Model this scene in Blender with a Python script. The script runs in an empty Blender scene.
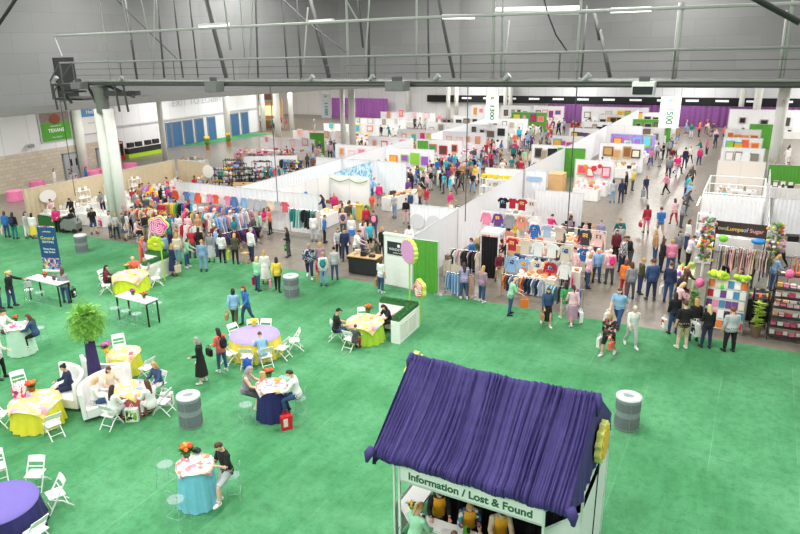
import bpy, bmesh, math, random
from math import sin, cos, pi, radians, hypot, atan2
from mathutils import Vector, Matrix
from mathutils.kdtree import KDTree
rnd = random.Random(7)
SC = bpy.context.scene
COL = SC.collection
# ------------------------------------------------------------------ camera
F, CX, CY = 673.6, 365.1, 267.0
PITCH, YAW, ROLL, CAMH = radians(17.91), radians(30.33), radians(1.56), 10.5
FWD = Vector((-sin(YAW)*cos(PITCH), cos(YAW)*cos(PITCH), -sin(PITCH)))
_r0 = Vector((cos(YAW), sin(YAW), 0)); _u0 = _r0.cross(FWD)
RGT = _r0*cos(ROLL) - _u0*sin(ROLL); UPV = _r0*sin(ROLL) + _u0*cos(ROLL)
CAM = Vector((0, 0, CAMH))
def ray(px, py): return FWD*F + RGT*(px-CX) - UPV*(py-CY)
def G(px, py, z=0.0):
    d = ray(px, py); t = (z-CAM.z)/d.z; return CAM + d*t
def GY(px, py, Y):
    d = ray(px, py); return CAM + d*(Y/d.y)
def GX(px, py, X):
    d = ray(px, py); return CAM + d*(X/d.x)
def PR(p):
    q = Vector(p)-CAM; w = max(q.dot(FWD), .01); return CX+F*q.dot(RGT)/w, CY-F*q.dot(UPV)/w, w
cd = bpy.data.cameras.new('camera'); cam = bpy.data.objects.new('camera', cd); COL.objects.link(cam)
cd.sensor_width = 36; cd.lens = F/800*36; cd.shift_x = (400-CX)/800; cd.clip_end = 400
m = Matrix((RGT, UPV, -FWD)).transposed().to_4x4(); m.translation = CAM; cam.matrix_world = m
SC.camera = cam
# ------------------------------------------------------------------ materials
def lin(c):
    if isinstance(c, str):
        c = c.lstrip('#'); c = [int(c[i:i+2], 16)/255 for i in (0, 2, 4)]
    return tuple((x/12.92 if x <= .04045 else ((x+.055)/1.055)**2.4) for x in c) + (1,)
MC = {}
def M(c, rough=.8, var=.10, scale=6.0, metal=0, name=None, emit=0, sheen=0, bump=0):
    """procedural material: base colour broken up by noise"""
    key = (c, rough, var, scale, metal, emit, bump)
    if key in MC: return MC[key]
    m = bpy.data.materials.new(name or 'surface'); m.use_nodes = True
    nt = m.node_tree; b = nt.nodes['Principled BSDF']; L = lin(c)
    tc = nt.nodes.new('ShaderNodeTexCoord'); nz = nt.nodes.new('ShaderNodeTexNoise')
    nz.inputs['Scale'].default_value = scale; nz.inputs['Detail'].default_value = 3
    nt.links.new(tc.outputs['Object'], nz.inputs['Vector'])
    mx = nt.nodes.new('ShaderNodeMix'); mx.data_type = 'RGBA'
    mx.inputs[6].default_value = tuple(x*(1-var) for x in L[:3])+(1,)
    mx.inputs[7].default_value = tuple(min(1, x*(1+var)) for x in L[:3])+(1,)
    nt.links.new(nz.outputs['Fac'], mx.inputs[0]); nt.links.new(mx.outputs[2], b.inputs['Base Color'])
    b.inputs['Roughness'].default_value = rough; b.inputs['Metallic'].default_value = metal
    if emit:
        b.inputs['Emission Color'].default_value = L; b.inputs['Emission Strength'].default_value = emit
    if bump:
        bp = nt.nodes.new('ShaderNodeBump'); bp.inputs['Strength'].default_value = bump
        nt.links.new(nz.outputs['Fac'], bp.inputs['Height']); nt.links.new(bp.outputs[0], b.inputs['Normal'])
    MC[key] = m; return m
def Mpat(name, cols, scale=5.0, rough=.85):
    """patterned cloth: voronoi cells coloured from a palette"""
    key = ('pat', name)
    if key in MC: return MC[key]
    m = bpy.data.materials.new(name); m.use_nodes = True; nt = m.node_tree; b = nt.nodes['Principled BSDF']
    tc = nt.nodes.new('ShaderNodeTexCoord'); vo = nt.nodes.new('ShaderNodeTexVoronoi'); vo.inputs['Scale'].default_value = scale
    nt.links.new(tc.outputs['Object'], vo.inputs['Vector'])
    sp = nt.nodes.new('ShaderNodeSeparateColor'); nt.links.new(vo.outputs['Color'], sp.inputs[0])
    cr = nt.nodes.new('ShaderNodeValToRGB'); cr.color_ramp.interpolation = 'CONSTANT'; e = cr.color_ramp.elements
    while len(e) < len(cols): e.new(.5)
    for i, c in enumerate(cols): e[i].position = i/len(cols); e[i].color = lin(c)
    nt.links.new(sp.outputs[0], cr.inputs[0]); nt.links.new(cr.outputs[0], b.inputs['Base Color'])
    b.inputs['Roughness'].default_value = rough
    MC[key] = m; return m
def Mclear(name='clear_acrylic', tint='#eef6f4', f=.80):
    key = ('clr', name)
    if key in MC: return MC[key]
    m = bpy.data.materials.new(name); m.use_nodes = True; nt = m.node_tree; nt.nodes.clear()
    out = nt.nodes.new('ShaderNodeOutputMaterial'); t = nt.nodes.new('ShaderNodeBsdfTransparent'); t.inputs[0].default_value = lin(tint)
    g = nt.nodes.new('ShaderNodeBsdfPrincipled'); g.inputs['Base Color'].default_value = lin('#e4eef0'); g.inputs['Roughness'].default_value = .08
    mx = nt.nodes.new('ShaderNodeMixShader'); fr = nt.nodes.new('ShaderNodeLayerWeight'); fr.inputs[0].default_value = .35
    ma = nt.nodes.new('ShaderNodeMath'); ma.operation = 'MULTIPLY_ADD'; ma.inputs[1].default_value = .45; ma.inputs[2].default_value = max(0, 1-f-.12)+.03
    nt.links.new(fr.outputs['Facing'], ma.inputs[0]); nt.links.new(ma.outputs[0], mx.inputs[0])
    nt.links.new(t.outputs[0], mx.inputs[1]); nt.links.new(g.outputs[0], mx.inputs[2]); nt.links.new(mx.outputs[0], out.inputs[0])
    MC[key] = m; return m
# ------------------------------------------------------------------ mesh helpers
class MB:
    def __init__(s): s.v = []; s.f = []; s.mi = []
    def add(s, vs, fs, mi=0):
        b = len(s.v); s.v += [tuple(v) for v in vs]; s.f += [tuple(b+i for i in f) for f in fs]; s.mi += [mi]*len(fs); return s
    def box(s, x0, y0, z0, x1, y1, z1, mi=0, rz=0, o=(0, 0)):
        vs = [(x, y, z) for z in (z0, z1) for y in (y0, y1) for x in (x0, x1)]
        if rz: c, n = cos(rz), sin(rz); vs = [(o[0]+(x-o[0])*c-(y-o[1])*n, o[1]+(x-o[0])*n+(y-o[1])*c, z) for x, y, z in vs]
        return s.add(vs, [(0, 2, 3, 1), (4, 5, 7, 6), (0, 1, 5, 4), (2, 6, 7, 3), (0, 4, 6, 2), (1, 3, 7, 5)], mi)
    def tube(s, pts, rad, n=8, mi=0, sy=1.0, cap=True):
        pts = [Vector(p) for p in pts]; N = len(pts)
        if not isinstance(rad, (list, tuple)): rad = [rad]*N
        rings = []; prev = None
        for i, p in enumerate(pts):
            d = (pts[min(i+1, N-1)]-pts[max(i-1, 0)])
            if d.length < 1e-9: d = Vector((0, 0, 1))
            d.normalize()
            a = prev if prev else (Vector((1, 0, 0)) if abs(d.x) < .9 else Vector((0, 1, 0)))
            x = (a - d*a.dot(d))
            if x.length < 1e-6: x = Vector((0, 1, 0)) - d*d.y
            x.normalize(); y = d.cross(x); prev = x
            r = rad[i]; rx, ry = (r if isinstance(r, tuple) else (r, r*sy))
            rings.append([p + x*(cos(2*pi*k/n)*rx) + y*(sin(2*pi*k/n)*ry) for k in range(n)])
        vs = [q for R in rings for q in R]; fs = []
        for i in range(N-1):
            for k in range(n): fs.append((i*n+k, i*n+(k+1) % n, (i+1)*n+(k+1) % n, (i+1)*n+k))
        if cap: fs += [tuple(range(n-1, -1, -1)), tuple((N-1)*n+k for k in range(n))]
        return s.add(vs, fs, mi)
    def lathe(s, prof, n=24, mi=0, o=(0, 0, 0), cap=True, fold=0, amp=0, ph=0):
        vs = []; fs = []
        for j, (r, z) in enumerate(prof):
            for k in range(n):
                a = 2*pi*k/n; rr = r
                if fold: rr = r*(1+amp*(j/(len(prof)-1))*sin(fold*a+ph)+.4*amp*(j/(len(prof)-1))*sin((fold*2+3)*a))
                vs.append((o[0]+rr*cos(a), o[1]+rr*sin(a), o[2]+z))
        P = len(prof)
        for j in range(P-1):
            for k in range(n): fs.append((j*n+k, j*n+(k+1) % n, (j+1)*n+(k+1) % n, (j+1)*n+k))
        if cap:
            if prof[0][0] > 1e-4: fs.append(tuple(range(n-1, -1, -1)))
            if prof[-1][0] > 1e-4: fs.append(tuple((P-1)*n+k for k in range(n)))
        return s.add(vs, fs, mi)
    def ell(s, c, r, n=12, mi=0, rot=None):
        vs = []; fs = []; h = n//2
        for j in range(h+1):
            t = pi*j/h
            for k in range(n):
                a = 2*pi*k/n; q = Vector((r[0]*sin(t)*cos(a), r[1]*sin(t)*sin(a), r[2]*cos(t)))
                if rot: q = rot @ q
                vs.append(Vector(c)+q)
        for j in range(h):
            for k in range(n): fs.append((j*n+k, (j+1)*n+k, (j+1)*n+(k+1) % n, j*n+(k+1) % n))
        return s.add(vs, fs, mi)
    def prism(s, out, y0, y1, mi=0):
        """outline in (x,z), extruded along y"""
        n = len(out); vs = [(x, y0, z) for x, z in out]+[(x, y1, z) for x, z in out]
        fs = [tuple(range(n)), tuple(range(2*n-1, n-1, -1))]+[(i, n+i, n+(i+1) % n, (i+1) % n) for i in range(n)]
        return s.add(vs, fs, mi)
    def bm(s):
        me = bpy.data.meshes.new('tmp'); me.from_pydata(s.v, [], s.f); return me
    def mesh(s, name, mats, smooth=False, fix=True, weld=False):
        me = bpy.data.meshes.new(name); me.from_pydata([tuple(v) for v in s.v], [], s.f)
        for mt in (mats if isinstance(mats, (list, tuple)) else [mats]): me.materials.append(mt)
        if any(s.mi): me.polygons.foreach_set('material_index', s.mi)
        if fix or weld:
            b = bmesh.new(); b.from_mesh(me)
            if weld: bmesh.ops.remove_doubles(b, verts=b.verts, dist=1e-5)
            bmesh.ops.recalc_face_normals(b, faces=b.faces); b.to_mesh(me); b.free()
        if smooth: me.polygons.foreach_set('use_smooth', [True]*len(me.polygons))
        return me
    def build(s, name, mats, parent=None, smooth=False, label=None):
        return link(name, s.mesh(name, mats, smooth), parent, label)
def link(name, me, parent=None, label=None):
    o = bpy.data.objects.new(name, me); COL.objects.link(o)
    if parent is not None: o.parent = parent
    if label: o['label'] = label
    return o
ALL = []
def tag(o, label, cat, group=None, kind=None):
    o['label'] = label; o['category'] = cat
    if group: o['group'] = group
    if kind: o['kind'] = kind
    ALL.append(o); return o
def thing(name, label, cat, loc=(0, 0, 0), rz=0, group=None, scale=None):
    o = bpy.data.objects.new(name, None); COL.objects.link(o); o.location = loc; o.rotation_euler = (0, 0, rz)
    if scale: o.scale = scale
    o.empty_display_size = .1
    return tag(o, label, cat, group)
def struct(o): o['kind'] = 'structure'; return o
def put(o, loc, rz=0, scale=None):
    o.location = loc; o.rotation_euler = (0, 0, rz)
    if scale: o.scale = scale
    return o
def copy_tree(o, parent=None):
    c = o.copy(); COL.objects.link(c)
    if parent is not None: c.parent = parent
    else: ALL.append(c)
    for ch in list(o.children): copy_tree(ch, c)
    return c
def text(s, size, mat, parent, loc, rot, name='lettering', align='CENTER', ext=.003, sx=1.0, bold=0):
    cu = bpy.data.curves.new(name, 'FONT'); cu.body = s; cu.size = size; cu.align_x = align; cu.align_y = 'CENTER'; cu.extrude = ext; cu.offset = bold
    cu.materials.append(mat); o = bpy.data.objects.new(name, cu); COL.objects.link(o)
    if parent is not None: o.parent = parent
    o.location = loc; o.rotation_euler = rot; o.scale = (sx, 1, 1); return o
ORD = ['', 'first', 'second', 'third', 'fourth', 'fifth', 'sixth', 'seventh', 'eighth', 'ninth', 'tenth', 'eleventh', 'twelfth', 'thirteenth', 'fourteenth', 'fifteenth', 'sixteenth', 'seventeenth', 'eighteenth', 'nineteenth', 'twentieth']
WHITE = M('#f2f2f0', .55, .03); OFFW = M('#e6e2da', .7, .05); BLACK = M('#16171a', .6, .2); STEEL = M('#8f9294', .4, .1, metal=.6)
GREYP = M('#9a9c9c', .5, .06); DGREY = M('#4a4c4d', .6, .1); WOOD = M('#c9a070', .6, .2, 9); KRAFT = M('#c9a878', .85, .08)
GREENL = M('#57a23a', .85, .12); CHROME = M('#c4c8ca', .25, .05, metal=.9); CLEAR = Mclear(f=.93)
# ================================================================== HALL
def node_mat(name, fn, rough=.7):
    m = bpy.data.materials.new(name); m.use_nodes = True; nt = m.node_tree; b = nt.nodes['Principled BSDF']; b.inputs['Roughness'].default_value = rough
    fn(nt, b); return m
def mixn(nt, fac, a, b):
    x = nt.nodes.new('ShaderNodeMix'); x.data_type = 'RGBA'
    for s, v in ((0, fac), (6, a), (7, b)):
        if hasattr(v, 'links') or hasattr(v, 'is_linked'): nt.links.new(v, x.inputs[s])
        else: x.inputs[s].default_value = v
    return x.outputs[2]
def noise(nt, vec, scale, det=4, rough=.6):
    n = nt.nodes.new('ShaderNodeTexNoise'); n.inputs['Scale'].default_value = scale; n.inputs['Detail'].default_value = det; n.inputs['Roughness'].default_value = rough
    nt.links.new(vec, n.inputs['Vector']); return n.outputs['Fac']
def ramp(nt, fac, stops):
    r = nt.nodes.new('ShaderNodeValToRGB'); e = r.color_ramp.elements
    while len(e) < len(stops): e.new(.5)
    for i, (p, c) in enumerate(stops): e[i].position = p; e[i].color = lin(c) if isinstance(c, str) else (c, c, c, 1)
    nt.links.new(fac, r.inputs[0]); return r.outputs[0]
def f_carpet(nt, b):
    tc = nt.nodes.new('ShaderNodeTexCoord'); mp = nt.nodes.new('ShaderNodeMapping'); nt.links.new(tc.outputs['Object'], mp.inputs[0])
    mp.inputs['Scale'].default_value = (1, .16, 1)
    n1 = noise(nt, mp.outputs[0], 1.6, 5, .7)          # streaks along the rolls
    n2 = noise(nt, tc.outputs['Object'], .35, 4, .6)   # worn patches
    n3 = noise(nt, tc.outputs['Object'], 30, 2)        # pile
    n4 = noise(nt, tc.outputs['Object'], 4.2, 6, .75)
    c = mixn(nt, ramp(nt, n1, [(.3, 0), (.7, 1)]), lin('#327a46'), lin('#4a9562'))
    c = mixn(nt, ramp(nt, n2, [(.38, 0), (.68, .75)]), c, lin('#5ca673'))
    c = mixn(nt, ramp(nt, n4, [(.46, 0), (.68, .6)]), c, lin('#2d6c3e'))
    c = mixn(nt, ramp(nt, n3, [(.45, 0), (.8, .5)]), c, lin('#2a6639'))
    br = nt.nodes.new('ShaderNodeTexBrick'); br.offset = .37; br.inputs['Brick Width'].default_value = 13; br.inputs['Row Height'].default_value = 2.0
    br.inputs['Mortar Size'].default_value = .012; br.inputs['Scale'].default_value = 1; br.inputs['Color1'].default_value = (0, 0, 0, 1); br.inputs['Color2'].default_value = (.35, .35, .35, 1); br.inputs['Mortar'].default_value = (1, 1, 1, 1); br.inputs['Mortar Smooth'].default_value = .6
    mp2 = nt.nodes.new('ShaderNodeMapping'); mp2.inputs['Rotation'].default_value = (0, 0, radians(90)); nt.links.new(tc.outputs['Object'], mp2.inputs[0]); nt.links.new(mp2.outputs[0], br.inputs[0])
    sp = nt.nodes.new('ShaderNodeMath'); sp.operation = 'MULTIPLY'; sp.inputs[1].default_value = .42; nt.links.new(br.outputs[0], sp.inputs[0])
    s2 = nt.nodes.new('ShaderNodeMath'); s2.operation = 'MULTIPLY'; nt.links.new(sp.outputs[0], s2.inputs[0]); nt.links.new(ramp(nt, n2, [(.42, 0), (.6, 1)]), s2.inputs[1])
    c = mixn(nt, s2.outputs[0], c, lin('#8fc09c'))
    mp3 = nt.nodes.new('ShaderNodeMapping'); mp3.inputs['Scale'].default_value = (2.6, .22, 1); nt.links.new(tc.outputs['Object'], mp3.inputs[0])
    n5 = noise(nt, mp3.outputs[0], 1.3, 3, .55); c = mixn(nt, ramp(nt, n5, [(.60, 0), (.74, .32)]), c, lin('#2f7343'))
    nt.links.new(c, b.inputs['Base Color'])
    bp = nt.nodes.new('ShaderNodeBump'); bp.inputs['Strength'].default_value = .25; nt.links.new(n3, bp.inputs['Height']); nt.links.new(bp.outputs[0], b.inputs['Normal'])
CARPET = node_mat('green_carpet', f_carpet, .95)
def f_conc(nt, b):
    tc = nt.nodes.new('ShaderNodeTexCoord')
    n1 = noise(nt, tc.outputs['Object'], .25, 6, .65); n2 = noise(nt, tc.outputs['Object'], 2.2, 5, .7)
    c = mixn(nt, n1, lin('#736c61'), lin('#8b8478')); c = mixn(nt, ramp(nt, n2, [(.4, 0), (.8, .5)]), c, lin('#5f5a50'))
    br = nt.nodes.new('ShaderNodeTexBrick'); br.offset = 0; br.inputs['Brick Width'].default_value = 9; br.inputs['Row Height'].default_value = 9; br.inputs['Mortar Size'].default_value = .02; br.inputs['Scale'].default_value = 1
    br.inputs['Color1'].default_value = (0, 0, 0, 1); br.inputs['Color2'].default_value = (0, 0, 0, 1); br.inputs['Mortar'].default_value = (.5, .5, .5, 1)
    nt.links.new(tc.outputs['Object'], br.inputs[0]); c = mixn(nt, br.outputs[0], c, lin('#5c584f'))
    nt.links.new(c, b.inputs['Base Color']); nt.links.new(ramp(nt, n2, [(.2, .22), (.8, .42)]), b.inputs['Roughness'])
CONC = node_mat('polished_concrete', f_conc, .3)
def f_upper(nt, b):
    tc = nt.nodes.new('ShaderNodeTexCoord')
    br = nt.nodes.new('ShaderNodeTexBrick'); br.offset = .5; br.inputs['Brick Width'].default_value = 3.0; br.inputs['Row Height'].default_value = 1.2; br.inputs['Mortar Size'].default_value = .012; br.inputs['Scale'].default_value = 1
    br.inputs['Color1'].default_value = lin('#767777'); br.inputs['Color2'].default_value = lin('#6f7070'); br.inputs['Mortar'].default_value = lin('#636464')
    nt.links.new(tc.outputs['UV'], br.inputs[0])
    n = noise(nt, tc.outputs['UV'], .5, 4); nt.links.new(mixn(nt, ramp(nt, n, [(.3, 0), (.8, .3)]), br.outputs[0], lin('#7d7d7d')), b.inputs['Base Color'])
UPPER = node_mat('grey_acoustic_panel', f_upper, .85)
def f_brick(nt, b):
    tc = nt.nodes.new('ShaderNodeTexCoord'); br = nt.nodes.new('ShaderNodeTexBrick'); br.inputs['Scale'].default_value = 1
    br.inputs['Brick Width'].default_value = .6; br.inputs['Row Height'].default_value = .3; br.inputs['Mortar Size'].default_value = .012
    br.inputs['Color1'].default_value = lin('#cfc5b4'); br.inputs['Color2'].default_value = lin('#c2b7a5'); br.inputs['Mortar'].default_value = lin('#a89d8c')
    nt.links.new(tc.outputs['UV'], br.inputs[0]); nt.links.new(br.outputs[0], b.inputs['Base Color'])
BLOCK = node_mat('beige_block', f_brick, .85)
def f_panel(nt, b):
    tc = nt.nodes.new('ShaderNodeTexCoord'); br = nt.nodes.new('ShaderNodeTexBrick'); br.offset = 0; br.inputs['Scale'].default_value = 1
    br.inputs['Brick Width'].default_value = 2.4; br.inputs['Row Height'].default_value = 12; br.inputs['Mortar Size'].default_value = .02
    br.inputs['Color1'].default_value = lin('#e9eaec'); br.inputs['Color2'].default_value = lin('#e2e3e5'); br.inputs['Mortar'].default_value = lin('#bfc1c3')
    nt.links.new(tc.outputs['UV'], br.inputs[0]); nt.links.new(br.outputs[0], b.inputs['Base Color'])
PANEL = node_mat('white_wall_panel', f_panel, .7)
def wall(name, pts, z0, z1, mat, th=.15):
    """polyline wall with UVs in metres"""
    bm = bmesh.new(); uvl = bm.loops.layers.uv.new(); run = 0
    for (x0, y0), (x1, y1) in zip(pts, pts[1:]):
        L = hypot(x1-x0, y1-y0); nx, ny = -(y1-y0)/L*th, (x1-x0)/L*th
        for off in (0, 1):
            q = [(x0+nx*off, y0+ny*off, z0), (x1+nx*off, y1+ny*off, z0), (x1+nx*off, y1+ny*off, z1), (x0+nx*off, y0+ny*off, z1)]
            f = bm.faces.new([bm.verts.new(v) for v in q])
            for l, uv in zip(f.loops, ((run, z0), (run+L, z0), (run+L, z1), (run, z1))): l[uvl].uv = uv
        q = [(x0, y0, z0), (x1, y1, z0), (x1+nx, y1+ny, z0), (x0+nx, y0+ny, z0)]; bm.faces.new([bm.verts.new(v) for v in q])
        run += L
    me = bpy.data.meshes.new(name); bm.to_mesh(me); bm.free(); me.materials.append(mat)
    return struct(link(name, me))
struct(MB().box(-75, -16, -.2, 46, 99, 0).build('floor', CONC))
struct(MB().box(-75, -15.5, .0, 46, 26.05, .008).build('floor_carpet', CARPET))
c0, c1, c2, c3 = G(178, 146), G(196, 146), G(273, 134), G(240, 132)
struct(MB().add([(c0.x, c0.y, .004), (c1.x, c1.y, .004), (c2.x, c2.y, .004), (c3.x, c3.y, .004)], [(0, 1, 2, 3)]).build('floor_carpet_strip', CARPET))
ZB = 7.3
UP = [(-40.8, -15.5), (-39.4, 36), (-38.4, 41.5), (-32.8, 52.6), (-24, 58.6), (45, 58.6)]
wall('wall_upper', UP, ZB, 17, UPPER, .2)
# soffit beam under the upper wall
mb = MB()
for (x0, y0), (x1, y1) in zip(UP[:5], UP[1:6]):
    a = atan2(y1-y0, x1-x0); L = hypot(x1-x0, y1-y0)
    mb.box(x0-.3, y0-.35, ZB-.12, x0+L+.1, y0-.02, ZB+.38, 0, a, (x0, y0))
struct(mb.build('trim_beam', M('#747471', .6, .06)))
struct(MB().box(-75, -15.5, 17, 46, 58.8, 17.2).build('ceiling', M('#6d6e70', .8, .08)))
mb = MB().add([(x, y, ZB) for x, y in UP]+[(46, 99, ZB), (-75, 99, ZB), (-75, -15.5, ZB)], [(0, 1, 2, 3, 4, 5, 6, 7, 8)])
struct(mb.build('ceiling_lower', M('#dcdcda', .8, .04)))
wall('wall_far', [(-75, 98), (46, 98)], 0, ZB, PANEL)
wall('wall_right', [(45, 98), (45, -15.5)], 0, 17, PANEL)
wall('wall_near', [(45, -15), (-75, -15)], 0, 17, PANEL)
wall('wall_left_block', [(-53, -15), (-53, 44.6)], 0, 3.0, BLOCK)
wall('wall_left', [(-53, -15), (-53, 44.6)], 3.0, ZB, PANEL)
wall('wall_left_return', [(-53, 44.6), (-60.6, 44.7)], 0, ZB, PANEL)
wall('wall_left_far', [(-60.6, 44.6), (-60.6, 75.6)], 0, ZB, PANEL)
wall('wall_left_end', [(-60.6, 75.6), (-75, 75.7)], 0, ZB, PANEL)
wall('wall_left_back', [(-74, 75), (-74, 98)], 0, ZB, M('#d8c9ac', .8, .05))
# grey steel double doors in the block wall and the door to the catwalk
GD = M('#a7abb0', .5, .05)
def wdoor(n, y0, y1, h, mat, x=-53, handle=True, z0=0.01, pan=True):
    o = struct(MB().box(x+.02, y0, z0, x+.09, y1, z0+h).build('door_%d' % n, mat))
    f = MB()
    f.box(x+.02, y0-.12, z0, x+.12, y0, z0+h+.1).box(x+.02, y1, z0, x+.12, y1+.12, z0+h+.1).box(x+.02, y0-.12, z0+h, x+.12, y1+.12, z0+h+.12)
    f.build('door_frame', M('#85898d', .5, .05), o)
    if pan:
        for k in range(2):
            yc = y0+(y1-y0)*(.36+.28*k); MB().box(x+.09, yc-.09, z0+1.25, x+.1, yc+.09, z0+1.85).build('door_glass', M('#2b2c2a', .2, .1), o)
            MB().box(x+.09, yc-.09*(1-2*k)-.02, z0+.85, x+.16, yc-.09*(1-2*k)+.02, z0+1.1).build('door_handle', STEEL, o)
    return o
a = GX(65, 176, -53); wdoor(1, 38.3, 40.2, 2.3, GD); wdoor(2, 41.9, 43.8, 2.3, GD)
BD = M('#3f6a98', .45, .1)
for i, (y, y2) in enumerate([(GX(a, 140, -60.6).y, GX(b, 140, -60.6).y) for a, b in ((167, 171), (173, 182), (185, 193), (196.5, 204), (209, 216), (232, 239.5), (243, 249))]): wdoor(3+i, y, y2, 2.75, BD, -60.6, pan=False)
MB().box(-60.5, 45.2, 3.15, -60.4, 75.2, 3.3).build('trim_1', M('#c9ccd0', .6, .04))['kind'] = 'structure'
o = struct(MB().box(-39.66, 29.0, 7.9, -39.50, 30.5, 10.5).build('door_20', BLACK))
# windows and openings of the food counter at the end of the concourse
text('EXIT TO LOBBY', 1.0, M('#b4babf', .6, .03), None, (-60.42, 63.6, 4.95), (radians(90), 0, radians(90)), 'trim_2', sx=1.25)['kind'] = 'structure'
# ---- columns
COLM = M('#e3e4de', .55, .05, 2)
def column(px, py, r, h, label, z=0.0, cap=True):
    p = G(px, py); o = MB().lathe([(r, 0), (r, h)], 24).build('column', COLM, smooth=False); o.location = p
    o.data.polygons.foreach_set('use_smooth', [len(q.vertices) == 4 for q in o.data.polygons]); struct(o); o.name = 'column'
    return o
for px, py, r, h in [(116.8, 234.5, .30, 7.6), (125.6, 236, .31, 7.6), (165.5, 160, .27, ZB), (229, 142, .36, ZB), (344, 156, .24, ZB), (353.2, 157, .34, ZB),
                     (448, 122, .3, ZB), (456, 122, .3, ZB), (770.8, 178, .4, ZB), (753.5, 130, .42, ZB), (382, 112, .33, ZB), (278.5, 137, .4, ZB), (86, 178, .42, ZB), (292, 131, .34, ZB), (264, 131, .34, ZB)]:
    column(px, py, r, h, '')
for px in (408, 505.5, 510.5, 742): 
    p = GY(px, 100, 96.9); o = column(400, 300, .3, ZB, ''); o.location = (p.x, 96.9, 0)
# flared steel head on the twin column under the catwalk
p = G(121, 235); o = MB().lathe([(.37, 7.4), (.38, 8.1), (.48, 8.85)], 16).build('column_head', M('#6d6e6a', .7, .08)); o.location = p; struct(o)
# column stencil marks
for px, py, s in ((127, 236.5, 'G48'), (771, 178.2, '41')):
    p = G(px, py); d = (Vector((0, 0, 0))-Vector((p.x, p.y, 0))).normalized(); q = p+d*.33
    t = text(s, .34, M('#d2607a', .7, .05), None, (q.x, q.y, 1.7 if px < 200 else 5.9), (radians(90), radians(90), YAW if px < 200 else .1), 'trim_3'); t['kind'] = 'structure'
# ---- catwalk
CW = M('#555652', .8, .1); CWD = M('#3c3d3d', .55, .1); Y0 = 26.8
cat = thing('catwalk', 'long grey steel catwalk with handrails crossing high above the show floor', 'catwalk', (0, 0, 0))
xa, xb = -34.9, 14
MB().box(xa, Y0-.05, 9.08, xb, Y0+.85, 9.22).build('deck', CW, cat)
MB().tube([(xa, Y0-.06, 9.0), (xb, Y0-.06, 9.0)], .075).build('bottom_chord', CWD, cat)
MB().tube([(xa, Y0-.08, 9.16), (xb, Y0-.08, 9.16)], .05).build('conduit', M('#80817d', .4, .05), cat)
for y in (Y0,):
    MB().tube([(xa-1.1 if y == Y0 else xa, y, 10.2), (xb, y, 10.2)], .05).build('top_rail', M('#858683', .8, .06), cat)
    for z in (9.83, 9.5): MB().tube([(xa, y, z), (xb, y, z)], .011).build('mid_rail', CWD, cat)
for k in range(13):
    x = xa+k*4.0
    MB().tube([(x, Y0, 9.2), (x, Y0, 10.2)], .03).build('post', CW, cat)
# platform by the wall door
MB().box(-38.2, Y0+.9, 8.0, -35.6, Y0+2.6, 8.12).build('landing', CWD, cat)
MB().tube([(-36.0, Y0, 10.2), (-37.1, Y0, 9.2), (-37.1, Y0, 8.1)], .05).build('stair_rail', CW, cat)
MB().tube([(-36.0, Y0, 10.2), (-36.0, Y0, 8.1)], .05).build('stair_post', CW, cat)
MB().tube([(-34.9, Y0, 10.2), (-36.9, Y0, 8.6)], .05).build('stair_rail', CW, cat)
MB().box(-37.0, Y0-.05, 8.9, -34.8, Y0+.9, 9.02).build('stair_step', CWD, cat)
MB().box(-36.4, Y0-.05, 8.5, -35.1, Y0+.9, 8.6).build('stair_step', CWD, cat)
for x in (-37.0, -36.2, -31.6, -30.9): MB().tube([(x, Y0, 9.0), (x+.15, Y0, 7.5)], .06).build('bracket', CWD, cat)
for (a0, b0), (a1, b1) in (((-37.2, 9.0), (-36.0, 7.9)), ((-34.4, 9.0), (-33.6, 7.6)), ((-33.0, 9.0), (-30.6, 8.3))):
    MB().tube([(a0, Y0+.4, b0), (a1, Y0+.4, b1)], .09).build('brace', DGREY, cat)
MB().box(-33.0, Y0+.2, 8.35, -30.7, Y0+1.0, 8.6).build('bracket_beam', CWD, cat)
# ---- pipes, rods, cables hanging from the roof
def rods(lst, name, label, cat, mat, group, Y, rad):
    for i, (x0, y0, x1, y1, r) in enumerate(lst):
        a, b = GY(x0, y0, Y), GY(x1, y1, Y)
        if y0 <= 2: b2 = a + (a-b).normalized()*max(0, (17-a.z)/max(.2, (a-b).normalized().z)); a = b2
        o = MB().tube([a, b], r or rad, 8).build(name, mat, smooth=True); tag(o, label, cat, group)
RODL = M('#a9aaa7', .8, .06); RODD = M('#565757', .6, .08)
wl = lambda zx, zy, k: (zx/3.985+k*200, zy/3.985)
def zl(k, L): return [wl(a, b, k)+wl(c, d, k)+(r,) for a, b, c, d, r in L]
light = zl(0, [(395, 0, 442, 310, .05), (487, 0, 520, 160, .05), (615, 0, 612, 310, .05), (563, 0, 600, 190, .05)]) + zl(1, [(98, 0, 122, 200, .08), (212, 0, 192, 310, .05), (430, 30, 410, 310, .05), (583, 0, 592, 310, .08), (585, 5, 625, 75, .05), (675, 0, 655, 310, .05), (160, 0, 178, 230, .05)]) + zl(2, [(375, 0, 367, 345, .1), (435, 80, 410, 310, .05), (722, 0, 700, 350, .08), (410, 0, 402, 310, .06), (66, 0, 66, 340, .06)]) + zl(3, [(325, 10, 292, 320, .14), (770, 0, 720, 350, .08), (747, 40, 712, 310, .06)])
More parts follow.
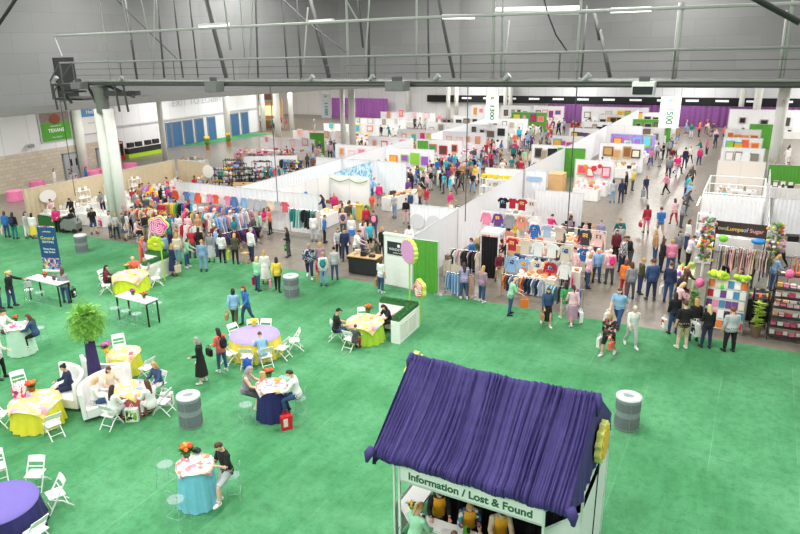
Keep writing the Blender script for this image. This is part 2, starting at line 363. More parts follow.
dark = zl(0, [(325, 0, 380, 320, .14), (500, 0, 547, 320, .12), (625, 0, 655, 310, .1), (690, 0, 730, 310, .09), (755, 0, 790, 310, .07)]) + zl(1, [(25, 0, 105, 310, .2), (222, 0, 232, 310, .09), (328, 0, 350, 310, .08), (385, 0, 405, 310, .08), (440, 0, 515, 310, .2), (630, 0, 650, 190, .1), (675, 0, 672, 310, .1)]) + zl(2, [(155, 5, 215, 310, .14), (775, 50, 797, 160, .14), (110, 0, 116, 310, .08), (745, 20, 722, 310, .07)]) + zl(3, [(0, 120, 40, 310, .14)])
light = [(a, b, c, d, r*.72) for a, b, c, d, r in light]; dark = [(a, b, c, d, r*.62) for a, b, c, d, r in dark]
rods(light, 'hanger_rod', 'thin pale steel rod hanging from the roof to the catwalk', 'steel rod', RODL, 'pale steel hanger rods', 27.3, .05)
rods(dark, 'truss_and_shadow', 'dark grey bar for truss steel and its shadow at the upper wall', 'truss member', RODD, 'dark steel truss members', 32.5, .1)  # solid bars; the wide slanted ones stand in for strut shadows on the wall
rods([(630/3.985+600, 0, 800, 90/3.985, .09), (60/3.985, 0, -3, 27, .09)], 'roof_beam', 'dark diagonal roof beam cutting the upper corner of the hall', 'beam', M('#38393a', .6, .1), 'dark corner roof beams', 24, .15)
o = MB().tube([GY(54, 36, Y0+.4), GY(400, 18.5, Y0+.4), GY(800, 3, Y0+.4)], .06).build('sprinkler_pipe', RODL); tag(o, 'long pale pipe running level above the catwalk handrail', 'pipe')
o = MB().tube([GY(54, 36, Y0+.4), GY(62, 56, Y0+.4)], .04).build('pipe_drop', RODL); tag(o, 'short bent pipe drop above the catwalk door', 'pipe')
for i, (a, b, l) in enumerate((((80, -40), (178, 60), 'thin dark cable slanting across the grey wall above the doorway end'), ((262, -20), (348, 54), 'thin dark cable slanting down to the middle of the handrail'))):
    p, q = GY(*a, 28), GY(*b, 28); o = MB().tube([p, (p+q)/2-Vector((0, 0, .15)), q], .03, 6).build('cable', DGREY); tag(o, l, 'cable')
p = [GY(x, y, 28) for x, y in ((541, -12), (548, 14), (556, 35), (567, 51))]
tag(MB().tube(p, .03, 6).build('cable', BLACK), 'black cable hanging in a curve to the handrail', 'cable')
for px, yb, l in ((270, 215, 'left end of the clothing booth'), (468, 205, 'middle white partition'), (577, 170, 'green draped booth'), (69, 183, 'concourse tables')):
    a = GY(px if px > 100 else 60, 86 if px > 100 else 100, Y0+.2); tag(MB().tube([a, (a.x, a.y, 3.2 if px > 100 else 2.2)], .022, 6).build('power_drop', DGREY), 'thin dark power cable dropping from the catwalk toward the '+l, 'cable')
# strip lights and the fat white beam
LAMP = M('#fffdf4', .4, 0, emit=2.2)
def strip(x0, y0, x1, y1, Y, l):
    a, b = GY(x0, y0, Y), GY(x1, y1, Y); t = thing('strip_light', l, 'light', (0, 0, 0))
    L = (b-a).length; d = (b-a).normalized(); r = atan2(d.y, d.x)
    for nm, z0, z1, w, mt in (('housing', .05, .18, .14, WHITE), ('tube', -.02, .05, .09, LAMP)):
        o = MB().box(0, -w, z0, L, w, z1).build(nm, mt, t); o.location = a; o.rotation_euler = (0, -math.asin(d.z), r)
strip(443, 18.5, 474, 18.5, 30, 'lit fluorescent strip light left of the fat white beam')
strip(611, 12.5, 651, 11, 32, 'lit fluorescent strip light right of the fat white beam')
strip(310, 24, 333, 22.5, 30, 'lit fluorescent strip light over the middle of the catwalk')
strip(200, 27.5, 228, 26, 30, 'lit fluorescent strip light over the twin column side')
a, b = GY(496, 11.5, 28.5), GY(580, 10, 28.5); o = MB().tube([a, b], .16, 4).build('lighting_truss', WHITE); tag(o, 'fat white square beam hung above the catwalk handrail', 'beam')
# loudspeakers / fixtures under the catwalk
def fixture(x0, y0, x1, y1, l, dark=False):
    a, b = GY(x0, y0, Y0-.5), GY(x1, y1, Y0-.5); t = thing('catwalk_speaker', l, 'loudspeaker', ((a.x+b.x)/2, Y0-.55, b.z))
    w, h = (b.x-a.x)/2, a.z-b.z
    MB().prism([(-w, 0), (w, 0), (w*1.05, h), (-w*1.05, h)], -.22, .3).build('cabinet', M('#e2e3e0' if dark else '#6d6e6e', .5, .05), t)
    MB().prism([(-w*.92, .03), (w*.92, .03), (w*.95, h*.66), (-w*.95, h*.66)], -.25, -.225).build('grille', BLACK if dark else M('#6b6d6c', .6, .2), t)
    MB().box(-w*.5, -.05, h, w*.5, .05, h+.18).build('bracket', DGREY, t)
fixture(74, 82, 85, 89, 'small pale loudspeaker near the doorway end of the catwalk')
fixture(208, 81, 221, 92, 'pale loudspeaker under the catwalk between door and middle')
fixture(388, 81, 407, 91, 'pale loudspeaker hung under the middle of the catwalk')
fixture(634, 81.5, 654, 95, 'white loudspeaker with black grille under the catwalk', True)
for px in (57, 122, 312, 372, 437, 507, 587):
    p = GY(px, 79, Y0-.12); t = tag(MB().tube([(p.x-.1, Y0-.2, 9.22), (p.x+.12, Y0-.2, 9.4)], [.07, .12], 8).build('spotlight', GREYP), 'small spotlight clamped on the edge of the catwalk deck', 'light', 'small spotlights on the catwalk')
# ---- black masking band, purple drapes on the far wall
BB = MB().box(-45, 97.2, 2.55, 44, 97.5, 3.55).build('masking_band', M('#141518', .8, .2)); tag(BB, 'long black masking band above the purple drapes on the far wall', 'drape')
for k in range(19):
    x = -38.5+k*3.4; t = tag(MB().box(x-.75, 97.1, 3.05, x+.75, 97.19, 3.3).build('dock_light', M('#e7ecec', .4, .02, emit=.35)), 'small pale light panel set in the black band on the far wall', 'light panel', 'light panels in the black band')
PURP = M('#7d4a86', .85, .15, 3); 
def drapemesh(L, h, mat, amp=.05, per=.22, z0=.03, name='drape', parent=None, th=.012):
    n = max(8, int(L/per*6)); n = min(n, 220); vs = []; fs = []
    for s in (0, 1):
        for i in range(n+1):
            x = L*i/n; y = amp*sin(2*pi*x/per+.6*sin(x*2.1))+.3*amp*sin(2*pi*x/per*2.3)
            for z in (z0, h): vs.append((x, y*(1.0 if z == z0 else .55)+s*th, z))
    N = 2*(n+1)
    for s in (0, 1):
        for i in range(n):
            b = s*N+2*i; fs.append((b, b+2, b+3, b+1))
    for z in (0, 1):
        for i in range(n): fs.append((2*i+z, 2*i+2+z, N+2*i+2+z, N+2*i+z))
    return MB().add(vs, fs).build(name, mat, parent)
o = drapemesh(70, 2.6, PURP, .12, .6); put(o, (-26, 96.2, 0)); tag(o, 'long pleated purple drape along the far wall', 'drape')
o = drapemesh(10.5, 3.0, M('#a566b2', .85, .15, 3), .12, .6); put(o, (-62, 96.5, 0)); tag(o, 'tall bright purple drape at the end of the concourse', 'drape')
# ================================================================== PEOPLE
def Rx(a): return Matrix.Rotation(a, 3, 'X')
POSES = {  # lean, head nod, arms (pitch, out, forearm pitch) L/R, legs (thigh, shin, out) L/R, kind
 'stand': dict(lean=2, nod=4, L=(4, 9, 14), R=(4, 9, 14), lL=(2, -2, 4), lR=(-2, -4, 4)),
 'hold': dict(lean=2, nod=12, L=(6, 9, 80), R=(4, 10, 18), lL=(5, 0, 4), lR=(-3, -6, 4)),
 'browse': dict(lean=9, nod=22, L=(40, 8, 75), R=(32, 10, 68), lL=(3, -1, 5), lR=(-4, -8, 4)),
 'walk': dict(lean=4, nod=3, L=(-20, 10, 2), R=(20, 10, 42), lL=(24, 6, 2), lR=(-16, -36, 2)),
 'walk2': dict(lean=4, nod=6, L=(22, 9, 60), R=(-12, 10, 6), lL=(-14, -30, 2), lR=(22, 4, 2)),
 'reach': dict(lean=5, nod=8, L=(72, 12, 88), R=(6, 9, 20), lL=(4, 0, 4), lR=(-4, -8, 4)),
 'sit': dict(lean=6, nod=14, L=(34, 14, 82), R=(30, 14, 86), lL=(86, 0, 6), lR=(86, -4, 6)),
 'sitlean': dict(lean=22, nod=18, L=(58, 14, 118), R=(50, 14, 105), lL=(86, -4, 7), lR=(86, -6, 7)),
 'stool': dict(lean=10, nod=14, L=(44, 14, 82), R=(38, 14, 88), lL=(70, -6, 7), lR=(66, -14, 7)),
 'stoolguy': dict(lean=8, nod=20, L=(30, 14, 134), R=(26, 12, 46), lL=(56, 8, 9), lR=(26, -4, 8)),
 'counter': dict(lean=17, nod=14, L=(30, 12, 96), R=(28, 12, 98), lL=(2, -2, 5), lR=(0, -2, 5)),
}
PM = {}
def pose_src(pn):
    P = POSES[pn]; lean = radians(P['lean']); S = 1.0
    legs = {}; low = 9
    for sgn, k in ((-1, 'lL'), (1, 'lR')):
        t, s, o = (radians(v) for v in P[k]); h = Vector((sgn*.088, 0, -.04))
        kn = h+Vector((sgn*sin(o)*.42*cos(t), sin(t)*.42, -cos(t)*.42)); an = kn+Vector((sgn*sin(o)*.2, sin(s)*.40, -cos(s)*.40))
        legs[sgn] = (h, kn, an, s); low = min(low, an.z)
    pz = .085-low; off = Vector((0, 0, pz)); B = Rx(-lean)
    tor = lambda x, y, z: off + B @ Vector((x, y, z))
    prims = []   # (MB, tag)
    def tb(pts, rad, tg, n=12, sy=1): prims.append((MB().tube(pts, rad, n, 0, sy), tg))
    ty = [(-.10, .155, .105, 0), (-.03, .172, .118, -.01), (.05, .165, .115, -.005), (.14, .142, .10, .005), (.24, .146, .102, .01), (.34, .162, .115, .008), (.42, .172, .105, .0), (.48, .150, .082, -.005), (.52, .085, .06, -.005)]
    m = MB(); ring = []; n = 18
    for z, rx, ry, y in ty: ring.append([tor(rx*cos(2*pi*k/n), y+ry*sin(2*pi*k/n), z) for k in range(n)])
    vs = [q for r in ring for q in r]; fs = [(i*n+k, i*n+(k+1) % n, (i+1)*n+(k+1) % n, (i+1)*n+k) for i in range(len(ring)-1) for k in range(n)]
    fs += [tuple(range(n-1, -1, -1)), tuple((len(ring)-1)*n+k for k in range(n))]
    prims.append((m.add(vs, fs), 'torso'))
    tb([tor(0, 0, -.12), tor(0, 0, .03)], [(.15, .105), (.165, .112)], 'hips', 16)
    tb([tor(0, -.005, .49), tor(0, .012, .60)], [.055, .05], 'neck')
    nod = radians(P['nod']); HB = B @ Rx(-nod); hc = tor(0, .02, .60)+HB @ Vector((0, .012, .095))
    H = lambda x, y, z: hc+HB @ Vector((x, y, z))
    prims.append((MB().ell(hc, (.074, .092, .112), 16, 0, HB), 'head'))
    prims.append((MB().ell(H(0, .035, -.055), (.052, .052, .055), 10, 0, HB), 'head'))
    prims.append((MB().ell(H(0, .097, -.015), (.013, .018, .024), 8, 0, HB), 'head'))
    for s in (-1, 1): prims.append((MB().ell(H(s*.076, -.005, -.012), (.014, .022, .032), 8, 0, HB), 'head')); 
    prims.append((MB().ell(H(0, .088, -.062), (.024, .012, .010), 8, 0, HB), 'head'))
    hands = {}
    for sgn, k in ((-1, 'L'), (1, 'R')):
        a, o, fa = (radians(v) for v in P[k]); sh = tor(sgn*.168, 0, .455)
        ud = B @ Vector((sgn*sin(o), sin(a)*cos(o), -cos(a)*cos(o))); el = sh+ud*.285
        fd = (B @ Vector((-sgn*.12 if fa > .7 else sgn*.03, sin(fa), -cos(fa)))).normalized(); wr = el+fd*.245
        tb([tor(sgn*.13, 0, .465), sh, sh+ud*.1, el], [.058, .06, .05, .042], 'uarm')
        tb([el, el+fd*.09, wr], [.041, .039, .027], 'fore')
        side = fd.cross(Vector((0, 0, 1))); side = side.normalized() if side.length > .2 else Vector((0, 1, 0))
        nrm = side.cross(fd).normalized(); pe = wr+fd*.085
        tb([wr-fd*.01, wr+fd*.04, pe], [(.026, .02), (.036, .018), (.038, .015)], 'hand', 10)
        for q in range(4):
            b0 = pe-fd*.008+side*(.027-.018*q); l = (.062, .072, .068, .052)[q]
            tb([b0, b0+fd*l*.55, b0+fd*l*.9-nrm*l*.28], [.0095, .009, .007], 'hand', 6)
        tb([wr+fd*.025+side*.025*sgn, wr+fd*.06+side*.052*sgn, wr+fd*.095+side*.05*sgn], [.012, .010, .008], 'hand', 6)
        hands[sgn] = wr+fd*.10
    for sgn in (-1, 1):
        h, kn, an, s = legs[sgn]; h, kn, an = h+off, kn+off, an+off
        tb([h+Vector((0, -.0, .03)), h+(kn-h)*.25, h+(kn-h)*.7, kn], [.092, .088, .068, .057], 'thigh'); tb([kn, kn+(an-kn)*.3, an], [.056, .055, .036], 'shin')
        fdv = Vector((sgn*.12, cos(s), sin(s)*.9)).normalized() if abs(s) > .3 else Vector((sgn*.15, 1, 0)).normalized()
        dn = Vector((0, 0, -.045)) if abs(s) < .3 else Vector((0, -sin(s)*.02, -.04))
        tb([an-fdv*.06+dn*.8, an+dn*.55, an+fdv*.10+dn*.95, an+fdv*.17+dn*1.1], [(.032, .034), (.042, .048), (.043, .032), (.028, .020)], 'foot', 10)
    return prims, (hc, HB), hands, pz, tor
def hairmesh(style, hc, HB, inward=.8):
    """cap around the skull; the face side is drawn in under the skin"""
    m = MB(); n = 20; h = 12; vs = []; fs = []; L = {'short': .0, 'bob': .10, 'long': .27, 'bun': 0, 'cap': 0, 'tail': .0, 'hat': 0, 'bald': 0}[style]
    for j in range(h+1):
        t = pi*j/h
        for k in range(n):
            a = 2*pi*k/n; d = Vector((sin(t)*cos(a), sin(t)*sin(a), cos(t))); r = Vector((d.x*.088, d.y*.106, d.z*.124))
            face = d.y > .28 and d.z < .42; low = d.z < (-.32 if style in ('short', 'bun', 'cap', 'hat', 'tail') else -2)
            ear = style in ('short', 'cap') and abs(d.x) > .6 and d.z < 0
            if face or low or ear: r = r*.70
            elif L and d.z < .25: f = min(1, (.25-d.z)/1.0); r.z -= L*f; r.y -= .03*f; r.x *= 1+.12*f
            vs.append(hc+HB @ r)
    for j in range(h):
        for k in range(n): fs.append((j*n+k, (j+1)*n+k, (j+1)*n+(k+1) % n, j*n+(k+1) % n))
    m.add(vs, fs); X = lambda x, y, z: hc+HB @ Vector((x, y, z))
    if style == 'bun': m.ell(X(0, -.085, .085), (.05, .05, .05), 10)
    if style == 'tail': m.tube([X(0, -.09, .05), X(0, -.15, -.02), X(0, -.13, -.20)], [.035, .04, .012], 8)
    if style == 'cap': m.tube([X(0, .06, .055), X(0, .13, .045), X(0, .17, .03)], [(.075, .02), (.07, .012), (.04, .008)], 10)
    if style == 'hat': m.tube([X(0, 0, .05), X(0, 0, .06)], [(.18, .18), (.175, .175)], 16)
    return m
def remesh(prims, vox):
    A = MB()
    for m, _ in prims: A.add(m.v, m.f)
    me = A.mesh('src', [], fix=True); o = bpy.data.objects.new('src', me); COL.objects.link(o)
    md = o.modifiers.new('r', 'REMESH'); md.mode = 'VOXEL'; md.voxel_size = vox; md.use_smooth_shade = True
    if vox < .02:
        s2 = o.modifiers.new('s', 'SMOOTH'); s2.factor = .35; s2.iterations = 1
    dg = bpy.context.evaluated_depsgraph_get(); r = bpy.data.meshes.new_from_object(o.evaluated_get(dg)); bpy.data.objects.remove(o); bpy.data.meshes.remove(me)
    return r
def facetags(me, prims):
    pts = []; tags = []
    for m, t in prims:
        st = max(1, len(m.v)//400)
        for f in m.f:
            c = Vector((0, 0, 0))
            for i in f: c += Vector(m.v[i])
            pts.append(c/len(f)); tags.append(t)
        for v in m.v[::st]: pts.append(Vector(v)); tags.append(t)
    kd = KDTree(len(pts))
    for i, p in enumerate(pts): kd.insert(p, i)
    kd.balance(); return [tags[kd.find(p.center)[1]] for p in me.polygons]
def shell(me, tg, keep, off, name, cut=None):
    """cloth: the chosen body faces lifted off the skin, closed with an inner lining"""
    vid = {}; vs = []; fs = []
    for p, t in zip(me.polygons, tg):
        if not keep(t, p.center): continue
        f = []
        for v in p.vertices:
            if v not in vid:
                V = me.vertices[v]; vid[v] = len(vs); vs.append(V.co+V.normal*off)
            f.append(vid[v])
        fs.append(tuple(f))
    r = bpy.data.meshes.new(name); r.from_pydata([tuple(v) for v in vs], [], fs); r.polygons.foreach_set('use_smooth', [True]*len(r.polygons)); return r
def base(pn, vox):
    k = (pn, vox)
    if k not in PM:
        prims, head, hands, pz, tor = pose_src(pn); me = remesh(prims, vox); me.name = 'person'
        PM[k] = dict(me=me, tg=facetags(me, prims), head=head, hands=hands, pz=pz, tor=tor, prims=prims)
    return PM[k]
def skirtmesh(b, length, sit):
    pz = b['pz']; tor = b['tor']
    m = MB(); n = 24; prof = [(tor(0, 0, .12), .150, .112), (tor(0, 0, .0), .185, .135), (Vector((0, .01, pz-.25)), .215, .185), (Vector((0, .01, pz-length)), .25, .235)]
    vs = []; fs = []
    for j, (c, rx, ry) in enumerate(prof):
        for k in range(n):
            a = 2*pi*k/n; w = 1+.05*j/3*sin(6*a); vs.append(c+Vector((rx*cos(a)*w, ry*sin(a)*w, 0)))
    for j in range(3):
        for k in range(n): fs.append((j*n+k, j*n+(k+1) % n, (j+1)*n+(k+1) % n, (j+1)*n+k))
    return m.add(vs, fs).mesh('skirt', [], smooth=True)
SKIN = ['#e6b89c', '#dba98a', '#c99072', '#e9c2a8', '#8d5b41', '#d9a585']
HAIRC = {'black': '#1b1715', 'dark': '#2f2019', 'brown': '#553524', 'red': '#7a3b22', 'blond': '#c39a5c', 'pale': '#d9bd86', 'grey': '#9d9b98', 'white': '#dddbd6'}
CL = {'black': '#191a1d', 'white': '#e9e8e6', 'grey': '#8f9298', 'dgrey': '#4b4e55', 'lgrey': '#b9bcc0', 'navy': '#232f52', 'blue': '#2f6fb5', 'lblue': '#8fb8de', 'denim': '#35507a', 'ldenim': '#7fa0c4', 'teal': '#1f7f86', 'turq': '#35b9cf',
 'red': '#b3243a', 'coral': '#e8705c', 'pink': '#e58aa8', 'hotpink': '#e0307e', 'lpink': '#e9bfc6', 'maroon': '#6f2135', 'purple': '#6a3f86', 'mauve': '#a98a9e', 'lav': '#a79fc4', 'green': '#3fa15b', 'mint': '#9fd8b4', 'lime': '#a9cc3c', 'olive': '#4b4c36', 'khaki': '#b9a684',
 'tan': '#b58e63', 'cream': '#e3d8c0', 'yellow': '#e6c94c', 'orange': '#e87a2d', 'brown': '#5d4030', 'beige': '#d3bfa4'}
CNAME = {'dgrey': 'dark grey', 'lgrey': 'pale grey', 'lblue': 'pale blue', 'ldenim': 'light denim', 'turq': 'turquoise', 'hotpink': 'bright pink', 'lpink': 'pale pink', 'lav': 'lavender', 'denim': 'blue denim'}
cn = lambda c: CNAME.get(c, 'floral' if c == 'floral' else 'plaid' if c == 'plaid' else 'striped' if c == 'striped' else c)
PATS = {'floral': lambda: Mpat('floral_cloth', ['#1c1a1f', '#a33b45', '#23222a', '#c6b9a8', '#2a2a30', '#4f6a4a'], 14), 'plaid': lambda: Mpat('plaid_cloth', ['#2c3a5c', '#c9ced6', '#56648a', '#20293f'], 16),
        'striped': lambda: Mpat('striped_cloth', ['#3a4258', '#d6d8db', '#6d7488', '#e4e4e2'], 22), 'mixed': lambda: Mpat('print_cloth', ['#3f8fb0', '#c9583f', '#222c48', '#e2d7b5', '#2d6b86'], 14)}
CM = lambda c: PATS[c]() if c in PATS else M(CL[c], .85, .14, 12)
FACE = {'n': 0, 'ne': 45, 'e': 90, 'se': 135, 's': 180, 'sw': 225, 'w': 270, 'nw': 315}
def heading(f): return YAW - radians(FACE[f] if isinstance(f, str) else f)
SHOE = {'w': '#e8e6e2', 'k': '#232326', 'b': '#5b4535', 'p': '#d86a86'}
def person(loc, pose, f, top, bot, hair='brown short', sleeve='long', cut='trousers', label='', group=None, hgt=1.66, wide=1.0, skin=0, shoe='k', near=True, rz=None, extra=None):
    hc_, hs = hair.split(); vox = .0105 if near else .021
    o = None
    if near:
        b = base(pose, vox); me = b['me']; tg = b['tg']; key = ('b', pose)
        if key not in PM: me2 = me; PM[key] = me2
        o = link('person', PM[key]); 
        if not me.materials: me.materials.append(None)
        o.material_slots[0].link = 'OBJECT'; o.material_slots[0].material = M(SKIN[skin], .6, .04)
        def child(name, kk, mk, mat):
            if kk not in PM: PM[kk] = mk()
            c = link(name, PM[kk], o)
            if not c.data.materials: c.data.materials.append(None)
            c.material_slots[0].link = 'OBJECT'; c.material_slots[0].material = mat
        zc = b['pz']
        if sleeve == 'long': kt = lambda t, c: t in ('torso', 'uarm', 'fore')
        elif sleeve == 'short': kt = lambda t, c: t in ('torso', 'uarm')
        else: kt = lambda t, c: t == 'torso'
        child('top', ('t', pose, sleeve), lambda: shell(me, tg, lambda t, c: kt(t, c), .016, 'top'), CM(top))
        sit = pose.startswith(('sit', 'stool'))
        if cut == 'trousers' or (cut in ('skirt', 'dress') and sit): kb = lambda t, c: t in ('hips', 'thigh', 'shin')
        elif cut in ('shorts',): kb = lambda t, c: t in ('hips', 'thigh')
        else: kb = None
        if kb: child('trousers' if cut != 'shorts' else 'shorts', ('l', pose, cut), lambda: shell(me, tg, kb, .011, 'trousers'), CM(bot))
        else: child('skirt', ('s', pose, cut), lambda: skirtmesh(b, .40 if cut == 'skirt' else .62, sit), CM(bot))
        for sd_ in (-1, 1): child('shoe', ('f', pose, sd_), lambda: shell(me, tg, lambda t, c: t == 'foot' and c.x*sd_ > 0, .008, 'shoe'), M(SHOE[shoe], .6, .08))
        if hs == 'cap' or hs == 'hat': child('cap' if hs == 'cap' else 'hat', ('h', pose, hs), lambda: hairmesh(hs, *b['head']).mesh('hair', [], smooth=True), M(HAIRC.get(hc_, CL.get(hc_, '#222222')), .8, .1))
        elif hs != 'bald': child('hair', ('h', pose, hs), lambda: hairmesh(hs, *b['head']).mesh('hair', [], smooth=True), M(HAIRC[hc_], .55, .2, 20))
    else:
        key = ('far', pose, hs, cut, sleeve)
        if key not in PM:
            prims, head, hands, pz, tor = pose_src(pose); prims = [p for p in prims]
            if hs != 'bald': prims.append((hairmesh(hs, *head), 'hair'))
            if cut in ('skirt', 'dress'):
                prims.append((MB().tube([tor(0, 0, .1), Vector((0, .01, pz-.2)), Vector((0, .01, pz-(.42 if cut == 'skirt' else .62)))], [(.15, .11), (.2, .17), (.24, .22)], 14), 'skirt'))
            me = remesh(prims, vox); tg = facetags(me, prims)
            for _ in range(5): me.materials.append(None)
            S = {'torso': 1, 'uarm': 1 if sleeve != 'none' else 0, 'fore': 1 if sleeve == 'long' else 0, 'hips': 2, 'thigh': 2 if cut in ('trousers', 'shorts') else 0, 'shin': 2 if cut == 'trousers' else 0, 'skirt': 2, 'foot': 3, 'hair': 4}
            me.polygons.foreach_set('material_index', [S.get(t, 0) for t in tg]); me.name = 'person'; PM[key] = me
        o = link('person', PM[key])
        for i, mt in enumerate((M(SKIN[skin], .6, .04), CM(top), CM(bot), M(SHOE[shoe], .6, .08), M(HAIRC.get(hc_, CL.get(hc_, '#222222')), .6, .15))):
            o.material_slots[i].link = 'OBJECT'; o.material_slots[i].material = mt
    s = hgt/1.73; o.location = (loc[0], loc[1], (loc[2] if len(loc) > 2 else 0)+.006); o.rotation_euler = (0, 0, heading(f) if rz is None else rz); o.scale = (s*wide, s*wide, s)
    tag(o, label, 'person', group)
    return o
def handpos(o, pose, side, near=True):
    b = base(pose, .0105); h = b['hands'][side]; s = o.scale
    v = Vector((h.x*s.x, h.y*s.y, h.z*s.z)); v.rotate(o.rotation_euler); return o.location+v
# ---- hand held things
def bag(o, pose, side, col, label, kind='shopping', big=1.0, mark=None):
    p = handpos(o, pose, side); out = Vector((side*.09, 0, 0)); out.rotate(o.rotation_euler); p = p+out
    h, w, d = .36*big, .32*big, .11*big; hz = .14
    nm = {'shopping': 'shopping_bag', 'tote': 'tote_bag', 'paper': 'paper_bag', 'hand': 'handbag'}[kind]
    if kind == 'hand': h, w, d = .24*big, .30*big, .11
    z = max(.02, p.z-h-hz); t = thing(nm, label, 'bag', (p.x, p.y, z), o.rotation_euler.z+radians(90))
    body = MB().add([(sx*w/2*(1 if k else .88), sy*d/2, k*h) for k in (0, 1) for sy in (-1, 1) for sx in (-1, 1)], [(0, 2, 3, 1), (0, 1, 5, 4), (2, 6, 7, 3), (0, 4, 6, 2), (1, 3, 7, 5), (4, 5, 7, 6)]).build('bag_body', CM(col) if col in CL or col in PATS else M(col), t)
    for sy in (-1, 1):
        MB().tube([(-w*.22, sy*d*.4, h-.01), (-w*.2, sy*d*.3, h+hz*.8), (0, sy*d*.1, h+hz), (w*.2, sy*d*.3, h+hz*.8), (w*.22, sy*d*.4, h-.01)], .009, 5).build('handle', CM(col) if col in CL else BLACK, t)
    if mark:
        for sy in (-1, 1): MB().box(-w*.36, sy*(d/2+.003)-.002, h*.18, w*.36, sy*(d/2+.003)+.002, h*.86).build('print', Mpat('bag_print_'+mark, {'bw': ['#141414', '#f0f0f0', '#2a2a2a', '#111111'], 'lime': ['#79b43c', '#f2f2ea', '#3b3b3b', '#a8d35a'], 'pinkw': ['#f3e9ee', '#d9387e'], 'red': ['#f4efe9', '#c8202c']}[mark], 11), body)
    return t
def backpack(o, pose, col, label):
    b = base(pose, .0105); s = o.scale; c = b['tor'](0, -.22, .28); v = Vector((c.x*s.x, c.y*s.y, c.z*s.z)); v.rotate(o.rotation_euler); v += o.location
    t = thing('backpack', label, 'bag', (v.x, v.y, v.z-.2), o.rotation_euler.z)
    body = MB().ell((0, 0, .2), (.145, .085, .21), 14).build('bag_body', CM(col), t, True); MB().ell((0, -.07, .12), (.10, .05, .09), 10).build('pocket', CM(col), body, True)
    for sx in (-1, 1): MB().tube([(sx*.08, .07, .38), (sx*.09, .12, .40), (sx*.09, .125, .3)], .014, 5).build('strap', CM(col), t)
# ================================================================== FURNITURE ON THE CARPET
CH = M('#f0f0ee', .45, .03)
# ---- white folding chair (prototype, then copies); faces +Y
def make_chair():
    t = bpy.data.objects.new('folding_chair', None); COL.objects.link(t)
    m = MB().box(-.20, -.19, .43, .20, .21, .455)
    m.build('seat', M('#f6f6f4', .5, .02), t)
    for sx in (-1, 1):
        MB().tube([(sx*.215, .27, .0), (sx*.215, .02, .43), (sx*.205, -.24, .86)], [(.018, .022)]*3, 6).build('leg', CH, t)
        MB().tube([(sx*.185, -.33, .0), (sx*.185, -.10, .26), (sx*.185, .17, .425)], [(.016, .02)]*3, 6).build('leg', CH, t)
    MB().add([(x, y, z) for z0, z1 in ((.70, .87),) for x in (-.2, -.07, .07, .2) for y, z in ((-.165-.02-(.012 if abs(x) < .1 else 0), z0), (-.245-(.012 if abs(x) < .1 else 0), z1), (-.225-(.012 if abs(x) < .1 else 0), z1), (-.145-.02-(.012 if abs(x) < .1 else 0), z0))],
        [(4*i+a, 4*i+b, 4*i+4+b, 4*i+4+a) for i in range(3) for a, b in ((0, 1), (1, 2), (2, 3), (3, 0))]+[(0, 1, 2, 3), (15, 14, 13, 12)]).build('backrest', CH, t)
    MB().tube([(-.2, -.115, .60), (.2, -.115, .60)], [(.014, .02)]*2, 6).build('rail', CH, t)
    MB().tube([(-.18, -.215, .13), (.18, -.215, .13)], .012, 6).build('stretcher', CH, t)
    MB().tube([(-.21, .19, .14), (.21, .19, .14)], .012, 6).build('stretcher', CH, t)
    return t
chair0 = make_chair(); used = []
def chair(x, y, rz, label, group=None):
    o = chair0 if not used else copy_tree(chair0)
    if used: ALL.remove(o)
    used.append(1); o.scale = (1, .95, .91); o.location = (x, y, .008); o.rotation_euler = (0, 0, rz)
    if 'group' in o: del o['group']
    return tag(o, label, 'chair', group)
def face(x, y, tx, ty): return atan2(ty-y, tx-x)-pi/2
# ---- clear bar stool / ghost chair
def make_stool():
    t = bpy.data.objects.new('clear_bar_stool', None); COL.objects.link(t)
    MB().tube([(0, 0, .72), (0, 0, .75)], [(.2, .2), (.2, .2)], 20).build('seat', CLEAR, t)
    for sx in (-1, 1):
        for sy in (-1, 1): MB().tube([(sx*.21, sy*.2, 0), (sx*.16, sy*.15, .72)], [.016, .02], 6).build('leg', CLEAR, t)
    # oval back frame with a clear panel
    pts = [(.19*cos(a), -.17-.06*max(0, sin(a)), .93+.22*sin(a)) for a in [2*pi*k/20 for k in range(20)]]
    MB().tube(pts+[pts[0], pts[1]], .014, 6, cap=False).build('back_frame', CLEAR, t)
    for z, r in ((.28, .19), (.30, .19)):
        pass
    MB().tube([(-.19, -.185, .28), (.19, -.185, .28), (.19, .185, .28), (-.19, .185, .28), (-.19, -.185, .28)], .011, 6).build('footrest', CLEAR, t)
    return t
stool0 = make_stool(); sused = []
def stool(x, y, rz, label, group=None):
    o = stool0 if not sused else copy_tree(stool0)
    if sused: ALL.remove(o)
    sused.append(1); o.scale = (1, .95, .91); o.location = (x, y, .008); o.rotation_euler = (0, 0, rz)
    if 'group' in o: del o['group']
    return tag(o, label, 'bar stool', group)
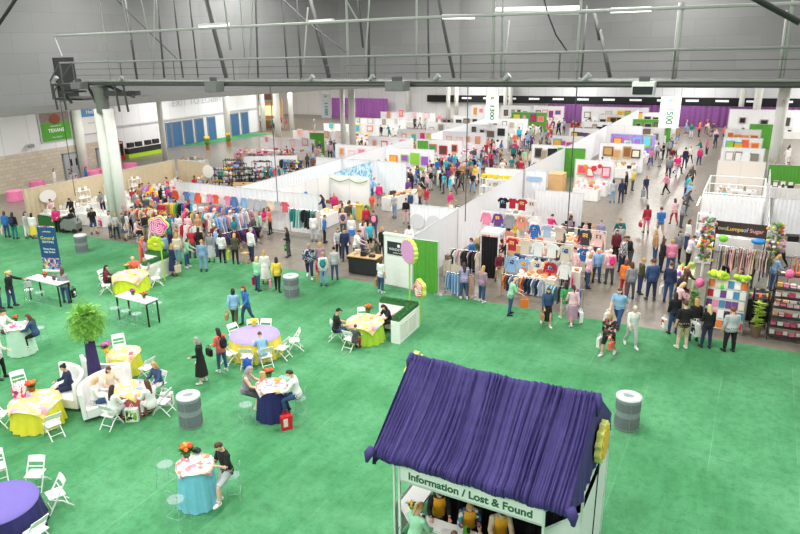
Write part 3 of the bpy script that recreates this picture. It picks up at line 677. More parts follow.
# ---- round tables with cloths
PASTEL = ['#f4dc8a', '#f0b79a', '#f7e9b8', '#e9a4ae', '#f3d776', '#b9c6dd', '#f6e3a4', '#efc27a']
FLORAL = ['#e2887a', '#f4efe4', '#b5ddd6', '#f0c894', '#f7f3ea', '#e08ba2', '#cfe8e2', '#f4efe4']
def round_table(p, r, h, skirt, topper, label, clabel, tlabel=None, seed=0, tsz=1.25, fold=15, trot=.4, pat='pastel', top=None):
    x, y = p.x, p.y
    t = thing('round_table', label, 'table', (x, y, .008))
    MB().lathe([(r-.02, h-.035), (r-.02, h-.012)], 28).build('tabletop', WOOD, t); MB().lathe([(.04, .03), (.04, h-.035)], 10).build('pedestal', DGREY, t); MB().lathe([(.3, .0), (.3, .03)], 16).build('base', DGREY, t)
    cl = MB().lathe([(0.001, h+.006), (r*.6, h+.006), (r, h+.004), (r+.012, h-.02)], 72, cap=False)
    k0 = thing('tablecloth', clabel, 'tablecloth', (x, y, .008))
    cl.build('cloth_top', CM(top) if top in CL else M(top or skirt, .85, .08), k0, True)
    MB().lathe([(r+.008, h-.018), (r+.02, h*.7), (r+.05, h*.35), (r+.09, .015)], 96, fold=fold, amp=.045, ph=seed, cap=False).build('skirt', M(skirt, .85, .10), k0, True)
    if tlabel:
        n = 12; vs = []; fs = []; s = r*tsz
        for i in range(n+1):
            for j in range(n+1):
                a, b = (-1+2*i/n)*s, (-1+2*j/n)*s; d = hypot(a, b)
                c, q = a, b; z = h+.02
                if d > r+.06: f = (r+.06)/d; ex = d-(r+.06); c, q = a*f*(1+ex*.12), b*f*(1+ex*.12); z = h+.035-ex*.95
                vs.append((c, q, z))
        for i in range(n):
            for j in range(n): fs.append((i*(n+1)+j, (i+1)*(n+1)+j, (i+1)*(n+1)+j+1, i*(n+1)+j+1))
        o = MB().add(vs, fs).build('table_topper', Mpat('patchwork_'+pat, PASTEL if pat == 'pastel' else FLORAL, 5.5 if pat == 'pastel' else 8), smooth=True)
        put(o, (x, y, .008), trot); tag(o, tlabel, 'tablecloth')
    return x, y
def flowers(p, z, cols, label, s=1.0, pot='#3d6b35', leafy=True):
    t = thing('flower_arrangement', label, 'flowers', (p.x, p.y, z))
    MB().lathe([(.05*s, 0), (.075*s, .10*s)], 12).build('pot', M(pot, .6, .1), t)
    R = random.Random(int(p.x*100)); lm = MB()
    for k in range(16):
        a = R.random()*6.28; l = (.10+.1*R.random())*s; e = Vector((cos(a)*l, sin(a)*l, (.12+.1*R.random())*s)); sd = Vector((-sin(a), cos(a), 0))*.03*s
        lm.add([(0, 0, .09*s), e*.6+sd+Vector((0, 0, .05*s)), e, e*.6-sd+Vector((0, 0, .05*s))], [(0, 1, 2, 3)])
    if leafy: lm.build('leaves', M('#4f8a35', .7, .25), t)
    for k in range(9):
        a = R.random()*6.28; l = .085*s*R.random()**.5; MB().ell((cos(a)*l, sin(a)*l, (.15+.05*R.random())*s), (.042*s, .042*s, .034*s), 8).build('bloom', M(R.choice(cols), .6, .15, 30), t, True)
    return t
def clutter(x, y, z, r, n, cols, where, seed):
    """plates, cups and papers left on a table"""
    R = random.Random(seed)
    spots = []
    for k in range(n*4):
        a = R.random()*6.28; d = r*(.35+.6*R.random()); q = (x+cos(a)*d, y+sin(a)*d)
        if all(hypot(q[0]-s[0], q[1]-s[1]) > .2 for s in spots): spots.append(q)
        if len(spots) == n: break
    for k, (a, b) in enumerate(spots):
        c = R.choice(cols)
        if k % 3 == 0: tag(put(MB().lathe([(.03, 0), (.037, .11)], 12).build('paper_cup', M('#efeeea', .5, .04)), (a, b, z)), 'white paper cup on the '+where, 'cup')
        elif k % 3 == 1: tag(put(MB().lathe([(.05, 0), (.10, .012), (.105, .018)], 16).build('plate', WHITE), (a, b, z)), 'white plate on the '+where, 'plate')
        else: tag(put(MB().box(-.10, -.07, 0, .10, .07, .02).build('leaflet', M(c, .6, .1)), (a, b, z), R.random()*3), 'folded leaflet on the '+where, 'leaflet')
# ---- litter bins
def bin_(px, py, label, s=1.0):
    p = G(px, py); t = thing('litter_bin', label, 'litter bin', (p.x, p.y, .008))
    BG = M('#8f979a', .7, .15, 14); BD_ = M('#6f777a', .75, .2, 22); r = .33*s; h = .95*s
    MB().lathe([(r*.97, 0), (r, .05), (r, h)], 32).build('bin_body', BG, t, False)
    for a0, a1, z0, z1 in ((-2.9, -1.25, .08, .42), (-2.9, -1.25, .6, .86), (-1.15, .5, .08, .42), (-1.15, .5, .6, .86), (.6, 2.25, .08, .42), (.6, 2.25, .6, .86)):
        n = 10; vs = []
        for i in range(n+1):
            a = a0+(a1-a0)*i/n
            for q in (r+.002, r+.012):
                for z in (z0*s, z1*s): vs.append((q*cos(a), q*sin(a), z))
        fs = [(4*i+2, 4*i+6, 4*i+7, 4*i+3) for i in range(n)]+[(4*i+1, 4*i+5, 4*i+7, 4*i+3) for i in range(n)]+[(4*i, 4*i+4, 4*i+6, 4*i+2) for i in range(n)]
        MB().add(vs, fs).build('side_panel', BD_, t)
    lid = MB().lathe([(r+.02, h), (r+.02, h+.05), (r*.55, h+.085), (r*.5, h+.07), (r*.48, h-.12)], 32, cap=False).build('lid', M('#d5dadb', .45, .05), t, True)
    MB().lathe([(r*.47, h-.12), (r*.47, h-.1)], 24).build('liner', M('#6c7379', .6, .1), lid)
bin_(626, 427, 'grey litter bin standing alone on the carpet beyond the purple roofed kiosk')
bin_(191.5, 425, 'grey litter bin near the turquoise table')
bin_(292, 296.5, 'grey litter bin on the carpet by the aisle people, far from the tables')
bin_(82.5, 252, 'grey litter bin behind the blue banner')
# ---- purple table in the near corner
c = G(-2, 503, .75); x, y = round_table(c, .86, .75, '#2f2a66', None, 'round table under a purple top and dark blue cloth', 'purple top over a floor-length dark blue skirt', fold=22, top='#7367b5')
for px, py, l in ((38, 487, 'white folding chair on the far side of the purple topped table'), (40, 515, 'white folding chair right of the purple topped table'), (29, 541, 'white folding chair nearest the camera by the purple topped table'), (-1, 480, 'white folding chair at the far edge of the purple topped table, half out of view')):
    q = G(px, py); d = hypot(q.x-x, q.y-y)
    if d < 1.22: q = Vector((x+(q.x-x)/d*1.22, y+(q.y-y)/d*1.22, 0))
    chair(q.x, q.y, face(q.x, q.y, x, y), l)
# ---- yellow table front left with bouquet
c = G(35, 401, .75); YX, YY = x, y = round_table(c, .68, .75, '#e6dc3c', 1, 'round table under a yellow cloth beside the curved white sofa', 'bright yellow floor-length tablecloth beside the curved white sofa', 'pastel patchwork topper on the yellow cloth beside the curved sofa', 1, 1.12)
for px, py, l in ((14, 425, 'white folding chair at the outer side of the yellow table with the bouquet'), (50, 432, 'white folding chair on the near side of the yellow table with the bouquet'), (22, 395, 'white folding chair behind the yellow table with the bouquet')):
    q = G(px, py); d = hypot(q.x-x, q.y-y); r = max(1.08, d); q = Vector((x+(q.x-x)/d*r, y+(q.y-y)/d*r, 0)); chair(q.x, q.y, face(q.x, q.y, x, y), l)
flowers(G(32, 391, .78), .785, ['#e07a3a', '#d9542f', '#e8a14e'], 'orange flower arrangement lying on the yellow table', 1.6, '#8a5a30')
q = G(20, 397, .78); t = thing('tote_bag', 'pink patterned tote bag on the yellow table with the bouquet', 'bag', (q.x, q.y, .785), .5)
MB().add([(sx*.19*(1 if k else .85), sy*.07, k*.34) for k in (0, 1) for sy in (-1, 1) for sx in (-1, 1)], [(0, 2, 3, 1), (0, 1, 5, 4), (2, 6, 7, 3), (0, 4, 6, 2), (1, 3, 7, 5), (4, 5, 7, 6)]).build('bag_body', Mpat('pink_print', ['#d9467f', '#f0d7df', '#a03560', '#f3eee8'], 9), t)
for s in (-1, 1): MB().tube([(-.09, s*.06, .33), (-.07, s*.06, .50), (.07, s*.06, .50), (.09, s*.06, .33)], .012, 5).build('handle', M('#d9467f', .7, .1), t)
q = G(44, 404, .78); clutter(x+.1, y-.1, .785, .45, 4, ['#f3efe2', '#e58aa8'], 'yellow table with the bouquet', 4)
# ---- patchwork table with the four women, and its rear neighbour
c = Vector((-15.72, 12.42, .75)); WX, WY = x, y = round_table(c, .50, .75, '#c96a6c', 1, 'round table under a coral cloth where four women sit', 'coral floor-length tablecloth where four women sit', 'pastel patchwork topper on the table where four women sit', 2, 1.2, trot=.2)
for px, py, l in ((115, 424, 'white folding chair on the near side of the coral table, woman in white on it'), (164, 413, 'white folding chair at the outer near corner of the coral table'), (160, 395, 'white folding chair behind the woman in the denim jacket')):
    q = G(px, py); d = hypot(q.x-x, q.y-y); r = max(1.0, d); q = Vector((x+(q.x-x)/d*r, y+(q.y-y)/d*r, 0)); chair(q.x, q.y, face(q.x, q.y, x, y), l)
clutter(x, y, .785, .46, 8, ['#e9a13c', '#f0eee6', '#d9537a', '#8aa7c7'], 'coral table where four women sit', 5)
c = Vector((-18.05, 14.15, .75)); RX, RY = x, y = round_table(c, .52, .75, '#d3cf3e', 1, 'round table under a lime cloth behind the fern column', 'lime floor-length tablecloth behind the fern column', 'pastel patchwork topper on the table behind the fern column', 3, 1.2)
for px, py, l in ((121, 356, 'white folding chair on the far side of the table behind the fern column'), (137, 375, 'white folding chair at the end of the table behind the fern column')):
    q = G(px, py); d = hypot(q.x-x, q.y-y); r = max(1.08, d); q = Vector((x+(q.x-x)/d*r, y+(q.y-y)/d*r, 0)); chair(q.x, q.y, face(q.x, q.y, x, y), l)
flowers(G(106, 352, .78), .785, ['#c64fa6', '#d86ab8'], 'pink orchid pot on the table behind the fern column', 1.7, '#d8c13c')
clutter(x, y, .785, .5, 3, ['#c8402f', '#d9537a'], 'table behind the fern column', 6)
# ---- curved white tufted sofas round the fern column
SOFA = M('#f1f1f0', .45, .03)
def curved_sofa(cx, cy, a0, a1, ri, label, back_h=.98):
    t = thing('curved_sofa', label, 'sofa', (cx, cy, .008)); n = 18; ro = ri+.58
    def arc(r0, r1, z0, z1, tz=0):
        m = MB(); vs = []
        for i in range(n+1):
            a = a0+(a1-a0)*i/n
            for r, z in ((r0, z0), (r1, z0), (r1+tz, z1), (r0+tz, z1)): vs.append((r*cos(a), r*sin(a), z))
        fs = [(4*i+k, 4*i+(k+1) % 4, 4*i+4+(k+1) % 4, 4*i+4+k) for i in range(n) for k in range(4)]+[(0, 1, 2, 3), (4*n+3, 4*n+2, 4*n+1, 4*n)]
        return m.add(vs, fs)
    arc(ri, ro, .13, .355).build('base', SOFA, t); arc(ri-.02, ro, .36, .415).build('seat_cushion', M('#f7f7f6', .4, .02), t)
    bk = arc(ro+.005, ro+.12, .13, back_h, .04).build('backrest', SOFA, t)
    for i in range(9):   # tufting channels
        a = a0+(a1-a0)*(i+.5)/9; w = (a1-a0)/9*.44; vs = []
        for s in range(7):
            b = a-w+2*w*s/6; bul = .045*cos((s/6-.5)*pi)
            for z, k in ((.47, .3), (.62, 1), (.85, 1), (back_h-.02, .3)): r = ro+.06*(z-.13)/(back_h-.13)-bul*k; vs.append((r*cos(b), r*sin(b), z))
        MB().add(vs, [(4*s+q, 4*s+4+q, 4*s+5+q, 4*s+1+q) for s in range(6) for q in range(3)]).build('tufted_channel', SOFA, bk, True)
    for i in (.06, .5, .94):
        a = a0+(a1-a0)*i
        for r in (ri+.07, ro+.05): MB().tube([(r*cos(a), r*sin(a), 0), (r*cos(a), r*sin(a), .13)], [.018, .03], 6).build('leg', BLACK, t)
    return t
FX, FY = -17.48, 12.5
SR = (-15.85, 12.3); SL = (-18.4, 11.1); SB = (-18.0, 14.12)
curved_sofa(*SR, radians(131), radians(246), .62, 'curved white tufted sofa around the coral table')
curved_sofa(*SL, radians(16), radians(114), .62, 'curved white tufted sofa holding the person in navy')
curved_sofa(*SB, radians(236), radians(326), .66, 'curved white tufted sofa turned to the table behind the fern column')
# ---- fern on its purple draped column
t = thing('fern_column', 'tall purple draped column carrying a bushy green fern', 'planter', (FX, FY, .008))
MB().lathe([(.19, 0), (.18, .5), (.15, 1.2), (.11, 2.4), (.13, 2.5)], 60, fold=11, amp=.0).build('inner_post', M('#2b2045', .8, .1), t)
vs = MB().lathe([(.13, 2.48), (.16, 1.7), (.20, .8), (.23, .01)], 72, fold=13, amp=.12, cap=False).build('drape', M('#3d2f63', .85, .2, 10), t, True)
MB().lathe([(.16, 2.48), (.24, 2.62), (.22, 2.66)], 18).build('pot', M('#31461f', .8, .1), t)
R = random.Random(3)
for k in range(100):
    a = k*2.39996; el = -.25+1.75*(k/100)**.8; L = R.uniform(.66, .86); pts = []
    m = MB(); base_ = Vector((0, 0, 2.62)); n = 9; up = Vector((0, 0, 1)); d = Vector((cos(a)*cos(el), sin(a)*cos(el), sin(el))); P = base_.copy(); sp = [P.copy()]
    for s in range(n): d = (d+Vector((0, 0, -.24))).normalized(); P = P+d*(L/n); sp.append(P.copy())
    sd = Vector((-sin(a), cos(a), 0)); vs = []; fs = []
    for i, q in enumerate(sp[:-1]):
        if i < 1: continue
        w = .21*sin(pi*min(1, (i+.6)/(n+.3)))*1.1; nx = sp[i+1]-q
        for sg in (-1, 1):
            for hh in (0, .5):
                b = len(vs); st = q+nx*hh; vs += [st, st+sd*sg*w*.5+nx*.42, st+sd*sg*w+nx*.35+Vector((0, 0, -.015)), st+sd*sg*w*.45+nx*.02]; fs.append((b, b+1, b+2, b+3))
    m.add(vs, fs); m.tube(sp, [.005]*(len(sp)-1)+[.002], 4); m.build('frond', M(R.choice(['#6fae3a', '#86c148', '#5b982f', '#9bd05c']), .7, .2), t)
# ---- floral high table far left
def ghost_table(c, r, h, skirt, label, clabel, tlabel, stools, seed, pat='floral', tsz=1.1):
    x, y = round_table(c, r, h, skirt, 1, label, clabel, tlabel, seed, tsz, 11, .7, pat)
    for px, py, l in stools:
        q = G(px, py); d = hypot(q.x-x, q.y-y); rr = max(r+.42, d); q = Vector((x+(q.x-x)/d*rr, y+(q.y-y)/d*rr, 0)); stool(q.x, q.y, face(q.x, q.y, x, y), l)
    return x, y
x, y = ghost_table(G(18, 326.5, 1.06), .42, 1.06, '#bfe0cc', 'tall round table under a mint cloth', 'mint green floor-length cloth on a tall table', 'red and turquoise floral topper on the mint cloth',
    [(4, 353, 'clear bar stool under the man in white'), (38, 346, 'clear bar stool under the woman in the denim jacket')], 5)
flowers(G(16, 321, 1.08), 1.09, ['#e0622f', '#c8402f'], 'small orange flowers on the mint clothed table', 1.0); HT1 = (x, y)
clutter(x, y, 1.09, .3, 3, ['#f0eee6', '#d9537a'], 'mint clothed table', 8)
x, y = ghost_table(G(195, 465, 1.06), .42, 1.06, '#79c6dc', 'tall round table under a turquoise cloth', 'turquoise floor-length cloth on a tall table', 'pink and white floral topper on the turquoise cloth',
    [(168, 487, 'empty clear bar stool on the far side of the turquoise table'), (186, 516, 'empty clear bar stool nearest the camera at the turquoise table'), (221, 500, 'clear bar stool under the man in the black shirt')], 6); HT2 = (x, y)
flowers(G(187, 457, 1.08), 1.09, ['#e8732c', '#d8452b', '#f0a23c'], 'orange flowers on the turquoise clothed table', 1.5)
q = G(193, 455, 1.08); tag(put(MB().ell((0, 0, .06), (.15, .10, .06), 14).build('handbag', BLACK), (q.x, q.y+.12, 1.09)), 'black bag lying behind the flowers on the turquoise table', 'bag')
clutter(x, y, 1.09, .3, 2, ['#f0eee6'], 'turquoise clothed table', 9)
x, y = ghost_table(G(271, 385, 1.06), .42, 1.06, '#262a63', 'tall round table under a navy cloth between two women', 'navy floor-length cloth on a tall table', 'red and turquoise floral topper on the navy cloth',
    [(250, 424, 'clear bar stool under the grey-haired woman'), (296, 418, 'clear bar stool under the woman in white and pink'), (286, 397, 'empty clear bar stool behind the navy clothed table')], 7, tsz=1.25); HT3 = (x, y)
flowers(G(269, 377, 1.08), 1.09, ['#e0622f', '#d8452b'], 'orange flowers on the navy clothed table', 1.4)
q = G(263, 380, 1.08); tag(put(MB().box(-.08, -.05, 0, .08, .05, .26).build('paper_bag', KRAFT), (q.x, q.y, 1.09), .4), 'brown paper bag on the navy clothed table', 'bag')
clutter(x, y, 1.09, .32, 5, ['#d9537a', '#e9a13c', '#f0eee6'], 'navy clothed table', 10)
q = G(287, 429); t = thing('shopping_bag', 'red shopping bag on the carpet by the navy clothed table', 'bag', (q.x, q.y, .008), .9)
MB().add([(sx*.17*(1 if k else .9), sy*.09, k*.44) for k in (0, 1) for sy in (-1, 1) for sx in (-1, 1)], [(0, 2, 3, 1), (0, 1, 5, 4), (2, 6, 7, 3), (0, 4, 6, 2), (1, 3, 7, 5), (4, 5, 7, 6)]).build('bag_body', M('#cf1f2b', .5, .08), t)
for s in (-1, 1): MB().tube([(-.08, s*.08, .43), (-.06, s*.07, .58), (.06, s*.07, .58), (.08, s*.08, .43)], .01, 5).build('handle', M('#cf1f2b', .5, .08), t); MB().box(-.11, s*.092-.002, .12, .02, s*.092+.002, .38).build('print', M('#f2d9d6', .6, .1), t)
# ---- purple top over yellow skirt
c = G(254.5, 334.5, .75); x, y = PT = round_table(c, .90, .75, '#e3cf4e', None, 'large round table under a lilac top and yellow skirt', 'lilac top over a pleated yellow skirt', fold=24, top='#a596d3', seed=4)
flowers(G(254, 326, .76), .775, ['#f0d21f', '#f4dd4a'], 'yellow flower pot on the lilac topped table', 1.3, '#e3cf4e', False)
for i, (px, py, l) in enumerate(((253, 331, 'first'), (271, 333, 'second'), (229, 341, 'third'), (235, 362, 'a'), (250, 364, 'b'), (267, 367, 'c'), (282, 358, 'd'), (295, 350, 'e'))):
    lab = {'first': 'white folding chair on the far side of the lilac table, near the walking women', 'second': 'white folding chair on the far side of the lilac table toward the bin', 'third': 'white folding chair at the walking women side of the lilac table', 'a': 'white folding chair in front of the yellow skirt beside the blue backpack', 'b': 'white folding chair behind the blue backpack at the lilac table',
           'c': 'white folding chair under the person in pale blue', 'd': 'white folding chair next to the person in pale blue', 'e': 'white folding chair pulled out from the lilac table'}[l]
    q = G(px, py); d = hypot(q.x-x, q.y-y); rr = min(max(1.12, d), 1.6 if i == 7 else 1.2); q = Vector((x+(q.x-x)/d*rr, y+(q.y-y)/d*rr, 0)); chair(q.x, q.y, face(q.x, q.y, x, y), lab)
q = G(249, 369); t = thing('backpack', 'bright blue backpack standing on the carpet by the lilac table', 'bag', (q.x+.05, q.y-.12, .008))
MB().ell((0, 0, .24), (.17, .11, .24), 14).build('bag_body', M('#1f57c4', .6, .1), t, True); MB().ell((0, -.09, .16), (.12, .05, .11), 10).build('pocket', M('#1a4aa8', .6, .1), t, True); MB().tube([(-.04, .02, .46), (0, .02, .52), (.04, .02, .46)], .012, 5).build('handle', BLACK, t)
# ---- patchwork table by the white bench
c = G(365, 321, .75); x, y = BT = round_table(c, .66, .75, '#a8cf3a', 1, 'round table under a lime green cloth by the white planter bench', 'lime green floor-length tablecloth by the planter bench', 'pastel patchwork topper on the lime green cloth', 8, 1.18, trot=.1)
for px, py, l in ((337, 340, 'white folding chair under the man in the black cap'), (352, 348, 'white folding chair under the child in grey'), (362, 317, 'empty white folding chair behind the lime green table')):
    q = G(px, py); d = hypot(q.x-x, q.y-y); rr = min(max(1.0, d), 1.12); q = Vector((x+(q.x-x)/d*rr, y+(q.y-y)/d*rr, 0)); chair(q.x, q.y, face(q.x, q.y, x, y), l)
flowers(G(368, 312.5, .78), .785, ['#e0622f', '#e8883c'], 'orange flower pot on the lime green table', 1.5)
clutter(x, y, .785, .5, 5, ['#f0eee6', '#e9a13c'], 'lime green table', 11)
# ---- yellow table at the back left
c = G(130, 274.5, .75); x, y = LT = round_table(c, .76, .75, '#d8e22f', 1, 'round table under a yellow-green cloth by the tall flower stick', 'yellow-green floor-length tablecloth by the tall flower stick', 'pastel patchwork topper on the yellow-green cloth', 9, 1.18)
for px, py, l in ((106, 286, 'white folding chair at the outer side of the yellow-green table'), (115, 292, 'white folding chair on the near side of the yellow-green table'), (149, 287, 'white folding chair turned to the yellow-green table near the planter'), (152, 280, 'white folding chair beside the planter box')):
    q = G(px, py); d = hypot(q.x-x, q.y-y); rr = max(1.12, d); q = Vector((x+(q.x-x)/d*rr, y+(q.y-y)/d*rr, 0)); chair(q.x, q.y, face(q.x, q.y, x, y), l)
flowers(G(127, 269, .78), .785, ['#7a8f3a', '#d8b84a'], 'small green flower pot on the yellow-green table', 1.2)
clutter(x, y, .785, .55, 5, ['#d9537a', '#e9a13c'], 'yellow-green table', 12)
# ---- tall white bar tables on black legs
def bar_table(a, b, dep, label, flw, stools):
    d = (b-a); L = d.length; rz = atan2(d.y, d.x); t = thing('bar_table', label, 'table', (a.x, a.y, .008), rz); h = 1.05
    MB().box(0, 0, h-.05, L, dep, h).build('tabletop', WHITE, t)
    for x in (.04, L-.04):
        for y in (.04, dep-.04): MB().box(x-.025, y-.025, 0, x+.025, y+.025, h-.05).build('leg', BLACK, t)
    for x in (.04, L-.04): MB().box(x-.015, .06, h-.10, x+.015, dep-.06, h-.052).build('apron', BLACK, t)
    for u, v, cols, l in flw:
        q = Vector((u*L, v*dep, 0)); q.rotate(t.rotation_euler); flowers(Vector((a.x+q.x, a.y+q.y, 0)), h+.012, cols, l, 1.15, '#6a5a3a')
    for k, (u, v, l) in enumerate(stools):
        q = Vector((u*L, v, 0)); q.rotate(t.rotation_euler); stool(a.x+q.x, a.y+q.y, rz+(0 if v < 0 else pi), l, 'clear stools at the bar table')
a, b = G(115, 296, 1.05), G(146, 303.5, 1.05)
bar_table(a, b, .62, 'tall white bar table on black legs, bare front side, in mid carpet', [(.32, .7, ['#c64fa6', '#9a3f8a'], 'pink flower pot on the mid-carpet bar table'), (.72, .6, ['#e0622f', '#c8402f'], 'orange flower pot on the mid-carpet bar table')],
    [(.15, -.30, 'clear bar stool at the front of the mid-carpet bar table'), (.5, -.30, 'clear bar stool at the front of the mid-carpet bar table'), (.85, -.30, 'clear bar stool at the front of the mid-carpet bar table'), (.3, .95, 'clear bar stool behind the mid-carpet bar table'), (.75, .95, 'clear bar stool behind the mid-carpet bar table')])
a, b = G(26, 278, 1.05), G(57, 285, 1.05)
bar_table(a, b, .62, 'tall white bar table on black legs below the blue banner', [(.35, .7, ['#e0622f', '#d8452b'], 'orange flower pot on the bar table below the blue banner'), (.68, .6, ['#b43fae', '#c64fa6'], 'purple flower pot on the bar table below the blue banner')],
    [(.25, -.30, 'clear bar stool at the front of the bar table below the blue banner'), (.6, -.30, 'clear bar stool at the front of the bar table below the blue banner'), (.4, .95, 'clear bar stool behind the bar table below the blue banner')])
# ---- white bench with hedge tops (planter bench)
HEDGE = M('#38703c', .95, .45, 28, bump=1)
def hedge(m, x0, y0, z0, x1, y1, z1, name, parent, seed):
    R = random.Random(seed); v = MB(); nx, ny = max(2, int(abs(x1-x0)/.07)), max(2, int(abs(y1-y0)/.07)); 
    v.box(x0, y0, z0, x1, y1, z1-.04); o = v.build(name, HEDGE, parent)
    tf = MB()
    for k in range(int(abs((x1-x0)*(y1-y0))*1500)):
        x, y = R.uniform(x0, x1), R.uniform(y0, y1); a = R.random()*6.28; z = z1-.05+R.random()*.03; l = .05
        tf.add([(x, y, z), (x+cos(a)*l, y+sin(a)*l, z+.05), (x-sin(a)*.03, y+cos(a)*.03, z+.03)], [(0, 1, 2)])
    tf.build('leaves', M('#3f7f42', .9, .4, 25), o); return o
def planter_bench(ox, oy, rz, label, W=1.6, D=1.5):
    t = thing('planter_bench', label, 'bench', (ox, oy, .008), rz); H = .88
    # back along +Y side, arm along +X side, seat facing -X / -Y
    MB().box(-W, 0, 0, 0, .36, H).build('back_panel', WHITE, t); MB().box(-.36, -D, 0, 0, -.005, H).build('side_arm', WHITE, t)
    hedge(None, -W+.02, .03, H, -.02, .33, H+.17, 'back_hedge', t, 2); hedge(None, -.33, -D+.03, H, -.03, -.0, H+.17, 'arm_hedge', t, 3)
    MB().box(-W, -.62, .12, -.37, -.006, .40).build('seat_base', WHITE, t); MB().box(-W, -.64, .40, -.37, -.006, .47).build('seat_cushion', M('#f7f7f6', .4, .02), t)
    for y0, y1 in ((-D+.08, -.8), (-.7, -.02)): MB().box(-.002, y0, .15, .012, y1, .76).build('panel_molding', OFFW, t)
    for x in (-W+.06, -.45): MB().box(x-.03, -.58, 0, x+.03, -.52, .12).build('foot', BLACK, t)
    return t
# ---- flower cut-outs on sticks
def flower_sign(p, h, r, cols, label, rz, kind='rose', slope=0):
    t = thing('flower_cutout', label, 'decoration', (p.x, p.y, .008), rz)
    MB().tube([(0, 0, 0), (slope, 0, h-r)], .035, 8).build('stick', M('#a6d84a', .6, .08), t)
    n = 10; q1, q2 = (.035, 16) if kind == 'disc' else (.10, 5)
    out = [((r*(1+q1*cos(q2*a)))*cos(a)+slope, h+(r*(1+q1*cos(q2*a)))*sin(a)) for a in [2*pi*k/96 for k in range(96)]]
    MB().prism(out, -.08, .08).build('rim', M('#d7e86a', .6, .08), t)
    fc = {s: MB().prism([(slope+(x-slope)*.92, h+(z-h)*.92) for x, z in out], s*.092-.008, s*.092+.008).build('face', M(cols[0], .6, .06), t) for s in (-1, 1)}
    if kind == 'rose':
        for s in (-1, 1):
            for q, tw in ((.78, 0), (.56, .5), (.36, 1.0), (.17, 1.6)):
                pts = [(slope+r*q*cos(a)*(1+.12*cos(5*a+tw)), s*.108, h+r*q*sin(a)*(1+.12*cos(5*a+tw))) for a in [2*pi*k/30+tw for k in range(28)]]
                MB().tube(pts, .028*r/.5, 5).build('petal_line', M(cols[1], .6, .05), fc[s])
    return t
b1 = planter_bench(-10.62, 21.95, .04, 'white bench with hedge-topped back and arm by the lime green table')
q = G(412, 302); flower_sign(Vector((-11.2, 22.6, 0)), 2.95, .5, ['#d99ad0', '#c77fbf'], 'tall lilac disc flower cut-out on a lime stick beside the white bench', 2.6, 'disc')
flower_sign(Vector((-10.72, 22.55, 0)), 1.5, .36, ['#e8695a', '#f2e6dc'], 'low coral flower cut-out beside the white bench', 2.55)
b2 = planter_bench(-24.62, 22.75, .04, 'white bench with hedge-topped back and arm behind the yellow-green table')
flower_sign(G(165, 281), 2.78, .46, ['#e2509c', '#f6c4dc'], 'tall bright pink rose cut-out on a lime stick', YAW)
q = G(150, 272); 
t = thing('flower_cutout', 'low yellow-green daisy cut-out behind the yellow-green table', 'decoration', (-25.9, 23.2, .008), YAW)
MB().tube([(0, 0, 0), (0, 0, 1.15)], .035, 8).build('stick', M('#a6d84a', .6, .08), t)
for k in range(7):
    a = 2*pi*k/7; MB().ell((.27*cos(a), 0, 1.3+.27*sin(a)), (.19, .07, .19), 12).build('petal', M('#c6dc28', .6, .08), t, True)
MB().ell((0, 0, 1.3), (.13, .10, .13), 12).build('flower_centre', M('#e9e06a', .6, .05), t, True)
# ---- tall navy banner
pa, pb = G(38.5, 272), G(57, 266.5); d = pb-pa; L = 1.12; rz = YAW-.24; 
t = thing('pull_up_banner', 'tall navy pull-up banner with white and yellow lettering and floral foot', 'banner', (pa.x+.1, pa.y+.25, .008), rz)
MB().box(0, -.10, 0, L, .10, .09).build('foot_case', WHITE, t); pn = MB().box(.02, -.01, .09, L-.02, .004, 2.42).build('panel', M('#23507f', .6, .06), t)
MB().box(.02, -.014, .10, L-.02, -.0105, .72).build('floral_print', Mpat('banner_flowers', ['#c35aa8', '#e8c84e', '#23507f', '#e9e4ea', '#6fb2d8', '#8f4f9e', '#d98fbf', '#23507f'], 11), pn)
MB().box(.02, -.014, 2.34, L-.02, -.0105, 2.42).build('floral_print', Mpat('banner_flowers', [], 11), pn)
MB().tube([(L/2, .05, .05), (L/2, .03, 2.42)], .012, 6).build('pole', STEEL, t)
WT = M('#f2f4f6', .6, .02)
for s, z, sz, mt in (('unlimited', 2.12, .13, WT), ('General', 1.78, .25, M('#eadf6a', .6, .05)), ('SEATING', 1.57, .17, WT), ('Please Enjoy', 1.2, .14, WT), ('Stay Seated', 1.04, .14, WT)):
    text(s, sz, mt, pn, (L/2, -.016, z), (radians(90), 0, 0))
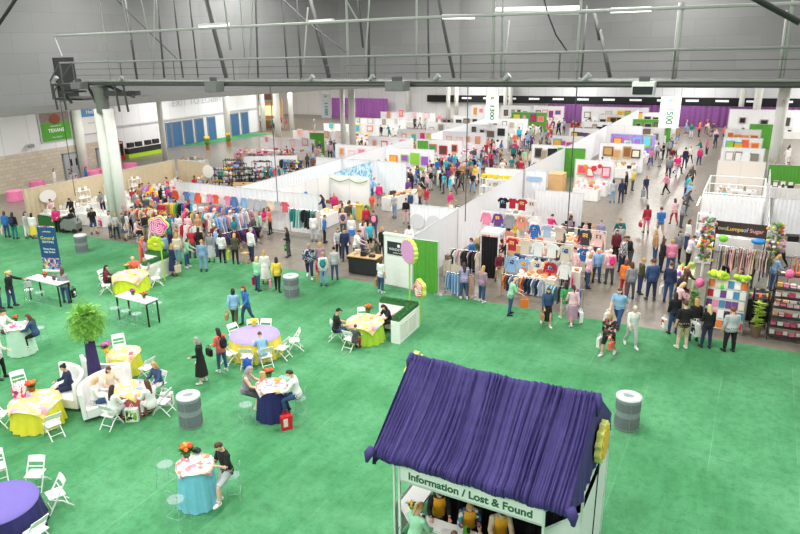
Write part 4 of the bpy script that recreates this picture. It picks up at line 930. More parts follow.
# ================================================================== PURPLE ROOFED KIOSK
PV = M('#3d3472', .75, .3, 5); FR = M('#dfe7e2', .4, .05)
k = thing('information_kiosk', 'white information kiosk under a draped purple gable roof', 'kiosk', (0, 0, 0))
x0, x1, ye, yr, yb, ze, zr = -5.80, -1.95, 10.04, 11.8, 13.6, 2.97, 4.28
R = random.Random(5)
def roofcloth(xa, xb, steps, seed):
    nx = int((xb-xa)/.012); prof = [(ye-.05, ze-.15), (ye-.09, ze-.06), (ye-.02, ze+.04)]+[(ye+(yr-ye)*t, ze+.04+(zr-ze)*t-.10*sin(pi*t)) for t in (.12, .25, .4, .55, .7, .85, .95)]+[(yr, zr+.04)]+[(yr+(yb-yr)*t, zr+.02+(ze-zr)*t-.10*sin(pi*t)) for t in (.1, .3, .55, .8, 1.0)]
    vs = []; P = len(prof); R = random.Random(seed)
    comp = [(R.uniform(9, 75), R.random()*6.28, R.uniform(.4, 1)) for _ in range(12)]; big = [(R.uniform(2, 7), R.random()*6.28) for _ in range(4)]; nrm = sum(c[2] for c in comp)
    for i in range(nx+1):
        x = xa+(xb-xa)*i/nx; u = (x-xa)/(xb-xa)
        for j, (y, z) in enumerate(prof):
            X = x+.05*sin(j*.5+x*2.3)*(j/10 if j < 11 else 1)      # folds wander on their way up the slope
            f = sum(w*(1-2*abs(sin(fr*X+ph))) for fr, ph, w in comp)/nrm; g = sum(sin(fr*x+ph+j*.12) for fr, ph in big)/4
            a = .20 if j < 10 else .14 if j == 10 else .03
            sag = -.06*sin(pi*u) if 3 <= j < 11 else 0
            vs.append((x, y-.7*a*f-.03*g-(.05*(.5+.5*sin(x*9)) if j < 2 else 0), z+.75*a*f+.035*g+sag))
    fs = [(i*P+j, (i+1)*P+j, (i+1)*P+j+1, i*P+j+1) for i in range(nx) for j in range(P-1)]
    return MB().add(vs, fs)
roofcloth(x0, x1, 0, 3).build('roof_drape', PV, k, True)
# gable ends: hanging gathered cloth at both corners
for s, xx in ((-1, x0), (1, x1)):
    MB().tube([(xx+s*.0, ye-.05, ze+.02), (xx+s*.07, ye-.08, ze-.10), (xx+s*.10, ye-.1, ze-.28)], [(.09, .08), (.10, .08), (.03, .03)], 12).build('knotted_drape', PV, k, True)
    MB().tube([(xx, yr, zr+.02), (xx+s*.04, yr-.05, zr-.15), (xx+s*.03, yr-.1, zr-.4)], [(.05, .08), (.07, .1), (.03, .06)], 12).build('gathered_drape', PV, k, True)
    gm = MB(); vs = []; nn = 46
    for i in range(nn+1):
        y = ye+(yb-ye)*i/nn; zt = ze+(zr-ze)*(1-abs(y-yr)/(yr-ye if y < yr else yb-yr)); fo = .035*sin(i*1.9)+.02*sin(i*.8)
        for q in range(5): vs.append((xx+s*(.01+.02*q/4)+fo*q/4, y, zt-.02-(zt-2.62+.06*sin(i*.7))*q/4))
    gm.add(vs, [(5*i+q, 5*i+5+q, 5*i+6+q, 5*i+1+q) for i in range(nn) for q in range(4)]).build('gable_drape', PV, k, True)
    n = 40; mb = MB()   # yellow scalloped sunburst on the gable
    yc, zc = (yr+.15, 3.22) if s > 0 else (yr+.55, 3.62)
    out = [(yc+(.38+.04*cos(11*a))*cos(a), zc+(.38+.04*cos(11*a))*sin(a)) for a in [2*pi*q/90 for q in range(90)]]
    f = MB().prism(out, -.06, .06); f.v = [(xx+s*(.12 if s > 0 else .22)+v[1], v[0], v[2]) for v in f.v]; rim = f.build('sunburst_rim', M('#dde476', .6, .06), k)
    f = MB().prism([(yc+(a-yc)*.8, zc+(b-zc)*.8) for a, b in out], -.01, .01); f.v = [(xx+s*(.192 if s > 0 else .292)+v[1], v[0], v[2]) for v in f.v]; f.build('sunburst_face', M('#e7b93c', .6, .06), rim)
MB().tube([(x0+.05, ye+.05, ze-.08), (x1-.05, ye+.05, ze-.08)], .035, 8).build('eave_roll', PV, k)
for x, y in ((-5.32, 10.22), (-2.42, 10.22), (-5.85, 11.0), (-1.92, 11.0), (-5.85, 13.4), (-1.92, 13.4)):
    MB().box(x-.022, y-.022, .008, x+.022, y+.022, 2.62).build('post', FR, k)
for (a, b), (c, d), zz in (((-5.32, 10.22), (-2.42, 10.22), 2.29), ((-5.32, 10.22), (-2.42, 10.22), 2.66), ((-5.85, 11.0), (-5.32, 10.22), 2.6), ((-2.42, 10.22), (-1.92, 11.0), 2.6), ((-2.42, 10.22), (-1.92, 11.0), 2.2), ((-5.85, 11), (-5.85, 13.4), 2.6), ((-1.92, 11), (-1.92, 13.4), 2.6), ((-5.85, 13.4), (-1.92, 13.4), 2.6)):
    MB().tube([(a, b, zz), (c, d, zz)], .028, 4).build('rail', M('#b9d3c4', .4, .05), k)  # pale green is the carpet's reflection in the aluminium, put into the colour
sb = MB().box(-5.30, 10.215, 2.31, -2.44, 10.235, 2.64).build('sign_board', M('#f4f6f4', .5, .02), k)
text('Information / Lost & Found', .226, M('#2f6b45', .6, .04), sb, (-3.87, 10.212, 2.445), (radians(90), 0, 0), ext=.002, sx=1.0, bold=.007)
mb = MB().add([(-2.42, 10.24, .05), (-1.94, 10.98, .05), (-1.94, 10.98, 2.18), (-2.42, 10.24, 2.18)], [(0, 1, 2, 3)]); mb.build('side_panel', M('#e8eaea', .5, .03), k)
mb = MB().add([(-5.85, 11.0, .05), (-5.85, 13.4, .05), (-5.85, 13.4, 1.0), (-5.85, 11.0, 1.0)], [(0, 1, 2, 3)]); mb.build('side_panel', M('#e8eaea', .5, .03), k)
MB().add([(-1.92, 11.0, .05), (-1.92, 13.4, .05), (-1.92, 13.4, 2.2), (-1.92, 11.0, 2.2)], [(0, 1, 2, 3)]).build('side_panel', M('#e8eaea', .5, .03), k)
drapemesh(2.9, 2.6, M('#131417', .9, .2), .05, .25, parent=k, name='shade_drape').location = (-5.28, 11.78, 0)  # black sheet close behind the counter in place of the kiosk's inner shade
drapemesh(1.2, 2.55, M('#131417', .9, .2), .05, .25, parent=k, name='shade_drape').location = (-3.1, 12.4, 0)  # second black sheet, also standing for shade at the back
t = thing('kiosk_counter', 'white counter inside the purple roofed kiosk', 'counter', (0, 0, .008))
MB().add([(-5.3, 10.62, .95), (-2.5, 10.62, .95), (-2.5, 10.98, .95), (-5.3, 10.98, .95), (-5.3, 10.62, 1.0), (-2.5, 10.62, 1.0), (-2.5, 10.98, 1.0), (-5.3, 10.98, 1.0)], [(0, 3, 2, 1), (4, 5, 6, 7), (0, 1, 5, 4), (1, 2, 6, 5), (2, 3, 7, 6), (3, 0, 4, 7)]).build('worktop', WHITE, t)
MB().add([(-5.78, 11.06, .95), (-5.31, 10.62, .95), (-5.31, 12.3, .95), (-5.78, 12.3, .95), (-5.78, 11.06, 1.0), (-5.31, 10.62, 1.0), (-5.31, 12.3, 1.0), (-5.78, 12.3, 1.0)], [(0, 3, 2, 1), (4, 5, 6, 7), (0, 1, 5, 4), (1, 2, 6, 5), (2, 3, 7, 6), (3, 0, 4, 7)]).build('side_worktop', WHITE, t)
MB().box(-5.3, 10.66, 0, -2.5, 10.69, .90).build('front_panel', M('#e4ebe6', .5, .03), t)
MB().box(-5.3, 10.615, .90, -2.5, 10.66, .95).build('edge_rail', M('#9fc7ae', .45, .05), t)
for x in (-5.28, -4.35, -3.4, -2.52): MB().box(x-.02, 10.63, 0, x+.02, 10.66, .9).build('upright', FR, t)
def onc(px, py): q = G(px, py, 1.012); return (max(-5.2, min(-2.6, q.x)), max(10.70, min(10.88, q.y)), 1.012)
for px, py, nm, lab, fn in (
    (419, 511, 'leaflet', 'pink printed leaflet in front of the volunteer in black', lambda: MB().box(-.11, -.08, 0, .11, .08, .006).build('leaflet', Mpat('pink_leaflet', ['#f0c4d6', '#f6f1ee', '#e58ab2'], 16))),
    (426, 514, 'phone', 'black phone on the counter by the volunteer in black', lambda: MB().box(-.04, -.08, 0, .04, .08, .012).build('phone', BLACK)),
    (469, 526, 'folder', 'bright green folder on the kiosk counter', lambda: MB().box(-.05, -.15, 0, .05, .15, .02).build('folder', M('#57c23c', .5, .06))),
    (456, 522, 'paper_sheet', 'white paper sheets before the seated volunteer', lambda: MB().box(-.12, -.09, 0, .12, .09, .006).build('paper_sheet', WHITE)),
    (475, 522, 'pen_cup', 'black pen cup on the kiosk counter', lambda: MB().lathe([(.035, 0), (.04, .1)], 10).build('pen_cup', BLACK))):
    o = put(fn(), onc(px, py), .3); tag(o, lab, nm.replace('_', ' '))
q = onc(412, 504); flowers(Vector((-5.45, 11.02, 0)), 1.012, ['#f0b23c', '#e9d24c'], 'small yellow flower in a green pot on the kiosk counter', .8, '#6fae3f')
t = thing('office_chair', 'black chair in the dark back of the kiosk', 'chair', (-2.72, 11.36, .008), 2.6)
MB().box(-.24, -.24, .42, .24, .24, .5).build('seat', BLACK, t); MB().box(-.22, -.28, .55, .22, -.22, 1.0).build('backrest', BLACK, t); MB().tube([(0, 0, .05), (0, 0, .42)], .04, 8).build('pedestal', DGREY, t)
for q in range(5): MB().tube([(0, 0, .08), (.26*cos(q*1.257), .26*sin(q*1.257), .02)], .02, 6).build('leg', DGREY, t)
MB().tube([(0, -.2, .45), (0, -.27, .7)], .025, 6).build('back_bar', DGREY, t)
# people at the kiosk
person((-4.97, 11.36, 0), 'counter', 's', 'black', 'black', 'brown bob', label='volunteer in a black jacket and yellow apron behind the kiosk counter', hgt=1.66)
person((-4.27, 11.34, 0), 'counter', 's', 'mixed', 'navy', 'blond bob', label='curly blond volunteer in a patterned blouse and yellow apron behind the counter', hgt=1.56)
person((-3.60, 11.36, 0), 'counter', 's', 'beige', 'dgrey', 'brown short', label='volunteer in a beige cardigan and yellow apron behind the counter', hgt=1.66)
APR = M('#eba71f', .8, .08)
for x, y, s in ((-4.97, 11.36, 1.0), (-4.27, 11.34, .95), (-3.60, 11.36, 1.0)):
    o = [p for p in ALL if p.get('category') == 'person' and abs(p.location.x-x) < .01][-1]
    b = base('counter', .0105); me, tg = b['me'], b['tg']
    if 'apron' not in PM: PM['apron'] = shell(me, tg, lambda t, c: t in ('torso', 'hips') and c.y > .03 and abs(c.x) < .125 and c.z < b['pz']+.47, .026, 'apron')
    c = link('apron', PM['apron'], o, 'yellow apron'); 
    if not c.data.materials: c.data.materials.append(APR)
a = person((-5.06, 10.38, 0), 'browse', 'ne', 'mint', 'khaki', 'blond tail', label='blond visitor in a mint top at the kiosk counter', hgt=1.64)
person((-4.02, 10.0, 0), 'reach', 'n', 'coral', 'dgrey', 'brown bob', label='brown-haired visitor in coral at the kiosk, one arm raised', hgt=1.60, sleeve='short')
q = Vector((-5.24, 10.30, .98)); t = thing('handbag', 'small black handbag at the hip of the blond visitor at the kiosk', 'bag', (q.x-.08, q.y-.1, .78), .6); MB().box(-.1, -.05, 0, .1, .05, .18).build('bag_body', BLACK, t); MB().tube([(-.09, 0, .17), (0, 0, .4), (.09, 0, .17)], .008, 5).build('strap', BLACK, t)
# ================================================================== BOOTHS
PIPE = M('#d0d2d2', .4, .05, metal=.3)
DRW = M('#f0f1f4', .8, .03, 4); DRB = M('#cdbd9e', .85, .10, 4); DRG = GREENL; DRP = M('#9a86cf', .85, .1)
DM = {'white': DRW, 'beige': DRB, 'green': DRG, 'purple': DRP, 'mesh': M('#e6e7ea', .8, .05), 'black': M('#1d1e20', .9, .2), 'blueprint': Mpat('blue_print_drape', ['#b9dff0', '#8fc7e4', '#e4f1f4', '#6fb2d8', '#cfe8f2'], 6)}
def drape(xa, ya, xb, yb, col, label, h=2.44, z0=.03, group=None):
    L = hypot(xb-xa, yb-ya); t = thing('drape_wall', label, 'drape wall', (xa, ya, 0), atan2(yb-ya, xb-xa), group)
    per = .20 if L < 8 else .34
    drapemesh(L-.08, h, DM[col], .022, per, z0, 'drape', t).location = (.04, 0, 0)
    MB().tube([(0, 0, h+.01), (L, 0, h+.01)], .02, 6).build('top_pipe', PIPE, t)
    n = max(1, round(L/3.05))
    for i in range(n+1): MB().tube([(L*i/n, .04, .02), (L*i/n, .04, h+.02)], .02, 6).build('upright', PIPE, t)
    for i in range(n+1): MB().box(L*i/n-.2, -.12, 0, L*i/n+.2, .2, .012).build('base_plate', STEEL, t)
    return t
def hardwall(xa, ya, xb, yb, label, h=2.44, mat=None, th=.06, n=None):
    L = hypot(xb-xa, yb-ya); t = thing('panel_wall', label, 'panel wall', (xa, ya, 0), atan2(yb-ya, xb-xa)); n = n or max(1, round(L/1.5))
    for i in range(n): MB().box(L*i/n+.015, 0, .03, L*(i+1)/n-.015, th, h-.03).build('panel', mat or WHITE, t)
    for i in range(n+1): MB().box(L*i/n-.015, -.01, 0, L*i/n+.015, th+.01, h).build('post', M('#cfd3d6', .4, .05), t)
    MB().box(0, -.005, h-.03, L, th+.005, h+.01).build('top_rail', M('#dfe1e3', .4, .05), t); return t
MP = {'mix': ['#b3243a', '#e8705c', '#2f6fb5', '#e6c94c', '#3fa15b', '#e58aa8', '#6a3f86', '#5d4030', '#232f52', '#e9e8e6'], 'wood': ['#c79a63', '#8d6138', '#d9b98a', '#3b2a1d', '#efe3cd'], 'white': ['#f0efeb', '#d9d6cf', '#c7c3ba', '#b7a88f', '#f4f2ee', '#8b8578'],
      'pink': ['#e58aa8', '#f0c4cf', '#e0506f', '#f4e3da', '#d9a05c', '#efe8e2', '#f7b7a0'], 'dark': ['#2b2a2c', '#4b4742', '#7a6a5a', '#1a1b1f', '#a19585', '#c7bda9'], 'bright': ['#f0b23c', '#e0307e', '#57b6d8', '#8cc63f', '#f06a3c', '#f4e34c', '#9a5cc0', '#f2f0ec'], 'amber': ['#e39a62', '#f3c79a', '#d97b45', '#f7e0c2', '#c96a4a', '#fbf2e6'], 'denim': ['#7fa0c4', '#35507a', '#b9c7d9', '#e9e8e6', '#202a44']}
CNM = {'#b3243a': 'red', '#e8705c': 'coral', '#2f6fb5': 'blue', '#e6c94c': 'yellow', '#3fa15b': 'green', '#e58aa8': 'pink', '#6a3f86': 'purple', '#5d4030': 'brown', '#232f52': 'navy', '#e9e8e6': 'white', '#c79a63': 'tan', '#8d6138': 'brown', '#d9b98a': 'straw coloured', '#3b2a1d': 'dark brown', '#efe3cd': 'cream', '#f0efeb': 'white', '#d9d6cf': 'off-white', '#c7c3ba': 'pale grey', '#b7a88f': 'taupe', '#f4f2ee': 'white', '#8b8578': 'grey-brown',
       '#f0c4cf': 'pale pink', '#e0506f': 'rose', '#f4e3da': 'blush', '#d9a05c': 'amber', '#efe8e2': 'ivory', '#f7b7a0': 'peach', '#2b2a2c': 'black', '#4b4742': 'charcoal', '#7a6a5a': 'brown-grey', '#1a1b1f': 'black', '#a19585': 'stone', '#c7bda9': 'sand', '#f0b23c': 'orange-yellow', '#e0307e': 'hot pink', '#57b6d8': 'sky blue', '#8cc63f': 'lime', '#f06a3c': 'orange', '#f4e34c': 'lemon', '#9a5cc0': 'violet', '#f2f0ec': 'white', '#e39a62': 'copper', '#f3c79a': 'apricot', '#d97b45': 'rust', '#f7e0c2': 'pale gold', '#c96a4a': 'terracotta', '#fbf2e6': 'ivory', '#7fa0c4': 'light denim', '#35507a': 'denim', '#b9c7d9': 'pale denim', '#202a44': 'dark navy'}
TABS = []
def disp_table(x, y, L, D, rz, label, h=.76, col='#efeeec', where=None, pal='mix', n=6, seed=0, kinds=('box', 'frame', 'jar')):
    """cloth covered display table centred on x, y, with its goods"""
    if y > 44:
        pts = [(x+u*L*.5*cos(rz)-v*D*.5*sin(rz), y+u*L*.5*sin(rz)+v*D*.5*cos(rz)) for u in (-1, -.5, 0, .5, 1) for v in (-1.1, 0, 1.1)]
        for a, b, r, l_, d_ in TABS:
            if any(abs((p-a)*cos(r)+(q-b)*sin(r)) < l_/2+.06 and abs(-(p-a)*sin(r)+(q-b)*cos(r)) < d_/2+.06 for p, q in pts): return None
        for o in ALL:
            if o.get("category") == "drape wall" and not o.get("low"):
                a, b, r = o.location.x, o.location.y, o.rotation_euler.z; l_ = max(c.dimensions.x for c in o.children); loc = [((p-a)*cos(r)+(q-b)*sin(r), -(p-a)*sin(r)+(q-b)*cos(r)) for p, q in pts]
                ins = [v for u, v in loc if -.1 < u < l_+.1]
                if ins and min(ins) < .1 and max(ins) > -.1: return None
    TABS.append((x, y, rz, L, D))
    t = thing('display_table', label, 'table', (x, y, .0), rz)
    MB().box(-L/2, -D/2, h-.03, L/2, D/2, h).build('tabletop', M(col, .8, .05), t)
    vs = []; m = 60
    for i in range(m):
        u = i/m*2*(L+D)
        if u < L: px, py, nx, ny = -L/2+u, -D/2, 0, -1
        elif u < L+D: px, py, nx, ny = L/2, -D/2+u-L, 1, 0
        elif u < 2*L+D: px, py, nx, ny = L/2-(u-L-D), D/2, 0, 1
        else: px, py, nx, ny = -L/2, D/2-(u-2*L-D), -1, 0
        w = .02+.018*sin(i*2.1)
        vs += [(px+nx*.008, py+ny*.008, h-.031), (px+nx*w, py+ny*w, .02)]
    MB().add(vs, [(2*i, (2*i+2) % (2*m), (2*i+3) % (2*m), 2*i+1) for i in range(m)]).build('table_skirt', M(col, .85, .07), t)
    if n: goods(x, y, L, D, rz, h+.003, where or label, pal, n, seed, kinds)
    return t
SHORT = {'white print rack nearest the hedge-fronted counter': 'near print rack', 'white print rack midway along the beige drape': 'middle print rack', 'white print rack deep along the beige drape': 'deep print rack', 'tall black wire shelves at the carpet edge': 'front wire shelves', 'second row of black wire shelves': 'second wire shelves', 'small wooden tiered rack behind the white shop front': 'wooden tiered rack', 'white shelf unit with yellow boxes on top': 'white shelf unit', 'wooden shelves behind the drape with round cloths': 'wooden shelves', 'white rack of cards at the aisle post': 'white card rack', 'narrow black rack at the end of the card stand': 'narrow black rack'}
def goods(x, y, L, D, rz, z, where, pal, n, seed, kinds):
    if y > 44: n = int(n*1.35)
    R = random.Random(seed*31+int(x*10)); cols = MP[pal]; rows = 2 if D > .5 else 1; per = max(1, -(-n//rows)); k = 0
    for r in range(rows):
        for i in range(per):
            if k >= n: return
            k += 1; w = L/per; lx = -L/2+w*(i+.5)+R.uniform(-.04, .04)*w; ly = (-D/4+D/2*r if rows == 2 else 0)
            kd = R.choice(kinds); c = R.choice(cols); s = min(w*.8, D/rows*.9, .42); a = R.uniform(-.25, .25)
            if kd == 'box': o = MB().box(-s/2, -s*.36, 0, s/2, s*.36, s*R.uniform(.35, .9)).build('gift_box', M(c, .7, .08)); nm = 'box'
            elif kd == 'frame':
                o = MB().box(-s*.5, -.015, 0, s*.5, .015, s*1.1).box(-s*.38, -.02, s*.14, s*.38, -.0151, s*.96, 1).build('framed_print', [M(c, .6, .08), M('#f0ece4', .7, .05)]); nm = 'print'; a *= .6
            elif kd == 'jar': o = MB().lathe([(s*.22, 0), (s*.28, s*.15), (s*.26, s*.5), (s*.15, s*.6), (s*.17, s*.68)], 12).build('jar', M(c, .35, .08), smooth=False); nm = 'jar'
            elif kd == 'pillow': o = MB().ell((0, 0, s*.42), (s*.5, s*.18, s*.42), 12).build('cushion', M(c, .85, .1), smooth=True); nm = 'cushion'
            elif kd == 'stack':
                o = MB().box(-s*.45, -s*.35, 0, s*.45, s*.35, .04).box(-s*.43, -s*.33, .04, s*.44, s*.34, .085, 1).box(-s*.44, -s*.35, .085, s*.42, s*.33, .13).build('folded_stack', [M(c, .85, .1), M(R.choice(cols), .85, .1)]); nm = 'cloth stack'
            elif kd == 'tree': o = MB().lathe([(s*.34, 0), (s*.30, s*.1), (s*.22, s*.5), (s*.10, s*1.0), (.004, s*1.3)], 10).build('table_decoration', M(c, .7, .15)); nm = 'cone'
            else: o = MB().lathe([(s*.1, 0), (s*.3, s*.1), (s*.42, s*.32), (s*.38, s*.36), (s*.1, s*.14)], 14).build('bowl', M(c, .4, .08)); nm = 'bowl'
            q = Vector((lx, ly, 0)); q.rotate(Matrix.Rotation(rz, 3, 'Z')); put(o, (x+q.x, y+q.y, z), rz+a)
            tag(o, '%s %s on the %s' % (CNM.get(c, 'coloured'), nm, where), {'box': 'box', 'print': 'picture', 'cloth stack': 'folded cloth', 'cone': 'decoration'}.get(nm, nm), 'goods on the '+where)
# ---- garments
def gshape(kind):
    if kind == 'tee': return [(-.20, -.66), (.20, -.66), (.205, -.24), (.30, -.30), (.37, -.18), (.20, -.02), (.08, 0), (0, -.035), (-.08, 0), (-.20, -.02), (-.37, -.18), (-.30, -.30), (-.205, -.24)]
    if kind == 'long': return [(-.22, -.74), (.22, -.74), (.20, -.24), (.27, -.60), (.35, -.58), (.29, -.12), (.19, -.02), (.08, 0), (0, -.03), (-.08, 0), (-.19, -.02), (-.29, -.12), (-.35, -.58), (-.27, -.60), (-.20, -.24)]
    if kind == 'dress': return [(-.33, -1.05), (-.1, -1.08), (.12, -1.06), (.33, -1.05), (.17, -.42), (.19, -.12), (.15, 0), (.06, -.02), (0, -.06), (-.06, -.02), (-.15, 0), (-.19, -.12), (-.17, -.42)]
    if kind == 'pants': return [(-.20, -.95), (-.03, -.95), (0, -.35), (.03, -.95), (.20, -.95), (.19, 0), (-.19, 0)]
    if kind == 'apron': return [(-.26, -.85), (.26, -.85), (.26, -.30), (.12, -.22), (.10, 0), (-.10, 0), (-.12, -.22), (-.26, -.30)]
GM = {}
KN = {'tee': 'T-shirt', 'long': 'long-sleeved top', 'dress': 'dress', 'pants': 'trousers', 'apron': 'apron'}
NG = [0]
def garment(kind, loc, rz, col, label, group, pr=None, s=1.0, th=.03):
    key = (kind, th, bool(pr))
    if key not in GM:
        out = gshape(kind); m = MB().prism(out, -th, th)
        # a little body: lower edge flares and the front bellies out
        m.v = [(x*(1+.04*sin(z*9)), y*(1.3 if z < -.3 else .7)+.012*sin(x*14+z*5), z) for x, y, z in m.v]
        if pr: m.box(-.12, -th*1.3-.014, -.34, .12, -th*.7-.012, -.14, 1)
        GM[key] = m.mesh('garment', [None, None] if pr else [None]) if False else m.mesh('garment', [BLACK, WHITE] if pr else [BLACK])
    o = link('garment', GM[key]); NG[0] += 1
    o.material_slots[0].link = 'OBJECT'; o.material_slots[0].material = M(col, .85, .14, 14) if isinstance(col, str) else col
    if pr: o.material_slots[1].link = 'OBJECT'; o.material_slots[1].material = pr
    put(o, loc, rz, (s, 1, s)); tag(o, label, 'clothing', group); return o
HN = {}
def hexname(c):
    if c not in HN:
        r, g, b = (int(c[i:i+2], 16)/255 for i in (1, 3, 5)); import colorsys; h, l, s = colorsys.rgb_to_hls(r, g, b); h *= 360
        HN[c] = ('black' if l < .14 else 'white' if l > .88 else ('dark grey' if l < .4 else 'grey' if l < .7 else 'pale grey')) if s < .16 or l < .1 or l > .93 else \
            ('dark ' if l < .3 else 'pale ' if l > .75 else '')+('red' if h < 14 or h > 345 else 'orange' if h < 40 else 'yellow' if h < 65 else 'green' if h < 165 else 'teal' if h < 195 else 'blue' if h < 250 else 'purple' if h < 290 else 'pink')
    return HN[c]
def rack(pa, pb, h, cols, kinds, where, sp=.11, tops=None, seed=1, legs=True):
    """clothes rail from pa to pb with garments hung across it"""
    d = Vector((pb[0]-pa[0], pb[1]-pa[1], 0)); L = d.length; rz = atan2(d.y, d.x); R = random.Random(seed)
    t = thing('clothes_rail', 'steel clothes rail holding the '+where, 'clothes rail', (pa[0], pa[1], .0), rz)
    MB().tube([(0, 0, h), (L, 0, h)], .016, 6).build('rail', CHROME, t)
    for x in (0, L):
        MB().tube([(x, 0, .02), (x, 0, h)], .016, 6).build('upright', CHROME, t); MB().tube([(x, -.25, .02), (x, .25, .02)], .016, 6).build('foot', CHROME, t)
    n = max(1, int((L-.08)/sp))
    for i in range(n):
        c = cols[(i*len(cols))//n] if tops else R.choice(cols); kd = R.choice(kinds); x = .08+(L-.16)*(i+.5)/n
        garment(kd, (pa[0]+d.x/L*x, pa[1]+d.y/L*x, h-.03), rz+pi/2+R.uniform(-.12, .12), c, '%s %s among the %s' % (hexname(c), KN[kd], where), where, s=R.uniform(.9, 1.02), th=.022)
    return t
def gridwall(pa, pb, h, cols, kinds, where, rows=2, sp=.62, seed=1, pr=None, z1=None):
    """black wire grid panel with clothes hung flat on its face"""
    d = Vector((pb[0]-pa[0], pb[1]-pa[1], 0)); L = d.length; rz = atan2(d.y, d.x); R = random.Random(seed); n = max(1, round(L/sp))
    t = thing('grid_panel', 'wire grid panel behind the '+where, 'display panel', (pa[0], pa[1], 0), rz)
    MB().box(0, .0, .05, .03, .03, h).box(L-.03, 0, .05, L, .03, h).box(0.03, 0, h-.03, L-.03, .03, h).box(.03, 0, .05, L-.03, .03, .08).build('frame', M('#e9e9e7', .5, .05), t)
    for k in range(1, int(L/.35)): MB().tube([(L*k/int(L/.35), .015, .08), (L*k/int(L/.35), .015, h-.03)], .006, 4).build('wire', M('#dcdcda', .5, .05), t)
    nv = Vector((d.y, -d.x, 0)).normalized()*.09
    for r in range(rows):
        for i in range(n):
            if R.random() < .06: continue
            c = R.choice(cols); kd = R.choice(kinds); x = L*(i+.5)/n; z = (z1 or h-.04)-r*.86
            if z < .7: continue
            garment(kd, (pa[0]+d.x/L*x+nv.x, pa[1]+d.y/L*x+nv.y, z), rz, c, '%s %s on the %s' % (hexname(c), KN[kd], where), where, pr=(R.choice(pr) if pr and R.random() < .6 else None), s=R.uniform(.85, .98), th=.03)
    return t
def shelf_unit(x, y, L, D, rz, h, n, label, pal, per, seed, mat=None, kinds=('box', 'jar', 'bowl'), z0=.15):
    t = thing('shelf_unit', label, 'shelves', (x, y, 0), rz); mt = mat or BLACK
    for sx in (-1, 1):
        for sy in (-1, 1): MB().box(sx*L/2-.015, sy*D/2-.015, 0, sx*L/2+.015, sy*D/2+.015, h).build('upright', mt, t)
    for k in range(n):
        z = z0+(h-z0-.05)*k/(n-1); MB().box(-L/2, -D/2, z, L/2, D/2, z+.025).build('shelf', mt, t)
        if per: goods(x, y, L*.94, D*.8, rz, z+.026, ('%s shelf of the ' % ORD[n-k] if k < n-1 else 'top shelf of the ')+SHORT.get(label, label), pal, per, seed+k, kinds)
    return t
def balloon(x, y, z, c, label, r=.16):
    t = thing('balloon', label, 'balloon', (x, y, z-r*1.9)); MB().ell((0, 0, r*1.9), (r, r, r*1.15), 14).build('balloon_body', M(c, .3, .05), t, True)
    MB().tube([(0, 0, r*.75), (.01, 0, 0), (0, .01, -.3)], .004, 4).build('string', WHITE, t)
def sign_oval(x, y, z, rx, rz_, label, rot):
    n = 32; o = MB().prism([(rx*cos(2*pi*k/n), rz_*sin(2*pi*k/n)) for k in range(n)], -.015, .015).build('oval_sign', M('#e9e7e2', .6, .03)); put(o, (x, y, z), rot); tag(o, label, 'sign')
BRIGHT = ['#e0307e', '#e87a2d', '#2f6fb5', '#e9e8e6', '#191a1d', '#b3243a', '#35b9cf', '#e6c94c', '#8f9298', '#e58aa8', '#3fa15b', '#232f52']
SOFTC = ['#e9bfc6', '#d8c6b4', '#b9bcc0', '#e8d9c8', '#8fb8de', '#c99aa8', '#e9e8e6', '#a98a9e', '#d3bfa4']
DARKC = ['#191a1d', '#2b2c33', '#6f2135', '#6a3f86', '#232f52', '#4b4e55', '#8b2d55']
# ------------------------------------------------------------------ left booth along the beige drape
drape(-40.7, 26.1, -40.5, 39.3, 'beige', 'long beige drape wall running back from the hedge-fronted counter')
drape(-40.3, 39.35, -36.3, 38.7, 'beige', 'short beige drape wall closing the far end of the white goods booth')
sign_oval(-40.42, 27.6, 1.75, .62, .42, 'white oval sign on the beige drape near the hedge-fronted counter', radians(90)); sign_oval(-36.2, 38.45, 1.9, .5, .5, 'round white sign on the end of the beige drape', .1)
t = disp_table(-38.6, 26.75, 2.2, .9, 0, 'white counter table with a clipped hedge front', .95, n=4, pal='white', seed=3)
hedge(None, -1.1, -.64, 0, 1.12, -.485, .85, 'front_hedge', t, 5); hedge(None, 1.135, -.64, 0, 1.26, .5, .85, 'side_hedge', t, 6)
for i, (y, n) in enumerate(((28.9, 8), (31.2, 8), (33.5, 8), (35.8, 7), (38.0, 6))): disp_table(-39.8, y, 2.1, .75, radians(90), ['first print table along the beige drape', 'second print table along the beige drape', 'third print table along the beige drape', 'fourth print table along the beige drape', 'last print table along the beige drape'][i], n=n, pal='white', seed=10+i, kinds=('frame', 'frame', 'box', 'stack'))
for i, y in enumerate((30.05, 32.4, 34.65)): shelf_unit(-40.05, y, .8, .4, radians(90), 1.75, 4, ['white print rack nearest the hedge-fronted counter', 'white print rack midway along the beige drape', 'white print rack deep along the beige drape'][i], 'white', 3, 300+i, WHITE, ('frame', 'box'))
disp_table(-36.9, 28.3, 2.4, .8, .05, 'white cloth table between the scooter and the twin column', n=6, pal='white', seed=17, kinds=('frame', 'box', 'jar'))
disp_table(-37.6, 31.2, 2.2, .8, .1, 'white cloth table behind the twin column', n=7, pal='white', seed=18, kinds=('frame', 'frame', 'stack')); disp_table(-36.4, 35.8, 2.6, .8, .1, 'white cloth table toward the far end of the beige drape', n=7, pal='pink', seed=19, kinds=('frame', 'pillow', 'box'))
q = G(72, 232); t = thing('mobility_scooter', 'grey covered mobility scooter parked at the carpet edge', 'scooter', (q.x, q.y, .0), .3)
